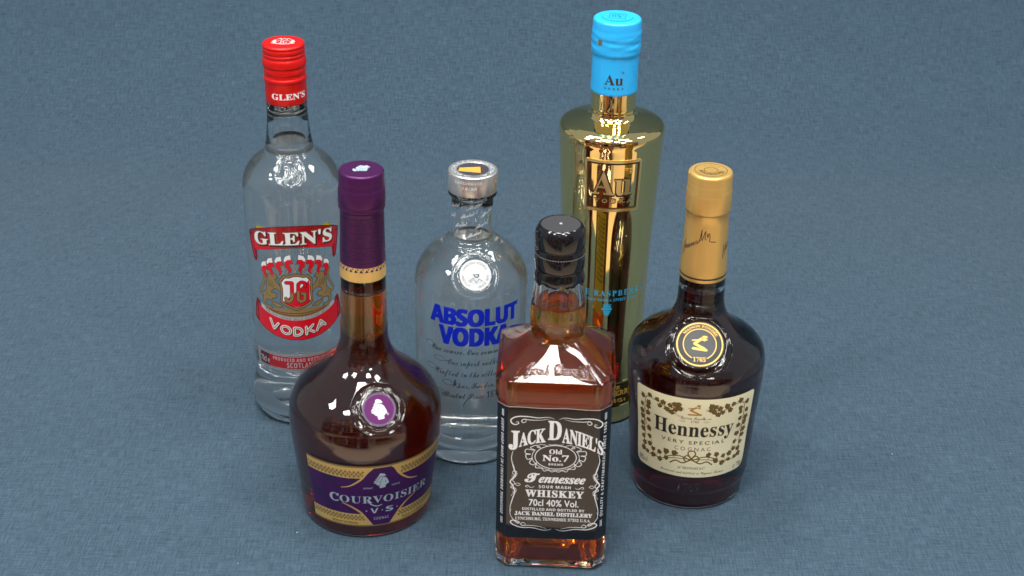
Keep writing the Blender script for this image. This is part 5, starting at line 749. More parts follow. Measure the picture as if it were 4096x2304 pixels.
def emboss_shield(V):
    n = len(outer)
    rows = [i for i, q in enumerate(outer) if em_lo-1 < q[0] < em_hi+.6]
    r0, r1 = rows[0]+3, rows[-1]+4
    sub = V[r0:r1]
    u = np.radians(ph-7.8)[None, :]*26 + 0*sub[..., 0]
    v = np.array([arc[i-3]-arc0 for i in range(r0, r1)])[:, None] + 0*u
    sh = [(-9.5, 7), (-7, 9.5), (-3.5, 8.2), (-2.5, 10.5), (2.5, 10.5), (3.5, 8.2), (7, 9.5), (9.5, 7), (8.6, -4), (0, -11.5), (-8.6, -4)]
    P = stroke(sh, 1.7, closed=True)
    P += stroke([(-4, 4.6), (-1.6, 4.6), (-1.6, -3.6), (-3, -4.8), (-4.8, -3.6)], 1.2)
    P += stroke([(5, 3), (4.2, 4.6), (2, 4.6), (.9, 3.4), (.9, -3.4), (2, -4.8), (4, -4.8), (5, -3.4), (5, -.5), (3.4, -.5)], 1.2)
    H = emboss(V, np.stack([u, v], -1), fill(P), .75, 3)
    nrm = np.stack([np.sin(np.radians(ph))[None, :]*.6+0*u, -np.cos(np.radians(ph))[None, :]*.6+0*u, .8+0*u], -1)
    V = V.copy(); V[r0:r1] += nrm*H[..., None]
    return V
bottle_glass('glass_body', outer, inner, ph, b, [emboss_shield])
liquid_body('liquid', inner, 221, phis(120), b, spirit_clear_hazed)
cap = turned('screw_cap', [(251.0, 0), (251.0, 13.9), (251.2, 14.4), (251.6, 14.75), (259, 14.75), (267.2, 14.75), (267.8, 15.2), (269.6, 15.25), (270.4, 14.6), (272.6, 14.45), (273.4, 14.9), (276.3, 14.9), (277.0, 14.6), (278.0, 14.8), (278.4, 15.3), (279.5, 15.35), (283, 15.3), (283.8, 14.9), (284.8, 14.3), (285.6, 14.8), (286.8, 14.8), (287.5, 14.2), (288.3, 14.8), (290.5, 14.85), (291.3, 14.3), (292, 14.85), (293, 14.8), (293.8, 14.2), (294.1, 13.2), (293.9, 12.6), (293.9, 0)], red_cap, b, ph=phis(720), flute=knurl(278.6, 281.9, 90, .13))
cs = Cyl([(250, 14.75), (268, 14.75)], 17.5, 14.75)
write("GLEN'S", 'serif', (cs.u(-34), cs.u(69), 256.2, 260.4), cs, .06, white_ink, cap, bold=.012)
write("GLEN'S", 'serif', (cs.u(-34-150), cs.u(69-150), 256.2, 260.4), cs, .06, white_ink, cap, bold=.012)
tp = Plane((0, 0, 293.9), (1, 0, 0), (0, 1, 0), (0, 0, 1))
crest = ring(0, -.5, 5.2, 4.2, .5) + stroke([(-8, -2), (-4, -4), (4, -4), (8, -2)], 1) + stroke([(-7.5, 1), (-6, 4), (-6.5, -2.5)], 1.6) + stroke([(7.5, 1), (6, 4), (6.5, -2.5)], 1.6) + stroke([(-5, 5.5), (-2.5, 8), (-2, 5), (0, 8), (2, 5), (2.5, 8), (5, 5.5)], .7)
lay('crest_print', fill(crest), tp, .06, grey_ink, cap)
write('JG', 'serif', (-3, 3, -2.5, 2.5), tp, .08, grey_ink, cap, name='crest_lettering')

S = Cyl([(0, 35.1), (70, 35.1), (110, 35.42), (140, 35.6), (182, 35.6)], 7.5, 35.5)
lab = lay('front_label', fill(rect(-29.5, 30, 158, 165.6)), S, .05, yellow_paper, b, label='yellow paper edge showing above the red banner')
def arcf(u, z_end, z_mid, half): return z_mid+(z_end-z_mid)*(u/half)**2
top = [(u, arcf(u, 158.5, 168, 38)) for u in np.linspace(-38, 38, 25)]
bot = [(u, arcf(u, 145.3, 151.3, 30.5)) for u in np.linspace(30.5, -30.5, 21)]
banner = [(-39.6, 156.6)]+top+[(39.4, 157), (38, 151), (34.5, 137.5), (32, 136), (30.6, 138)]+bot+[(-30.6, 138), (-32, 136), (-34.5, 137.5), (-38.4, 151)]
lay('banner_edge', fill([[(x*1.012, y+(.45 if y > 154 else -.45)) for x, y in banner]]), S, .09, red_dark, lab)
lay('banner', fill([banner]), S, .12, red_ink, lab)
for sgn in (-1, 1):
    P = [(-39.3, 156.4), (-35.5, 157.5), (-33.2, 146.5), (-30.6, 144.8), (-30.7, 138), (-32, 136.2), (-34.5, 137.7), (-38, 150)]
    P = P if sgn < 0 else mirror(P)
    lay('banner_fold', fill([P]), S, .145, red_dark, lab)
    Q = [(-37.2, 155.5), (-35.8, 155.5), (-32.6, 139), (-33.6, 139)]
    lay('banner_fold', fill([Q if sgn < 0 else mirror(Q)]), S, .165, red_ink, lab)
wg = lambda u, v: (u*(1+(v-151)*.0022), v+arcf(u, 0, 3.2, 31))
write("GLEN'S", 'serif', (-32.2, 31.2, 149.5, 160.0), S, .15, black_ink, lab, warp=lambda u, v: wg(u+.7, v-.5), bold=.03)
write("GLEN'S", 'serif', (-32.4, 31.0, 150, 160.4), S, .18, gold_ink, lab, warp=wg, bold=.035)
write("GLEN'S", 'serif', (-32.0, 30.6, 150.4, 160.0), S, .21, white_ink, lab, warp=wg, bold=.012)
# flags
poles_t = [(-25.0, 142.1), (-18.8, 146.6), (-12.1, 148.6), (-5.1, 149.6), (4.3, 149.9), (11.1, 148.4), (17.5, 146.7), (23.7, 142.7)]
poles_b = [(-19.6, 128.7), (-11.4, 124.8), (-5.7, 128.7), (0.1, 129.6), (-1.0, 129.6), (4.7, 128.7), (10.5, 126.4), (18.3, 129.3)]
P = []
for t, q in zip(poles_t, poles_b):
    P += stroke([t, q], .7); P += [[(t[0], t[1]+1.2), (t[0]-.8, t[1]-.8), (t[0]+.8, t[1]-.8)]]
lay('flag_poles', fill(P), S, .10, gold_ink, lab)
fwp = [(-3.3, 145.6), (-6.8, 144.3), (-8.2, 141.4), (-7.6, 139.6), (-5.6, 141.5), (-2.9, 141.8)]
frp = [(-7.6, 139.6), (-5.6, 141.5), (-2.9, 141.8), (-1.5, 138.7), (-4.5, 138.2), (-3.8, 135.8), (-2.9, 133.5), (-3.6, 131.6), (-5.2, 130.1), (-4.8, 132.0), (-5.6, 134.4), (-7.2, 135.7)]
FW, FR, FK = [], [], []
for i, (fx, fz) in enumerate([(-22.7, 138.1), (-17.1, 142.1), (-10.2, 144.1), (-3.3, 145.6), (2.6, 145.4), (9.4, 144.5), (15.9, 142.9), (22.1, 138.2)]):
    s_ = 1 if i < 4 else -1; k = 1.0 if i not in (0, 7) else .92
    tr_ = lambda p: [(fx+s_*(x+3.3)*k, fz+(y-145.6)*k) for x, y in p]
    a, r_ = tr_(fwp), tr_(frp)
    FW.append(a); FR.append(r_); FK += stroke(a, .45, closed=True)+stroke(r_, .45, closed=True)
lay('flag_outline', fill(FK), S, .13, black_ink, lab)
lay('white_flags', fill(FW), S, .16, white_ink, lab); lay('red_flags', fill(FR), S, .19, red_ink, lab)
# lions
lion = [(-21.4, 128.1), (-19.5, 128.9), (-18.1, 128.6), (-15.9, 129.2), (-14.3, 128.5), (-14.9, 127.0), (-13.4, 126.5), (-15.2, 125.2), (-16.4, 125.3), (-15.8, 123.7), (-15.0, 122.4), (-12.1, 119.5), (-9.2, 116.4), (-9.9, 113.4), (-11.6, 113.7), (-12.4, 115.5), (-15.6, 117.5), (-19.0, 115.8), (-19.5, 113.0), (-16.7, 113.6), (-15.2, 111.7), (-16.3, 109.1), (-18.8, 109.3), (-18.8, 105.6), (-15.4, 105.3), (-12.6, 104.3), (-11.0, 102.8), (-14.7, 102.0), (-18.9, 104.1), (-20.1, 107.7), (-21.7, 107.3), (-24.8, 106.7), (-25.3, 103.4), (-23.8, 101.9), (-20.0, 101.9), (-19.6, 100.3), (-24.0, 99.4), (-26.3, 102.1), (-27.4, 106.2), (-26.5, 109.9), (-23.9, 114.1), (-23.0, 117.7), (-23.3, 121.0), (-21.7, 124.8)]
tail = [(-23.9, 113.6), (-27.1, 110.4), (-29.6, 110.3), (-30.0, 112.6), (-27.6, 116.8), (-25.2, 121.9), (-25.1, 125.4), (-26.5, 129.3)]
for sgn in (-1, 1):
    mm = (lambda p: p) if sgn < 0 else (lambda p: mirror(p))
    T_ = stroke(mm(smooth2(tail, 4)), 1.5)
    lay('lion_outline', fill(stroke(mm(lion), .8, closed=True)+stroke(mm(smooth2(tail, 4)), 2.1)), S, .13, brown_dark, lab)
    lay('lion', fill([mm(lion)]+T_), S, .17, gold_ink, lab)
    K = []
    for dx in (0, 1.3, 2.6, 3.9): K += stroke(mm([(-21.3+dx, 124-dx*.3), (-21.6+dx, 121), (-20.8+dx, 118.2-dx*.2)]), .28)
    K += stroke(mm([(-17.2, 127.6), (-16.4, 127.4)]), .5)+stroke(mm([(-24.5, 112.5), (-22, 110.5), (-20, 110.5)]), .28)
    lay('lion_line', fill(K), S, .21, brown_dark, lab)
shield = [(-12.6, 124.2), (-9.4, 128.4), (-5.9, 128.4), (-1.6, 129.9), (0, 129.8), (1.6, 129.9), (5.9, 128.4), (9.2, 128.4), (12.0, 124.2), (11.4, 120.5), (11.3, 115), (11.6, 106.8), (8.6, 103.9), (-.4, 100.0), (-9.2, 104.0), (-12.4, 106.8), (-11.7, 112.2), (-11.6, 118)]
def sc_(p, k, cx=-.3, cz=115.5): return [(cx+(x-cx)*k, cz+(y-cz)*k) for x, y in p]
lay('shield_base', fill([[(u, arcf(u, 99.5, 94.0, 26)) for u in np.linspace(-26, 26, 15)]+[(u, arcf(u, 99.8, 101.5, 26)) for u in np.linspace(26, -26, 15)]]), S, .10, gold_ink, lab)
K = []
for d in (1.6, 3.4): K += stroke([(u, arcf(u, 99.8, 94.0+d, 26)) for u in np.linspace(-24+d, 24-d, 15)], .5)
lay('shield_base_line', fill(K), S, .14, red_dark, lab)
lay('shield', fill([sc_(shield, 1.03)]), S, .23, brown_dark, lab)
lay('shield', fill([shield]), S, .25, gold_ink, lab); lay('shield', fill([sc_(shield, .90)]), S, .27, red_dark, lab)
lay('shield', fill([sc_(shield, .85)]), S, .29, white_ink, lab)
lay('shield', fill([[(9.7, 124.5), (9.2, 107.5), (7, 105.2), (-.4, 102.6), (-7.6, 105.4), (-9.6, 107.5)]]), S, .31, red_ink, lab)
J = [(-7.4, 123.0), (-3.2, 123.0), (-3.6, 110.3), (-5.2, 107.6), (-7.4, 107.8), (-8.2, 110.1)]
Gl = [(6.4, 119.3), (6.1, 122.3), (3.8, 123.3), (1.4, 121.8), (0.7, 108.9), (2.8, 107.1), (5.4, 108.3), (5.9, 113.5), (3.8, 113.8)]
lay('monogram', fill(stroke(J, 3.0)+stroke(Gl, 2.9)), S, .33, black_ink, lab)
lay('monogram', fill(stroke(J, 2.2)+stroke(Gl, 2.1)), S, .35, gold_ink, lab)
lay('monogram', fill(stroke(J[:2]+[(-3.4, 115.2)], 2.2)+stroke(Gl[:4]+[(1.0, 116.5)], 2.1)), S, .37, red_ink, lab)
lay('grey_arc', fill([[(u, arcf(u, 102.5, 94.0, 31)) for u in np.linspace(-30, 30, 19)]+[(u, arcf(u, 99, 90, 31)) for u in np.linspace(30, -30, 19)]]), S, .08, grey_ink, lab)
write("THE LOCH LOMOND GROUP, SCOTLAND, G83 0TE.", 'sans', (-26, 26, 91.6, 93.4), S, .12, black_ink, lab, warp=lambda u, v: (u, v+arcf(u, 8.2, 0, 31)))
# lower ribbon
rb = [(-38.8, 88)]+[(-36.8, 100), (-34.8, 104.8), (-31.8, 103.4), (-30.6, 99)]+[(u, arcf(u, 98.4, 91.4, 30)) for u in np.linspace(-29, 29, 21)]+[(30.6, 99), (32, 103.6), (34.8, 105), (36.8, 100), (38.8, 88.5)]+[(u, arcf(u, 87.5, 75.2, 38.5)) for u in np.linspace(38.5, -38.5, 25)]
lay('ribbon_edge', fill([[(x*1.01, y-.5) for x, y in rb]]), S, .11, red_dark, lab)
lay('ribbon', fill([rb]), S, .14, red_ink, lab)
for sgn in (-1, 1):
    P = [(-38.6, 88), (-36.8, 100), (-34.8, 104.6), (-31.8, 103.2), (-30.8, 99.4), (-33.5, 101), (-33.8, 92), (-33.5, 84.6)]
    lay('ribbon_fold', fill([P if sgn < 0 else mirror(P)]), S, .165, red_dark, lab)
    P = [(-36.9, 90), (-35.6, 98), (-34.9, 98), (-35.3, 87)]
    lay('ribbon_fold', fill([P if sgn < 0 else mirror(P)]), S, .185, red_ink, lab)
wv = lambda u, v: (u*(1-(v-80)*.004), v+arcf(u, 6.8, 0, 24))
VK = [[(0, 1), (.5, 0), (1, 1)], [(.5+.5*math.cos(6.2832*k/24), .5+.5*math.sin(6.2832*k/24)) for k in range(25)],
      [(0, 0), (0, 1)]+[(.35+.6*math.cos(a), .5+.5*math.sin(a)) for a in np.linspace(1.57, -1.57, 12)]+[(0, 0)], [(0, 0), (0, 1)], [(1, 1), (.1, .42), (.35, .56), (1.05, 0)], [(0, 0), (.5, 1), (1, 0)], [(.2, .34), (.8, .34)]]
VX = [(-22.3, 6.6), (-13.2, 7.0), (-3.4, 6.0), (5.6, 5.4), (5.6, 5.4), (13.6, 7.2), (13.6, 7.2)]
for wd, du_, dz_, of, m_ in ((2.5, .5, -.45, .18, black_ink), (2.1, 0, 0, .21, white_ink), (.75, 0, 0, .24, gold_ink)):
    P = []
    for (x0, wd_), gl in zip(VX, VK): P += stroke([wv(x0+x*wd_+du_, 79.0+6.2*y+dz_) for x, y in gl], wd)
    lay('lettering', fill(P), S, of, m_, lab)
pq = lay('lower_label', fill(rect(-38.6, 38.6, 47.8, 62.4)), S, .08, grey_ink, b, label='narrow red plaque label with grey frame low on the bottle')
lay('plaque_line', fill(rect(-36.3, 36.3, 49.3, 60.9)), S, .11, black_ink, pq); lay('plaque_frame', fill(rect(-36.0, 36.0, 49.6, 60.6)), S, .13, white_ink, pq)
lay('plaque_panel', fill(rect(-35.5, 35.5, 50.0, 60.2)), S, .15, red_ink, pq); lay('plaque_panel', fill(rect(-35.5, -25.5, 50.0, 60.2)), S, .17, red_dark, pq)
write('70cl e', 'bold', (-34.6, -25.6, 52, 56.8), S, .20, white_ink, pq, bold=-.01)
write('PRODUCED AND BOTTLED IN', 'bold', (-22, 24, 56.2, 59.0), S, .20, white_ink, pq, space=1.2)
write('SCOTLAND', 'bold', (-10.6, 12, 51.0, 55.2), S, .20, white_ink, pq, space=1.15)

# ================================================================== 2. round clear vodka bottle with silver cap
b = root('vodka_bottle', -31, -17, .0115, 0, 'clear round-shouldered bottle with silver cap, white portrait seal and blue lettering, in the middle', 'bottle')
ctrl = [(0, 34.5), (1.2, 36.4), (4, 37.6), (8, 38.1), (25, 38.6), (60, 39.2), (90, 40), (128, 40.8), (138, 40.5), (146, 38.9), (153, 35.2), (159, 30), (164, 24), (166.5, 20.6)]
outer = crv(ctrl, 1.0)[:-1] + crv([(166.5, 20.2), (168.4, 19.2), (169.6, 17.2), (171, 15.6), (174, 15.0), (188, 14.6), (201.5, 14.7)], .8) + [(202.4, 15.2), (203, 16.6), (203.6, 17.1), (205.4, 17.1), (206.2, 16.6)]
inner = inner_of(ctrl, 2.6, 12, 138) + [(144, 36.6), (150, 33.4), (155, 29.2), (159, 24.8), (162, 20.2), (164.5, 16.0), (167, 13.6), (172, 12.5), (190, 12.1), (206.2, 11.8)]
dm, PL = medallion(6.3, 155.0, 33.2, 39.5, 14.0, 1.5, .9, blend=3.2, dish=.5)
ph = phis(150, -26, 39, .4)
outer = refine(outer, 138, 167, .35)
bottle_glass('glass_body', outer, inner, ph, b, [dm])
liquid_body('liquid', inner, 172, phis(120), b, spirit_clear_hazed)
cap = turned('cap', [(206.3, 0), (206.3, 16.6), (206.1, 17.2), (206.6, 17.35), (219.6, 17.35), (220.5, 17.1), (221, 16.4), (221, 11.4), (220.8, 11.2), (220.8, 0)], silver_cap, b)
cs = Cyl([(200, 17.35), (221, 17.35)], 0, 17.35)
write('L20210615E', 'sans', (cs.u(-43), cs.u(24), 216.0, 218.0), cs, .06, white_ink, cap, space=1.1, bold=.01)
write('16:30', 'sans', (cs.u(-22), cs.u(11), 212.2, 214.2), cs, .06, white_ink, cap, space=1.1, bold=.01)
tp = Plane((0, 0, 220.8), (1, 0, 0), (0, 1, 0), (0, 0, 1))
lay('cap_inset', fill(disc(0, 0, 11.0)), tp, .05, dark_window, cap)
lay('cap_inset', fill([[(-10, -4.2), (5.5, -6.5), (5, 4), (-9.5, 1.5)]]), tp, .09, amber_plastic, cap, label='amber patch inside the dark cap window')
ring_text('ABSOLUT  VODKA', 'sans', Plane((0, 0, 221), (1, 0, 0), (0, 1, 0), (0, 0, 1)), .06, grey_ink, cap, 12.2, 2.6, 100, 330)
# engraved-looking neck script
NS = Cyl(outer, 0, 15)
for i, (a_, z_) in enumerate([(-55, 197), (10, 199), (-70, 188), (-12, 191.6), (46, 193), (-32, 183.6), (30, 184.4), (8, 177.5)]):
    write('Absolut', 'script', (NS.u(a_-20), NS.u(a_+20), z_-1.3, z_+1.8), NS, .05, frost_ink, b, name='neck_script', warp=lambda u, v, a0=NS.u(a_): (u, v+.35*(u-a0)), bold=-.018)
seal = lay('seal', fill(disc(0, 0, 11.0)), PL, .10, mat('white_seal_paper', (.52, .53, .54), .6, spec=.2), b, label='round white portrait seal')
lay('seal_ring', fill(ring(0, 0, 7.0, 7.0, .3)), PL, .15, grey_ink, seal)
ring_text('SWEDISH VODKA', 'sans', PL, .15, script_ink, seal, 8.0, 1.6, 92, 132)
ring_text('ABSOLUT', 'sans', PL, .15, script_ink, seal, 8.0, 1.6, 212, 64, inward=True)
ring_text('SINCE 1879', 'sans', PL, .15, script_ink, seal, 8.0, 1.6, 320, 76, inward=True)
bust = [(-5.6, -4.2), (-4.4, -2.4), (-2.2, -1.2), (-2.6, .6), (-3.3, 2.6), (-2.8, 4.6), (-1.2, 5.8), (.8, 5.7), (2.2, 4.6), (2.6, 2.8), (3.1, 1.4), (2.7, .6), (2.9, -.8), (1.8, -1.9), (3.0, -2.6), (5.0, -3.6), (5.7, -4.6), (3.4, -6.0), (0, -6.8), (-3.6, -5.9)]
lay('portrait', fill([bust]), PL, .15, grey_ink, seal)
lay('portrait', fill([[(-2.2, 1.2), (-2.6, 3), (-2, 4.6), (-.6, 5.3), (1.2, 5), (2.1, 3.9), (2.3, 2), (1.6, .8), (0, .4)]]), PL, .18, white_ink, seal)
lay('portrait_line', fill(stroke([(-1.2, .6), (-.2, -1.4), (1.4, -1.6), (2.4, -.2), (1.6, .6), (.2, .5)], .8)+stroke([(-.2, 2.9), (.6, 3)], .4)+stroke([(1.3, 3), (2, 2.9)], .4)+stroke([(-5, -4.5), (-1.5, -2.2), (.4, -5.6)], .35)+stroke([(4.6, -4.4), (2.4, -2.8), (.4, -5.6)], .35)+stroke([(-4, -5.4), (-2, -3.6)], .3)), PL, .21, script_ink, seal)
S = Cyl(outer, 6.5, 40.4)
write('ABSOLUT', 'bold', (S.u(-42), S.u(54.5), 118.8, 131.6), S, .07, blue_ink, b, name='brand_lettering', bold=.045, space=.93, res=4)
write('VODKA', 'bold', (S.u(-31.5), S.u(44.5), 102.6, 116.6), S, .07, blue_ink, b, name='brand_lettering', bold=.045, space=.93, res=4)
write('®', 'sans', (S.u(54), S.u(56.6), 131, 133), S, .07, blue_ink, b)
for s_, a0, a1, z in (('One source. One community.', -40, 53, 96.4), ('One superb vodka.', -21, 34, 87.2), ('Crafted in the village of', -36, 47, 77.8), ('Åhus, Sweden.', -16, 29, 68.4), ('Absolut Since 1879.', -29, 38, 59.6)):
    write(s_, 'script', (S.u(a0), S.u(a1), z-1.4, z+3.4), S, .07, script_ink, b, name='script_lettering', bold=-.022)
K = []
for (a, z, r1, r2) in ((-44, 98.6, 3.6, 2.2), (-32, 89, 4.5, 2), (-42, 80.4, 5, 2), (-22, 70.6, 4, 2.2), (-34, 62, 5, 1.8)):
    u = S.u(a); K += stroke(smooth2([(u+r1*2, z), (u+r1, z-r2*.6), (u, z-r2), (u-r1, z), (u, z+r2), (u+r1, z+r2*.4), (u+r1*1.6, z-r2)], 5), .28)
K += stroke(smooth2([(S.u(2), 60.5), (S.u(-2), 56), (S.u(-4.5), 53), (S.u(-3.5), 50)], 6), .45, .15)
lay('script_flourish', fill(K), S, .08, script_ink, b)
write('IMPORTED', 'sans', (S.u(-11.4), S.u(24.6), 37.9, 41.0), S, .07, script_ink, b, space=1.6)
write('40% ALC./VOL.(80PROOF)', 'sans', (S.u(-30), S.u(43), 31.8, 34.8), S, .07, script_ink, b, space=1.5)
write('700ML', 'sans', (S.u(-3.3), S.u(16.6), 26.0, 29.0), S, .07, script_ink, b, space=1.5)
write('PRODUCED AND BOTTLED IN', 'sans', (S.u(-21), S.u(36), 20.0, 21.9), S, .07, script_ink, b, space=1.9)
write('ÅHUS, SWEDEN', 'sans', (S.u(-9), S.u(22), 16.3, 18.0), S, .07, script_ink, b, space=1.9)
# knobbly foot
bm = bmesh.new()
for k in range(64):
    a = 6.2832*k/64; r = bmesh.ops.create_icosphere(bm, subdivisions=1, radius=.0010)
    for v in r['verts']: v.co += Vector((.0356*math.sin(a), -.0356*math.cos(a), .0016))
me = bpy.data.meshes.new('foot_studs'); bm.to_mesh(me); bm.free(); link('foot_studs', me, glass, b, smooth=True)

# ================================================================== 3. mirror gold vodka bottle
b = root('vodka_bottle', 68.6, 35, .0047, 0, 'tall mirror-gold metal bottle with light blue neck sleeve, behind the square whiskey bottle', 'bottle')
ctrl = [(0, 29), (1.5, 30.5), (8, 31.0), (14, 31.0)]
outer = crv(ctrl, 1)[:-1] + [(14, 31.0), (14.6, 31.5), (15.6, 31.6), (16.2, 31.2), (36.2, 31.4), (36.8, 31.9), (37.8, 31.9), (38.4, 31.5)] + crv([(38.5, 31.5), (60, 31.6), (100, 32), (140, 33.1), (180, 35.2), (210, 36.8), (228, 37.8)], 2)[:-1] + crv([(228, 37.8), (233, 38.1), (235.6, 37.7), (237.6, 36.2), (239, 33.2), (240.4, 28), (242, 21.5), (243.4, 17.6), (245.2, 16.3), (250, 16.1), (264, 16.1)], .6)
V = lathe([(2.5, 0), (.3, 27)]+outer+[(264.5, 0)], phis(180))
body = link('metal_body', grid_mesh('metal_body', V), mirror_gold, b)
wr = np.random.default_rng(5)
def wrinkle(V):
    z = V[..., 2]; a = np.arctan2(V[..., 0], -V[..., 1])
    h = .16*np.exp(-((z-299)/6)**2)*(np.sin(2.3*a+z*1.1+1)+.7*np.sin(5.1*np.sin(a)-z*.8+2)+.5*np.sin(9*np.cos(a)+z*1.7)) + .16*np.exp(-((z-281)/8)**2)*np.sin(10*a+z*.35)*np.clip(np.sin(a-.35)*1.4, 0, 1)
    out = V.copy(); out[..., 0] += np.sin(a)*h; out[..., 1] -= np.cos(a)*h; return out
cap = turned('neck_sleeve', [(262.2, 16.3), (262.4, 16.75)]+[(z, 16.72-.015*(z-262)) for z in np.arange(264, 289, 2)]+crv([(289.5, 16.6), (291, 17.2), (293.5, 17.4), (300, 17.3), (305.5, 17.4), (307.5, 17.1), (309, 16.95)], .8)+crv([(312.6, 16.95), (314, 16.6), (314.8, 15.6), (314.9, 14.0)], .5)+[(314.9, 0)], blue_sleeve, b, disp=[wrinkle], ph=phis(200))
tp = Plane((0, 0, 314.9), (1, 0, 0), (0, 1, 0), (0, 0, 1))
em = lay('cap_disc', fill(disc(0, 0, 10.8)), tp, 0.02, blue_sleeve, cap, relief=.7)
tp2 = Plane((0, 0, 315.62), (-1, .15, 0), (-.15, -1, 0), (0, 0, 1))
sky_dark = mat('deep_sky_blue', (.008, .20, .50), .35)
lay('cap_disc_line', fill(stroke([(-5.5, -5.5), (5.5, -5.5), (5.5, 5.5), (-5.5, 5.5)], .5, closed=True)), tp2, .04, sky_dark, cap)
write('Au', 'serif', (-4.2, 4.2, -2, 4), tp2, .04, sky_dark, cap)
write('VODKA', 'serif', (-4.2, 4.2, -4.6, -3.2), tp2, .04, sky_dark, cap)
cs = Cyl([(262, 16.6), (275, 16.6), (310, 17.3)], 0, 16.6)
write('Au', 'serif', (cs.u(-28), cs.u(18), 270.8, 278.0), cs, .16, bronze_ink_and_shade, cap, res=4, bold=-.01)
write('VODKA', 'serif', (cs.u(-28), cs.u(20), 267.2, 268.9), cs, .16, bronze_ink_and_shade, cap, space=1.6)
write('79', 'serif', (cs.u(12), cs.u(19), 279, 280.6), cs, .16, bronze_ink_and_shade, cap)
lay('gold_tab', fill(rect(cs.u(-49), cs.u(-38), 298.4, 302.4)), cs, .42, gold_dull, cap)
S = Cyl(outer, .5, 36.3)
pl = lay('emblem_plate', fill(rect(-19.2, 19.2, 183.4, 221.6)), S, -.2, dark_gold, b, relief=.5, smooth=False)
fr = stroke([(-19.2, 183.4), (19.2, 183.4), (19.2, 221.6), (-19.2, 221.6)], 1.5, closed=True)
lay('emblem_frame', fill(fr), S, .3, satin_gold, pl, relief=.8)
lay('emblem_frame_shadow', fill(stroke([(-17.6, 185.1), (17.6, 185.1), (17.6, 219.9), (-17.6, 219.9)], .7, closed=True)), S, .37, bronze_ink_and_shade, pl)  # dark line paints the shadow inside the raised frame
lay('emblem_field', fill([[(-17, 185.8), (17, 185.8), (17, 219.2), (-17, 219.2)]]), S, .34, mirror_gold, pl)
write('Au', 'serif', (-15.2, 14.2, 195.0, 214.2), S, .36, bronze_ink_and_shade, pl, res=4, bold=.042, name='lettering_shadow')  # wider dark copy paints the shadow round the raised letters
write('Au', 'serif', (-14.2, 13.2, 196.0, 213.2), S, .4, satin_gold, pl, relief=.75, res=4, bold=-.004)
write('VODKA', 'serif', (-13.1, 15.1, 189.1, 193.0), S, .36, bronze_ink_and_shade, pl, space=1.45, bold=.07, name='lettering_shadow')  # painted shadow round the raised word
write('VODKA', 'serif', (-12.7, 14.7, 189.6, 192.5), S, .4, satin_gold, pl, relief=.6, space=1.45)
write('79', 'serif', (8.6, 13.4, 212.2, 216.0), S, .4, satin_gold, pl, relief=.6)
S2 = Cyl(outer, 2, 32.3)
write('BLUE RASPBERRY', 'serif', (S2.u(-53), S2.u(56), 112.6, 117.2), S2, .07, sky_ink, b, space=1.25, bold=-.005)
write('FLAVOURED VODKA SPIRIT DRINK', 'serif', (S2.u(-46), S2.u(47), 108.2, 110.5), S2, .07, sky_ink, b, space=1.1)
ras = []
for r_, row in enumerate([(3, 103.9), (4, 101.7), (3, 99.5), (2, 97.5)]):
    n_, z_ = row
    for i in range(n_): ras += disc((i-(n_-1)/2)*1.85, z_, 1.08, n=10)
ras += stroke([(-3, 105.2), (-1, 105.9), (0, 104.8), (1, 106), (3, 105.2)], .5)+stroke([(0, 104.8), (.3, 107)], .4)
lay('raspberry_print', fill(ras), S2, .08, sky_ink, b)
bd = lay('band', fill(rect(S2.u(-75), S2.u(79), 16.6, 35.9)), S2, .03, dark_gold, b)
for s_, z0, z1, a0, a1 in (('SPIRIT DRINK', 31.2, 33.8, -32, 28), ('BLUE RASPBERRY', 25.6, 29.6, -46, 49), ('70 CL e', 19.4, 22.4, 16, 38), ('35.2% VOL', 19.4, 22.4, -40, -8)):
    write(s_, 'serif', (S2.u(a0), S2.u(a1), z0, z1), S2, .08, gold_bright, bd, relief=.35)

# ================================================================== 4. cognac bottle, purple neck
b = root('cognac_bottle', -100.2, -101.5, .0113, 0, 'dark brown onion-shaped cognac bottle with purple foil neck and purple and gold label, front left', 'bottle')
ctrl = [(0, 42), (1.6, 43.6), (5, 44.7), (8, 45.2), (16, 46), (26, 47.0), (40, 48.8), (55, 50.7), (68, 52), (78, 52.2), (88, 50.7), (96, 46.9), (103, 40.8), (110, 32.3), (116, 25.6), (122, 20.8), (130, 17.2), (145, 15.8), (170, 15.1), (184, 14.8)]
outer = crv(ctrl, 1.2)
inner = inner_of(ctrl, 2.2, 2.2, 86, heel=1.0) + [(92, 45.8), (98, 41.0), (104, 34.6), (110, 27.0), (116, 20.6), (122, 16.4), (130, 13.6), (145, 12.2), (170, 11.8), (184, 11.6)]
dm, PL = medallion(17.6, 101.5, 42.2, 36, 15.3, 1.9, 1.6, blend=3.2, dish=.9)
ph = phis(150, -12, 48, .4); outer = refine(outer, 84, 120, .4)
bottle_glass('glass_body', outer, inner, ph, b, [dm])
liquid_body('liquid', inner, 171, phis(140), b, cognac_liq)
cap = turned('neck_sleeve', [(181.4, 14.9), (181.6, 15.15), (192, 14.95), (205, 14.6), (222, 14.25), (229.2, 14.25), (229.9, 14.6), (230.4, 15.1), (231.2, 15.25), (232.2, 14.9), (233.2, 14.9), (234, 15.3), (244, 15.25), (244.8, 14.9), (245.4, 14.75), (254.2, 14.65), (255.2, 14.4), (255.9, 13.8), (256.15, 12.9), (256.1, 12.6), (256.1, 0)], purple_foil, b)
dots = []
for k in range(72):
    a = k*5; dots += [[(a, 248.6), (a+1.6, 250.0), (a+2.6, 250.0), (a+1, 248.6)], [(a, 241.2), (a+1.6, 240.0), (a+2.6, 240.0), (a+1, 241.2)]]
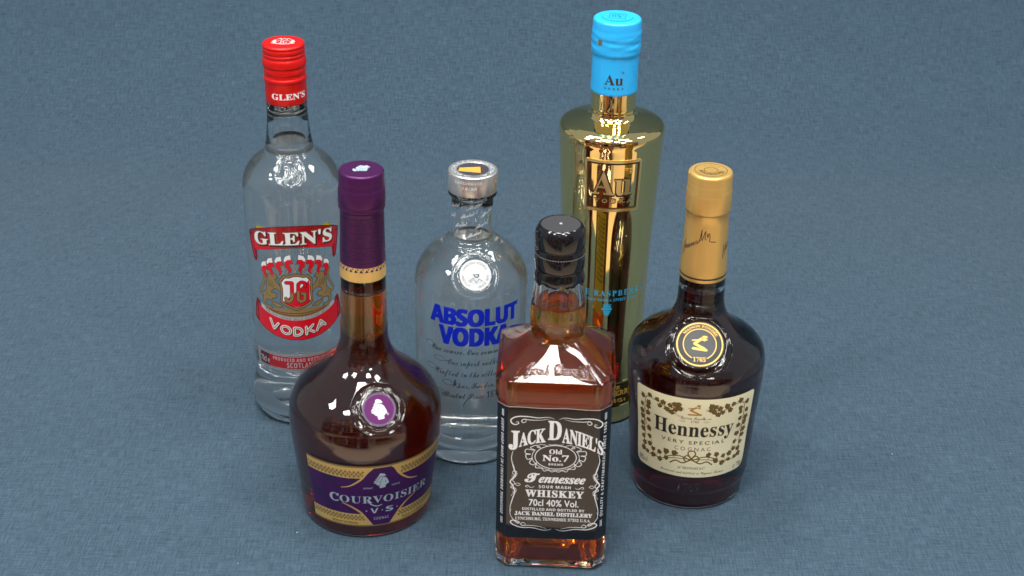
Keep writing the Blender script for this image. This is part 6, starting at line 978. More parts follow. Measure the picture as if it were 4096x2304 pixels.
cs = Cyl([(181, 15.15), (192, 14.95), (205, 14.6), (222, 14.25), (229, 14.25), (234, 15.3), (244, 15.25), (246, 14.7), (256, 14.6)], 8, 14.8)
K = [[(rad(x)*14.8, y) for x, y in p] for p in dots if -180 <= p[0][0]-180 <= 178]
lay('perforations', fill([[(x-46.4, y) for x, y in p] for p in K]), cs, .05, violet_seal, cap)
lay('gold_band', fill(rect(-46, 46, 181.8, 192.6)), cs, .05, gold_foil, cap)
K = []
for i in range(26):
    u = -45+i*3.5; K.append([(u, 189.0), (u+2.6, 189.0), (u+1.3, 191.2)]); K.append([(u+1.9, 191.6), (u+3.1, 191.6), (u+2.6, 190.2)])
lay('gold_band_triangles', fill(K+rect(-46, 46, 192.1, 192.7)), cs, .08, purple_deep, cap)
K = []
for z in (195.6, 206.3, 216.6, 226.6): K += stroke([(u, z) for u in np.linspace(-46, 46, 60)], .6)
rr = random.Random(4)
for z0, z1 in ((195.6, 206.3), (206.3, 216.6), (216.6, 226.6)):
    for c0 in np.arange(-44, 44, 10.4):
        c0 += rr.uniform(-1, 1); zc = (z0+z1)/2
        K += ring(c0, zc, 2.5, 2.5, .38, 14)
        for j in range(8):
            a = 6.283*j/8+.3; K += stroke([(c0+2.5*math.cos(a), zc+2.5*math.sin(a)), (c0+5.3*math.cos(a+.5), zc+5.0*math.sin(a+.5))], .36)
        for j in range(3):
            K += stroke([(c0-5, z0+rr.uniform(0, 10)), (c0+5, z0+rr.uniform(0, 10))], .24)
lay('sleeve_tracery', fill(K), cs, .06, purple_line, cap)
tp = Plane((0, 0, 256.15), (1, 0, 0), (0, 1, 0), (0, 0, 1))
lay('cap_top', fill(disc(0, 0, 12.6)), tp, .03, purple_foil, cap); lay('cap_ring', fill(ring(0, 0, 9.3, 9.3, .3)), tp, .06, purple_bright, cap)
nap = [(-3.1, 54.0), (-1.9, 55.0), (-1.5, 56.8), (-0.2, 57.1), (1.7, 56.4), (2.4, 55.3), (2.9, 54.6), (1.3, 54.6), (-0.8, 54.5), (-2.8, 53.7)]
napb = [(-2.9, 53.5), (1.0, 54.4), (1.7, 53.8), (3.2, 52.7), (4.6, 49.6), (4.8, 47.9), (3.7, 47.5), (2.6, 46.3), (2.7, 44.6), (-1.4, 44.2), (-1.8, 46.8), (-3.1, 47.2), (-3.4, 48.2), (-5.0, 48.9), (-4.9, 50.6), (-3.8, 51.5), (-4.0, 52.2), (-3.1, 52.8)]
napl = [[(1.0, 54.2), (-.2, 51), (-1.2, 47.5), (-1.4, 44.4)], [(2.4, 51), (2.7, 48.6)], [(-3.6, 51.4), (-1, 52.8)], [(-4.8, 49.6), (-1.6, 50.6)]]
def figure(surf, off, parent, cx, cy_, k, m, ml, rot=0):
    cr_, sr_ = math.cos(rot), math.sin(rot)
    f = lambda p: [(cx+k*(x*cr_-(y-50.6)*sr_), cy_+k*(x*sr_+(y-50.6)*cr_)) for x, y in p]
    lay('figure_emblem', fill([f(nap), f(napb)]), surf, off, m, parent)
    L_ = []
    for q in napl: L_ += stroke(f(q), .3*k)
    lay('figure_emblem_line', fill(L_), surf, off+.03, ml, parent)
figure(tp, .06, cap, 0, 0, .95, silver_ink, purple_line, 2.2)
seal = lay('seal', fill(disc(0, 0, 11.3)), PL, .08, lav_ring, b, label='round violet seal on the shoulder')
lay('seal_field', fill(disc(0, 0, 9.9)), PL, .11, violet_seal, seal); figure(PL, .14, seal, 0, 0, 1.05, mat('pale_silver_print', (.68, .69, .74), .4), purple_deep)
write('®', 'sans', (4.6, 6.0, -4.4, -3.0), PL, .14, silver_ink, seal)
S = Cyl(outer, 17.4, 48)
hw = 52.2
lab = lay('front_label', fill(rect(-hw, hw, 11.0, 63.7)), S, .08, gold_dull, b, label='purple and gold wrap label')
lay('gold_band', fill(rect(-hw, hw, 53.2, 62.4)), S, .11, gold_foil, lab); lay('gold_band', fill(rect(-hw, hw, 12.2, 21.8)), S, .11, gold_foil, lab)
def lattice(u0, u1, z0, z1, n):
    P = []; st = (u1-u0)/n
    for i in range(n):
        c0 = u0+st*(i+.5)
        for rr_, zc in ((0, z0+(z1-z0)*.25), (.5, z0+(z1-z0)*.5), (0, z0+(z1-z0)*.75)):
            cx = c0+rr_*st
            if cx+st*.36 > u1: continue
            h_ = (z1-z0)*.2; P.append([(cx, zc+h_), (cx-st*.36, zc), (cx, zc-h_), (cx+st*.36, zc)])
    return P
for z0, z1 in ((53.6, 60.4), (15.6, 21.4)):
    lay('lattice', fill(lattice(-hw, -11, z0, z1, 15)), S, .135, gold_dull, lab); lay('lattice', fill(lattice(12, hw, z0, z1, 15)), S, .135, gold_dull, lab)
lay('purple_band', fill(rect(-hw, hw, 21.8, 53.2)), S, .12, purple_ink, lab)
K = []
for u in np.arange(-hw+3, hw, 9.5): K += stroke([(u, 22), (u, 53)], .4)
for z in (29, 37.5, 46): K += stroke([(-hw, z), (hw, z)], .4)
K += stroke([(-40, 22), (-24, 34)], .4)+stroke([(-50, 44), (-36, 30)], .4)
lay('purple_band_grid', fill(K), S, .145, purple_deep, lab)
K = []
for (u0, z0) in ((-39, 47), (-49, 31), (-30, 30), (-39.5, 23), (-20, 47.5)):
    K += rect(u0, u0+8.6, z0, z0+6)
lay('purple_band_shade', fill(K), S, .14, purple_deep, lab)
diat = [(-27.1, 44.5), (-21.5, 46.2), (-16.8, 49.6), (-13.1, 53.1), (-10.2, 57.4), (-7.8, 60.0), (-5.7, 61.9), (6, 61.9), (8.2, 60), (11.1, 54.8), (15.3, 50.2), (20.0, 46.7), (26.6, 44.5)]
diab = [(26.6, 30.9), (19.6, 27.6), (14.3, 22.9), (10.2, 17.4), (6.4, 12.2), (-6.2, 12.2), (-10.1, 17.6), (-13.8, 22.7), (-18.0, 26.2), (-22.5, 28.9), (-27.3, 30.8)]
dia = diat + [(31, 38)] + diab + [(-31, 38)]
lay('diamond', fill([dia]), S, .16, purple_ink, lab)
K = []
K += stroke(smooth2(diat[:7], 4), 1.4, .5)+stroke(smooth2(diat[7:], 4), 1.4, .5)+stroke(smooth2(diab[:5], 4), 1.4, .5)+stroke(smooth2(diab[5:], 4), 1.4, .5)
lay('diamond_edge', fill(K), S, .19, gold_foil, lab)
K = []
for j in range(16):
    a = 6.283*j/16+.1; K += stroke([(3*math.cos(a), 37+3*math.sin(a)), ((17 if j % 2 else 11)*math.cos(a), 37+(17 if j % 2 else 19)*math.sin(a))], .22)
for r_ in (6, 11): K += ring(0, 37, r_, r_*1.1, .2, 24)
K += stroke([(-5, 61), (0, 52), (5, 61)], .2)+stroke([(-9, 57), (3, 61)], .2)+stroke([(9, 57), (-3, 61)], .2)
lay('diamond_tracery', fill(K), S, .185, purple_line, lab)
figure(S, .22, lab, -.3, 50.6, 1.0, silver_ink, purple_line)
wc = lambda u, v: (u, v)
write('COURVOISIER', 'serif', (S.u(-25.6), S.u(62), 31.6, 37.6), S, .23, silver_ink, lab, res=4, space=1.04, bold=-.004)
write('C', 'serif', (S.u(-25.6), S.u(-17.2), 31.2, 38.4), S, .235, silver_ink, lab, res=4)
K = stroke(smooth2([(S.u(6), 33), (S.u(9.5), 30), (S.u(14), 28.6), (S.u(18), 29.8)], 5), .9, .4)
lay('lettering_tail', fill(K), S, .235, silver_ink, lab)
write('V', 'bold', (S.u(8.3), S.u(14.9), 22.4, 26.8), S, .23, silver_ink, lab); write('S', 'bold', (S.u(21), S.u(27.6), 22.6, 27.0), S, .23, silver_ink, lab)
lay('lettering_dots', fill(disc(S.u(5), 24.6, .5, n=10)+disc(S.u(18), 24.6, .5, n=10)+disc(S.u(31), 24.8, .5, n=10)), S, .23, silver_ink, lab)
write('COGNAC', 'sans', (S.u(11), S.u(23.8), 16.6, 18.8), S, .23, silver_ink, lab, space=1.3, bold=.01)
write('JARNAC', 'sans', (S.u(2.8), S.u(10.2), 44.2, 45.7), S, .23, silver_ink, lab, space=1.2, bold=.01)
write('FRANCE', 'sans', (S.u(25.2), S.u(32), 44.6, 46.1), S, .23, silver_ink, lab, space=1.2, bold=.01)
write('PRODUCT OF FRANCE', 'sans', (S.u(-25.4), S.u(-2.6), 13.2, 14.8), S, .23, brown_dark, lab, space=1.15, bold=.012)
write('PRODUIT DE FRANCE', 'sans', (S.u(36.6), S.u(61), 13.2, 14.8), S, .23, brown_dark, lab, space=1.15, bold=.012)

# ================================================================== 5. cognac bottle, gold neck
b = root('cognac_bottle', 129.5, -66, .0015, 0, 'dark cognac bottle with gold foil neck, black round seal and cream vine label, far right', 'bottle')
ctrl = [(0, 37.5), (1.5, 38.9), (6, 39.7), (11, 40.2), (13.5, 40.6), (16, 41.7), (19, 42.2), (24, 42.5), (40, 43.8), (60, 44.9), (80, 46.6), (98, 47.6), (108, 47.4), (114, 45.8), (119, 42), (124, 35.8), (130, 26.8), (136, 20.5), (144, 17), (160, 15.8), (170, 15.5)]
outer = crv(ctrl, 1.2)
inner = inner_of(ctrl, 2.2, 2.6, 106, heel=1.0) + [(111, 42.8), (116, 39.0), (121, 33.0), (126, 26.4), (131, 20.0), (136, 16.0), (144, 13.4), (160, 12.4), (170, 12.2)]
dm, PL = medallion(-4.3, 128.6, 30.6, 50, 19.6, 1.6, 2.2, blend=3.4, dish=.6)
ph = phis(150, -56, 48, .5); outer = refine(outer, 106, 148, .45)
bottle_glass('glass_body', outer, inner, ph, b, [dm])
liquid_body('liquid', inner, 157.5, phis(140), b, cognac_dark)
cap = turned('neck_sleeve', [(167.6, 15.75), (167.9, 15.95), (175, 15.62), (185, 15.2), (197, 14.78), (209, 14.4), (215.5, 14.35)]+[(216.3, 14.7), (217, 15.1), (218, 15.2), (230.6, 15.15), (231.6, 15.0), (232.6, 14.75), (241.8, 14.75), (243, 14.5), (243.8, 13.9), (244.15, 12.9), (244.1, 12.6), (244.1, 0)], gold_cap, b)
cs = Cyl([(167, 15.95), (185, 15.2), (209, 14.35), (216, 14.35), (218, 15.2), (231, 15.15), (232.6, 14.75), (243, 14.75)], 0, 15)
lay('black_ring', fill(rect(-46.8, 46.8, 169.9, 171.1)), cs, .06, black_ink, cap)
K = []
for k in range(60):
    u = -45+k*1.5; K.append([(u, 235.6), (u+.5, 236.8), (u+.75, 236.8), (u+.25, 235.6)])
    if k < 34: K.append([(u, 230.2), (u+.5, 229.0), (u+.75, 229.0), (u+.25, 230.2)])
lay('perforations', fill(K), cs, .06, mat('pale_gold', (.9, .7, .35), .3, metal=.5), cap)
# signature
def sig(c0):
    P = []
    q = lambda pts, w_=.5: stroke(smooth2([(cs.u(c0+x), z) for x, z in pts], 4), w_)
    P += q([(-78, 184.6), (-77, 189), (-75, 194.5)])+q([(-71, 186.6), (-69, 191), (-68, 196)])+q([(-76, 190), (-69, 191.2)], .4)
    P += q([(-66, 190), (-62, 192), (-64, 193), (-66, 190.6), (-61, 190.6), (-57, 193.6), (-56, 191), (-52, 194.6), (-50, 192), (-45, 195.8), (-43.5, 193.6), (-39, 196.8), (-37, 194.6), (-32, 198), (-28, 197.6), (-31, 196.4), (-27, 196.6), (-20, 199.6)], .42)
    P += q([(-24, 198), (-20, 203), (-18, 207), (-18, 201), (-15, 199)], .5)+q([(-15, 200), (-11, 204), (-8, 206), (-9, 201), (-5, 200)], .5)
    P += q([(-4, 204.5), (-2, 201.6), (1, 204.6), (4, 202), (3, 199.6), (6, 198.6), (20, 198.2)], .5)
    return P
lay('signature', fill([p for p in sig(0)]), cs, .06, black_ink, cap)
lay('signature', fill([p for p in sig(124)]), cs, .06, black_ink, cap)
tp = Plane((0, 0, 244.12), (-1, .1, 0), (-.1, -1, 0), (0, 0, 1))
lay('cap_ring', fill(ring(0, 0, 10.6, 10.6, .35)+ring(0, 0, 4.4, 4.4, .35, 32)), tp, .05, brown_dark, cap)
ring_text('Hennessy', 'serif', tp, .06, brown_dark, cap, 5.6, 3.6, 90, 165)
ring_text('COGNAC', 'serif', tp, .06, gold_bright, cap, 6.4, 2.2, 270, 90, inward=True)
lay('cap_emblem', fill(stroke([(-2.6, -2), (2.6, -2)], .8)+stroke([(0, -1.6), (-1.5, .2), (.8, 1.4)], .8)), tp, .06, gold_bright, cap)
seal = lay('seal', fill(disc(0, 0, 17.5)), PL, .10, seal_black, b, label='round black seal with gold rings')
lay('seal_ring', fill(ring(0, 0, 15.3, 15.3, .95)+ring(0, 0, 11.1, 11.1, .65, 56, -62, 242)), PL, .15, seal_gold, seal)
ring_text('MAISON FONDÉE', 'serif', PL, .15, seal_gold, seal, 12.2, 1.9, 88, 118)
write('1765', 'serifbi', (-4.2, 4.2, -12.4, -9.4), PL, .15, seal_gold, seal)
K = []
for i in range(-7, 8):
    h_ = math.sqrt(max(0, 10.5**2-(i*1.9*.7071*1.0)**2)); c0 = i*1.9*.7071
    if abs(c0) < 10:
        for s1 in (1, -1):
            a = (c0*.7071-h_*.7071, s1*(c0*.7071+h_*.7071)); b2 = (c0*.7071+h_*.7071, s1*(c0*.7071-h_*.7071)); K += stroke([a, b2], .2)
lay('seal_lattice', fill(K), PL, .13, mat('dark_slate_foil', (.05, .06, .07), .3), seal)
arm = stroke([(-4.5, -3.0), (4.5, -4.0)], 1.7)+stroke([(3.2, -3.0), (-3.6, .4)], 1.7)+stroke([(-3.6, .4), (.6, 3.6)], 1.7)+stroke([(-5, 2.8), (4.8, 3.6)], .8)+[[(1.2, 5.2), (2.2, 6.4), (4.6, 6.2), (5.2, 5.0), (3.8, 4.8), (3.6, 2.4), (2.6, 2.4), (2.4, 4.6)]]+disc(.6, 3.8, 1.1, n=10)
lay('arm_emblem', fill(arm), PL, .16, seal_gold, seal)
S = Cyl(outer, -4.5, 45)
u0, u1 = S.u(-61.5), S.u(52.6)
cor = []
for cx, cz, a0 in ((u1-3, 94.5-2, 0), (u0+3, 94.5-2, 90), (u0+5, 30.6+5, 180), (u1-5, 30.6+5, 270)):
    r_ = 3 if a0 < 180 else 5
    for k in range(7):
        a = rad(a0+90*k/6); cor.append((cx+r_*math.cos(a), cz+(r_ if a0 >= 180 else 2.4)*math.sin(a)))
wl = lambda u, v: (u, v+1.2*math.cos(min(1.5, abs(u/50)*1.5))*(1 if v > 70 else -.6 if v < 40 else 0))
bev = []
for i in range(len(cor)):
    a, c_ = cor[i], cor[(i+1) % len(cor)]; n_ = max(1, int(math.hypot(c_[0]-a[0], c_[1]-a[1])/3))
    for k in range(n_): bev.append((a[0]+(c_[0]-a[0])*k/n_, a[1]+(c_[1]-a[1])*k/n_))
lab = lay('front_label', fill([[wl(*p) for p in bev]]), S, .14, cream, b, label='cream paper label with brown vine border')
leafm = []; leafd = []; vines = []
rl = random.Random(9)
vine = [(-9.8, 88.9), (-12.5, 87.5), (-15.3, 86.7), (-18.1, 85.3), (-22.1, 86.9), (-25.9, 88.3), (-30.4, 89.2), (-34.6, 88.3), (-36.4, 84.5), (-36.7, 76.9), (-37.2, 67.9), (-36.7, 56.5), (-37.1, 47.4), (-32.8, 42.0), (-26.5, 41.9), (-19.7, 42.8), (-12.6, 45.0), (-5.6, 45.5), (0.0, 45.7)]
leaves = [(-11.1, 90.6), (-13.7, 89.7), (-17.0, 88.2), (-10.7, 87.3), (-13.1, 85.6), (-15.8, 83.2), (-19.1, 84.7), (-21.8, 89.3), (-24.4, 85.5), (-26.5, 89.7), (-32.5, 91.0), (-38.6, 87.9), (-33.2, 84.4), (-39.4, 80.6), (-33.7, 80.8), (-39.6, 74.8), (-34.0, 75.4), (-39.3, 70.3), (-33.5, 69.8), (-39.5, 64.3), (-33.2, 62.9), (-38.9, 60.0), (-38.1, 54.0), (-32.3, 56.4), (-36.8, 49.4), (-32.0, 50.6), (-37.9, 44.2), (-34.2, 43.1), (-28.8, 47.4), (-23.8, 46.9), (-28.7, 42.5), (-18.5, 49.1), (-23.3, 41.2), (-18.2, 43.9), (-12.3, 49.5)]
for s_ in (1, -1):
    off_ = 0 if s_ > 0 else -.4
    mv = lambda p: [(s_*x+off_, y) for x, y in p]
    vines += stroke(mv(smooth2(vine, 4)), .55)
    vines += stroke(mv(smooth2([(-36, 72), (-39, 70), (-40.5, 66), (-38, 62.5), (-35.6, 66), (-37, 70)], 4)), .3)+stroke(mv(smooth2([(-33, 56), (-31, 54), (-29.8, 51), (-32, 48.6), (-34.5, 51.5)], 4)), .3)
    vines += stroke(mv(smooth2([(-9.8, 88.9), (-8.2, 88), (-7.4, 86.8), (-8.4, 86.6)], 4)), .25)
    for (lx, lz) in leaves:
        k = rl.uniform(1.55, 2.1); a0 = rl.uniform(0, 6.28)
        pts = []
        for j in range(10):
            a = a0+6.2832*j/10; r_ = k*(1.1 if j % 2 == 0 else .82)*rl.uniform(.8, 1.15); pts.append((lx+r_*math.cos(a), lz+r_*math.sin(a)))
        big = mv([(lx+(x-lx)*1.18+.12, lz+(y-lz)*1.18-.15) for x, y in pts])
        leafd.append(big); leafm.append(mv(pts)); vines += stroke(mv([(lx, lz), min(vine, key=lambda q: (q[0]-lx)**2+(q[1]-lz)**2)]), .28)
# ribbon bow at the foot of the wreath
for s_ in (1, -1):
    mv = lambda p: [(s_*x, y) for x, y in p]
    vines += stroke(mv(smooth2([(0, 46), (3, 48.6), (5.5, 46), (3.6, 43.6), (0, 45.2)], 5)), .9)
    vines += stroke(mv(smooth2([(0, 46), (2.6, 50), (1.6, 52.4), (0, 52.6)], 5)), .9)
    vines += stroke(mv(smooth2([(1, 45), (8, 47.6), (14, 46.6), (19, 44)], 5)), .8)+stroke(mv(smooth2([(1, 45), (6, 42), (11, 43.4), (15, 40.6)], 5)), 1.0)
lay('vine_stems', fill(vines), S, .17, brown_ink, lab)
lay('vine_leaf_outline', fill(leafd), S, .20, brown_dark, lab); lay('vine_leaves', fill(leafm), S, .23, brown_ink, lab)  # darker printed outline behind each leaf
arm = stroke([(-4.3, 83.2), (4.0, 83.5)], 1.2)+stroke([(3, 83.8), (-3.2, 87.0)], 1.3)+stroke([(-3.2, 87), (.4, 89.4)], 1.2)+stroke([(-4.6, 88.4), (3, 89.2)], .55)+[[(.4, 90.2), (1.4, 91.8), (3.6, 91.4), (2.8, 90.2), (3, 88.4), (2.1, 88.4), (2, 90)]]
lay('arm_emblem', fill(arm), S, .17, orange_gold_ink, lab)
write('Maison Fondée en', 'script', (S.u(-17), S.u(9.4), 79.2, 81.6), S, .17, maroon_ink, lab, bold=-.012)
write('1765', 'serifi', (S.u(-7.6), S.u(-.8), 76.6, 78.4), S, .17, maroon_ink, lab, bold=-.01)
lay('label_flourish', fill(stroke(smooth2([(-10.5, 77.6), (-8, 76.8), (-6, 77.6), (-8, 78.4), (-9, 77.6)], 4), .2)+stroke(smooth2([(10.5, 77.6), (8, 76.8), (6, 77.6), (8, 78.4), (9, 77.6)], 4), .2)+stroke(smooth2([(-10, 81), (-13, 82.6), (-11.6, 80.6), (-8.4, 81.6)], 4), .2)), S, .17, maroon_ink, lab)
write('Hennessy', 'serif', (S.u(-40.2), S.u(31.8), 64.8, 76.6), S, .18, orange_gold_ink, lab, res=4, bold=.008)
write('Hennessy', 'serif', (S.u(-40.3), S.u(31.5), 64.9, 76.7), S, .21, slate_ink, lab, res=4, bold=-.004)
write('VERY SPECIAL', 'sans', (S.u(-33), S.u(24.7), 58.2, 61.0), S, .17, slate_ink, lab, space=1.35, bold=.008)
write('COGNAC', 'sans', (S.u(-20.3), S.u(12), 52.6, 55.6), S, .17, maroon_ink, lab, space=1.35, bold=.004)
write('Jaˢ HENNESSY & Cº', 'serif', (S.u(-16.5), S.u(8.8), 36.9, 38.8), S, .17, slate_ink, lab, bold=-.01)
write('Produced and bottled in Cognac, France', 'script', (S.u(-33), S.u(27.5), 32.6, 34.7), S, .17, slate_ink, lab, bold=-.004)
write('40%vol', 'serifi', (S.u(-58.8), S.u(-47.6), 33.4, 37.4), S, .17, slate_ink, lab, bold=-.02)
write('℮ 70cl', 'serifi', (S.u(39), S.u(52), 32.0, 36.0), S, .17, slate_ink, lab, bold=-.02)
write('1765', 'serifbi', (S.u(-16), S.u(5.2), 17.6, 23.6), S, -.1, glass, b, relief=.6, name='moulded_numerals')

# ================================================================== 6. square whiskey bottle
ang = rad(-2.4)
b = root('whiskey_bottle', 29.7, -139.5, 0, ang, 'square whiskey bottle with black cap and black and white label, nearest the camera', 'bottle')
def section(h, c, fr_=1.2, nf=None, full=True, part=None):
    """chamfered square, anticlockwise seen from above, starting on the left face; returns points and matching circle angles"""
    nf = nf or 24
    pts = []; angs = []
    half = h-c
    corners = []
    for k in range(4):   # front, right, back, left
        R_ = Matrix.Rotation(k*math.pi/2, 2)
        p, q = R_ @ Vector((-half, -h)), R_ @ Vector((half, -h)); corners += [p, q]
    n8 = 8
    for k in range(n8):
        A, B = corners[k], corners[(k+1) % 8]
        face = (k % 2 == 0); n_ = nf[k//2] if (face and not isinstance(nf, int)) else (nf if face else 5)
        base_a = -90+90*(k//2)
        a0, a1 = (base_a-38, base_a+38) if face else (base_a+38, base_a+52)
        d = (B-A); L_ = d.length; f0 = min(fr_/L_, .3)
        ts = [f0*.5] + list(np.linspace(f0, 1-f0, n_)) + [1-f0*.5]
        for t in ts:
            p = A + d*t
            if t < f0: p = p + (-(d.normalized()*0))
            pts.append((p.x, p.y)); angs.append(a0+(a1-a0)*t)
    return np.array(pts), np.radians(np.array(angs))
NF = (230, 24, 24, 24)
def flute8(r, a, k):
    t = (a % (math.pi/4)); t = np.minimum(t, math.pi/4-t)   # distance to a ridge
    am = np.pi/8 - t
    return r*(1-k*(1-np.clip(1-am/(math.pi/8), 0, 1)**2*1.0)*.0) * (1 + k*(1/np.cos(am) - 1)*-1.0) if False else r*((1-k)+k*math.cos(math.pi/8)/np.cos((a % (math.pi/4))-math.pi/8))
def jd_rows(rows, nf):
    out = []
    for row in rows:
        z, h, c, s, rn, fl = row
        P, A = section(h, c, nf=nf)
        r_ = flute8(rn, A+math.pi/8, fl) if fl else rn
        cir = np.stack([r_*np.cos(A), r_*np.sin(A)], -1)
        Q = P*(1-s)+cir*s
        out.append(np.concatenate([Q, np.full((len(Q), 1), z)], 1))
    return np.array(out)
rows = []
for z, h, c in ((2.2, 1, .3), (1.8, 20, 4), (.3, 31.5, 6.2), (0, 33.6, 6.5), (.5, 34.8, 6.7), (2.5, 36.2, 7), (5, 36.9, 7.1), (12, 37.1, 7.2), (18.5, 37.1, 7.2), (20, 36.9, 7.2), (21.2, 36.5, 7), (22.5, 36.35, 7), (60, 36.3, 7), (100, 36.3, 7), (126, 36.35, 7), (127.6, 36.5, 7), (129, 37.0, 7.1), (130.2, 37.6, 7.2), (131.6, 37.8, 7.3), (142.6, 38.0, 7.6), (143.8, 37.9, 7.7), (144.6, 37.4, 7.8)):
    rows.append((z, h, c, 0, 17.8, 0))
nfac = 110
for k in range(1, nfac+1):
    s = k/nfac; rows.append((144.6+16.6*s, 37.4, 7.8, s, 17.6, 0))
rows += [(162.2, 37, 7, 1, 17.1, 0), (163.4, 37, 7, 1, 17.0, .1), (165, 37, 7, 1, 17.6, .5)]
for z, r in ((167, 18.2), (170, 18.7), (174, 19.0), (178, 19.0), (182, 18.8), (186, 18.4), (190, 17.8), (194, 17.1), (198, 16.4)): rows.append((z, 37, 7, 1, r, .85))
for z, r, fl in ((202, 15.8, .6), (205, 15.3, .2), (208, 14.6, 0), (232, 14.4, 0)): rows.append((z, 37, 7, 1, r, fl))
Vo = jd_rows(rows, NF)
# moulded signature on the front shoulder facet
fr0 = next(i for i, r in enumerate(rows) if r[3] > 0)
n_front = NF[0]+2
sub = Vo[fr0:fr0+nfac, :n_front]
nrm = np.array([0, -math.sin(rad(50)), math.cos(rad(50))]); nrm = np.array([0, -.65, .76])
vdist = np.array([(rows[fr0+i][0]-144.6)*1.62 for i in range(nfac)])[:, None]+0*sub[..., 0]
uv = np.stack([sub[..., 0], vdist], -1)
tg = text_geo('Jack Daniel', 'script', (-20, 22, 5.6, 13.4), bold=.012)
tgv = [(v[0], v[1]+v[0]*.02) for v in tg[0]]
H = emboss(sub, uv, (tgv, tg[1]), .6, 1)
Vo[fr0:fr0+nfac, :n_front] += nrm*H[..., None]
irows = []
for z, h, c in ((7.4, .02, .005), (6.8, 16, 3.6), (5.0, 27.5, 5), (4.8, 30.5, 5.5), (6, 32.6, 6), (9, 33.4, 6.2), (30, 32.9, 6.2), (126, 32.9, 6.2), (141, 33.4, 6.4), (143, 33.2, 6.4)):
    irows.append((z, h, c, 0, 13, 0))
for k in range(1, 13): irows.append((143+15.5*k/12, 33.2, 6.4, k/12, 13.2, 0))
irows += [(161, 33, 6, 1, 13.2, 0), (166, 33, 6, 1, 14.2, 0), (174, 33, 6, 1, 15.0, 0), (182, 33, 6, 1, 14.9, 0), (190, 33, 6, 1, 14.0, 0), (198, 33, 6, 1, 12.6, 0), (205, 33, 6, 1, 11.4, 0), (232, 33, 6, 1, 11.2, 0)]
Vi = jd_rows(irows, NF)
V = np.concatenate([Vo, Vi[::-1]], 0)
me = grid_mesh('glass_body', V)
gb = link('glass_body', me, glass, b)
# liquid
lv = 184.0
nfl = (24, 24, 24, 24)
lr = [list(r) for r in irows if r[0] <= lv]
for r in lr: r[1] += .12; r[4] += .12
lr[0] = [7.2, .02, .005, 0, 13, 0]
rt_ = 14.8
lr += [[lv+.5, 33, 6, 1, rt_, 0], [lv+.1, 33, 6, 1, rt_-1, 0], [lv, 33, 6, 1, rt_-2.5, 0], [lv, 33, 6, 1, 0.0, 0]]
link('liquid', grid_mesh('liquid', jd_rows([tuple(r) for r in lr], nfl)), whiskey_liq, b)
# cap and sleeve
def jag(V):
    z = V[..., 2]; a = np.arctan2(V[..., 0], -V[..., 1]); out = V.copy()
    out[..., 2] += np.where(z < 202, .8*np.sin(9*a+.4)+.5*np.sin(17*a), 0); return out
cap = turned('cap', [(200.5, 16.35), (200.6, 16.55), (204, 15.9), (207.5, 15.3), (208.6, 15.2), (209.4, 15.7), (210.4, 15.95), (220.6, 15.9), (221.6, 15.6), (222.4, 15.1), (223, 15.1), (223.6, 15.7), (224.6, 16.0), (232.6, 15.9), (234.4, 15.5), (236.4, 14.5), (237.4, 13.7), (237.9, 13.2), (237.85, 12.6), (237.6, 12.45), (237.6, 0)], black_gloss, b, disp=[jag])
tp = Plane((0, 0, 237.62), (1, 0, 0), (0, 1, 0), (0, 0, 1))
lay('cap_disc', fill(disc(0, 0, 12.3)), tp, .05, black_disc, cap); lay('cap_pip', fill(disc(0, 0, .9, n=16)), tp, .1, grey_ink, cap, relief=.25)
K = [[(u, 219.4), (u+.8, 219.4), (u+.8, 219.0), (u, 219.0)] for u in np.arange(-30, 30, 1.7)]
lay('perforations', fill(K), Cyl([(200, 15.92), (222, 15.92)], 0, 15.9), .05, grey_ink, cap)
# label wrapped round front, corners and sides
h_, c_ = 36.46, 7.05; half = h_-c_
path = [(-h_, 26), (-h_, 0), (-h_, -half), (-half, -h_), (half, -h_), (h_, -half), (h_, 0), (h_, 26)]
class Wrap:
    du = 6.0
    def __init__(s):
        # rounded corners
        s.P = [np.array(p, float) for p in path]; s.L = [0]
        for i in range(1, len(s.P)): s.L.append(s.L[-1]+np.linalg.norm(s.P[i]-s.P[i-1]))
        s.c = (s.L[3]+s.L[4])/2
    def __call__(s, u, v, off):
        t = min(max(u+s.c, 0), s.L[-1]-1e-6); i = max(j for j in range(len(s.L)-1) if s.L[j] <= t)
        d = s.P[i+1]-s.P[i]; d = d/np.linalg.norm(d); p = s.P[i]+d*(t-s.L[i]); n = np.array([d[1], -d[0]])
        p = p+n*off
        return (p[0], p[1], v)
W = Wrap()
cuts = sorted(set([-W.c, W.L[-1]-W.c]+[l-W.c for l in W.L]))
vs = []; fs = []
for u in cuts:
    top_ = 125.6+.25*math.sin(u*.21); bt_ = 24.9+.35*math.sin(u*.3+1)
    vs += [(u, bt_), (u, 60.), (u, 95.), (u, top_)]
for i in range(len(cuts)-1):
    for k in range(3): fs.append((i*4+k, i*4+4+k, i*4+5+k, i*4+k+1))
class W0(Wrap): du = 1e9
lab = lay('front_label', (vs, fs), W0(), .0, black_label, b, label='black wrap label with white print')
lay('label_edge', fill(stroke([(u, 125.6+.25*math.sin(u*.21)) for u in np.linspace(-58, 58, 60)], .35)), W, .04, mat('clear_label_edge', (.7, .6, .55), .3), lab, du=2.0)
FP = Plane((0, -h_, 0), (1, 0, 0), (0, 0, 1), (0, -1, 0))
O = .05
def fwrite(s_, st, box, warp=None, **k): return write(s_, st, box, FP, O, white_ink, lab, warp=warp, **k)
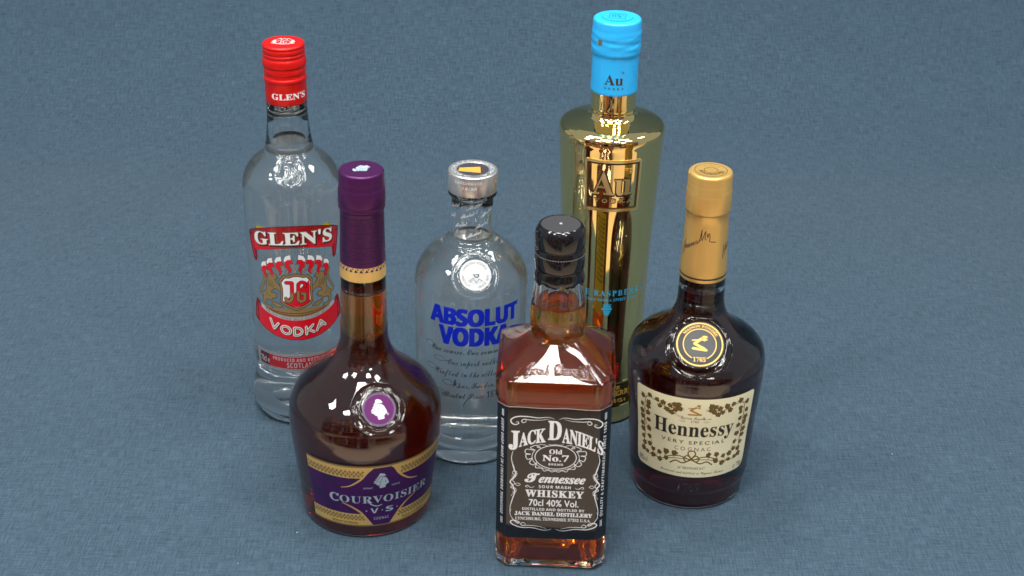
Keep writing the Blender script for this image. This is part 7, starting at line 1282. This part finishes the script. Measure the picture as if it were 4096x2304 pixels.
# arched name
def archw(u, v, cu=1.6, base=100.5, top=116):
    t = (u-cu)/30.5; k = 1-.28*t*t
    return (u, (base-8.6*t*t)+(v-base)*(.93-.10*t*t)-t*.3)
fwrite('ACK', 'serif', (-22.0, -5.0, 100.6, 111.6), warp=lambda u, v: archw(u, v), bold=.02, space=.95, res=4)
fwrite('D', 'serif', (-3.6, 5.2, 102.2, 116.2), warp=lambda u, v: (u, v), bold=.02, res=4)
fwrite("ANIEL'S", 'serif', (5.6, 32.2, 100.6, 112.0), warp=lambda u, v: archw(u, v), bold=.02, space=.93, res=4)
fwrite('J', 'serif', (-28.6, -21.6, 95.4, 107.6), bold=.03, res=4)
orn = []
def fl(p, w1=.75, w2=.12, mir=True):
    P = stroke(smooth2(p, 6), w1, w2); out = list(P)
    if mir: out += stroke([(3.6-x, y) for x, y in smooth2(p, 6)], w1, w2)
    return out
# upper corner scrolls
orn += fl([(.6, 117.6), (-3.5, 118.9), (-10, 118.2), (-17, 118.9), (-23.5, 118.6), (-27.2, 116.4), (-26.9, 113.8), (-24.6, 112.5), (-22.4, 113.6), (-23, 114.9), (-24.4, 114)])
orn += fl([(-2.6, 117.9), (-8, 116.6), (-15, 116.4), (-19.2, 116.8), (-20.6, 115.2), (-19.2, 114.2), (-17.6, 115.4), (-18.6, 116.6)], .5)
# lower corner scrolls
orn += fl([(.4, 32.4), (-4.5, 31.3), (-12, 32.9), (-20, 33.0), (-25.6, 35.4), (-26.4, 37.6), (-24.0, 38.4), (-20.8, 36.9), (-21.8, 36.2), (-24.5, 38.6), (-26.9, 43.4), (-26.2, 47.5)])
orn += fl([(-2.8, 32.7), (-9, 34.4), (-16, 34.6), (-18.6, 34.4), (-19.8, 35.6), (-18.4, 36.8), (-16.8, 35.8), (-17.2, 34.6)], .5)
# side scrolls
orn += fl([(-25.7, 92.5), (-26.6, 87), (-25.2, 80), (-23.8, 75), (-25.6, 71.6), (-27.2, 68.6), (-25.6, 66), (-24.2, 61), (-25.6, 55), (-26.9, 49), (-26.9, 43)], .8, .25)
orn += fl([(-26.2, 84), (-24.6, 79), (-25.8, 75.4), (-23.6, 73.2), (-25.6, 70.2), (-24.2, 67.5), (-26.8, 64.6), (-24.2, 62), (-26.6, 57.5)], .4, .2)
orn += fl([(-25, 76.8), (-23.2, 76.8), (-23.4, 73.6), (-26.6, 73.2)], .35, .2)+fl([(-25.8, 61.2), (-23.6, 60.6), (-23.6, 63.6), (-26.6, 64.4)], .35, .2)
orn += fl([(-24, 66.9), (-22.4, 67.9), (-20.6, 66.9), (-22.4, 65.9), (-24, 66.9)], .35, .25)
# oval
orn += ring(1.8, 88.9, 13.3, 9.0, .5, 60) + ring(1.8, 88.9, 15.2, 10.2, .35, 40, 150, 390)
orn += fl([(-3.4, 97.2), (-7.5, 98.4), (-10.4, 96.4), (-8.2, 95.8), (-10.6, 97.6), (-14.6, 95.6), (-12, 93.8), (-17.2, 94.2), (-17.6, 91.2), (-14.4, 90.6), (-17.4, 90), (-16.4, 86.6), (-13.4, 87.4), (-15, 84), (-12.4, 82.4), (-10.4, 84.2), (-11, 80.6), (-8, 80.2), (-6.6, 79.8), (-5.4, 78), (-2.6, 78.8), (-.4, 77.6), (1.8, 78.4)], .5, .3)
orn += fl([(-3, 99.0), (-1.2, 98.2), (1.8, 98.6)], .3, .2)
lay('label_scrolls', fill(orn), FP, O, white_ink, lab)
fwrite('Old', 'serif', (-2.4, 6.0, 91.4, 94.8), bold=.012)
fwrite('No.7', 'serif', (-6.7, 10.3, 85.8, 90.4), bold=.014)
fwrite('BRAND', 'bold', (-2.6, 6.6, 82.6, 84.2), space=1.15)
fwrite('T', 'script', (-17.8, -8.0, 69.0, 76.0), bold=.03, res=4)
fwrite('ennessee', 'serifbi', (-8.9, 21.3, 69.0, 75.4), bold=.02, space=.97, res=4, shear=.12)
fwrite('SOUR MASH', 'bold', (-8.6, 12.2, 64.7, 66.9), space=1.15)
lay('label_flourish', fill(fl([(-11.4, 65.8), (-13.6, 64.8), (-16, 66.4), (-17.2, 65.4), (-15.6, 64.8)], .45, .15)), FP, O, white_ink, lab)
fwrite('WHISKEY', 'serif', (-17.2, 20.9, 57.8, 63.0), bold=.022, space=1.08, res=4)
fwrite('70cl 40% Vol.', 'sans', (-14.8, 17.8, 50.6, 55.6), bold=.016)
fwrite('DISTILLED AND BOTTLED BY', 'bold', (-19, 21.8, 46.9, 48.9))
fwrite('JACK DANIEL DISTILLERY', 'serif', (-24, 27.0, 42.9, 45.7), bold=.03)
fwrite('LYNCHBURG, TENNESSEE 37352 U.S.A.', 'serif', (-23.5, 26.0, 39.1, 41.3), bold=.012)
fwrite('®', 'sans', (29, 30.4, 93.4, 94.8))
# upright lines of print on the corner facets
edgeL = -half-c_*.7071; edgeR = -edgeL
for txt, um, up_, z0, z1 in (('EVERY DROP MADE IN LYNCHBURG TENNESSEE', edgeL+.3, -1, 114.8, 41), ('QUALITY & CRAFTSMANSHIP SINCE 1866', edgeR-.2, 1, 42, 115)):
    vs, fs = text_geo(txt, 'boldi', (0, 1, 0, 1), space=1.15)
    if up_ < 0: vs = [(um-1.2+2.3*v[1], z0-v[0]*(z0-z1)) for v in vs]
    else: vs = [(um+1.2-2.3*v[1], z0+v[0]*(z1-z0)) for v in vs]
    lay('lettering', (vs, fs), W, .05, white_ink, lab, du=20)
    for du_ in (-.7, .4):
        for z_ in (117, 34): lay('label_bar', fill(rect(um+du_, um+du_+.5, z_, z_+5)), W, .05, white_ink, lab, du=20)
bk = lay('back_label', fill(rect(-25, 25, 34, 118)), Plane((0, 36.5, 0), (-1, 0, 0), (0, 0, 1), (0, 1, 0)), .05, back_yellow, b, label='yellow paper back label')
for i, z in enumerate(np.arange(60, 112, 4.2)): write('TENNESSEE WHISKEY SOUR MASH', 'bold', (-21, 21-(i % 3)*5, z, z+1.8), Plane((0, 36.5, 0), (-1, 0, 0), (0, 0, 1), (0, 1, 0)), .1, black_ink, bk)
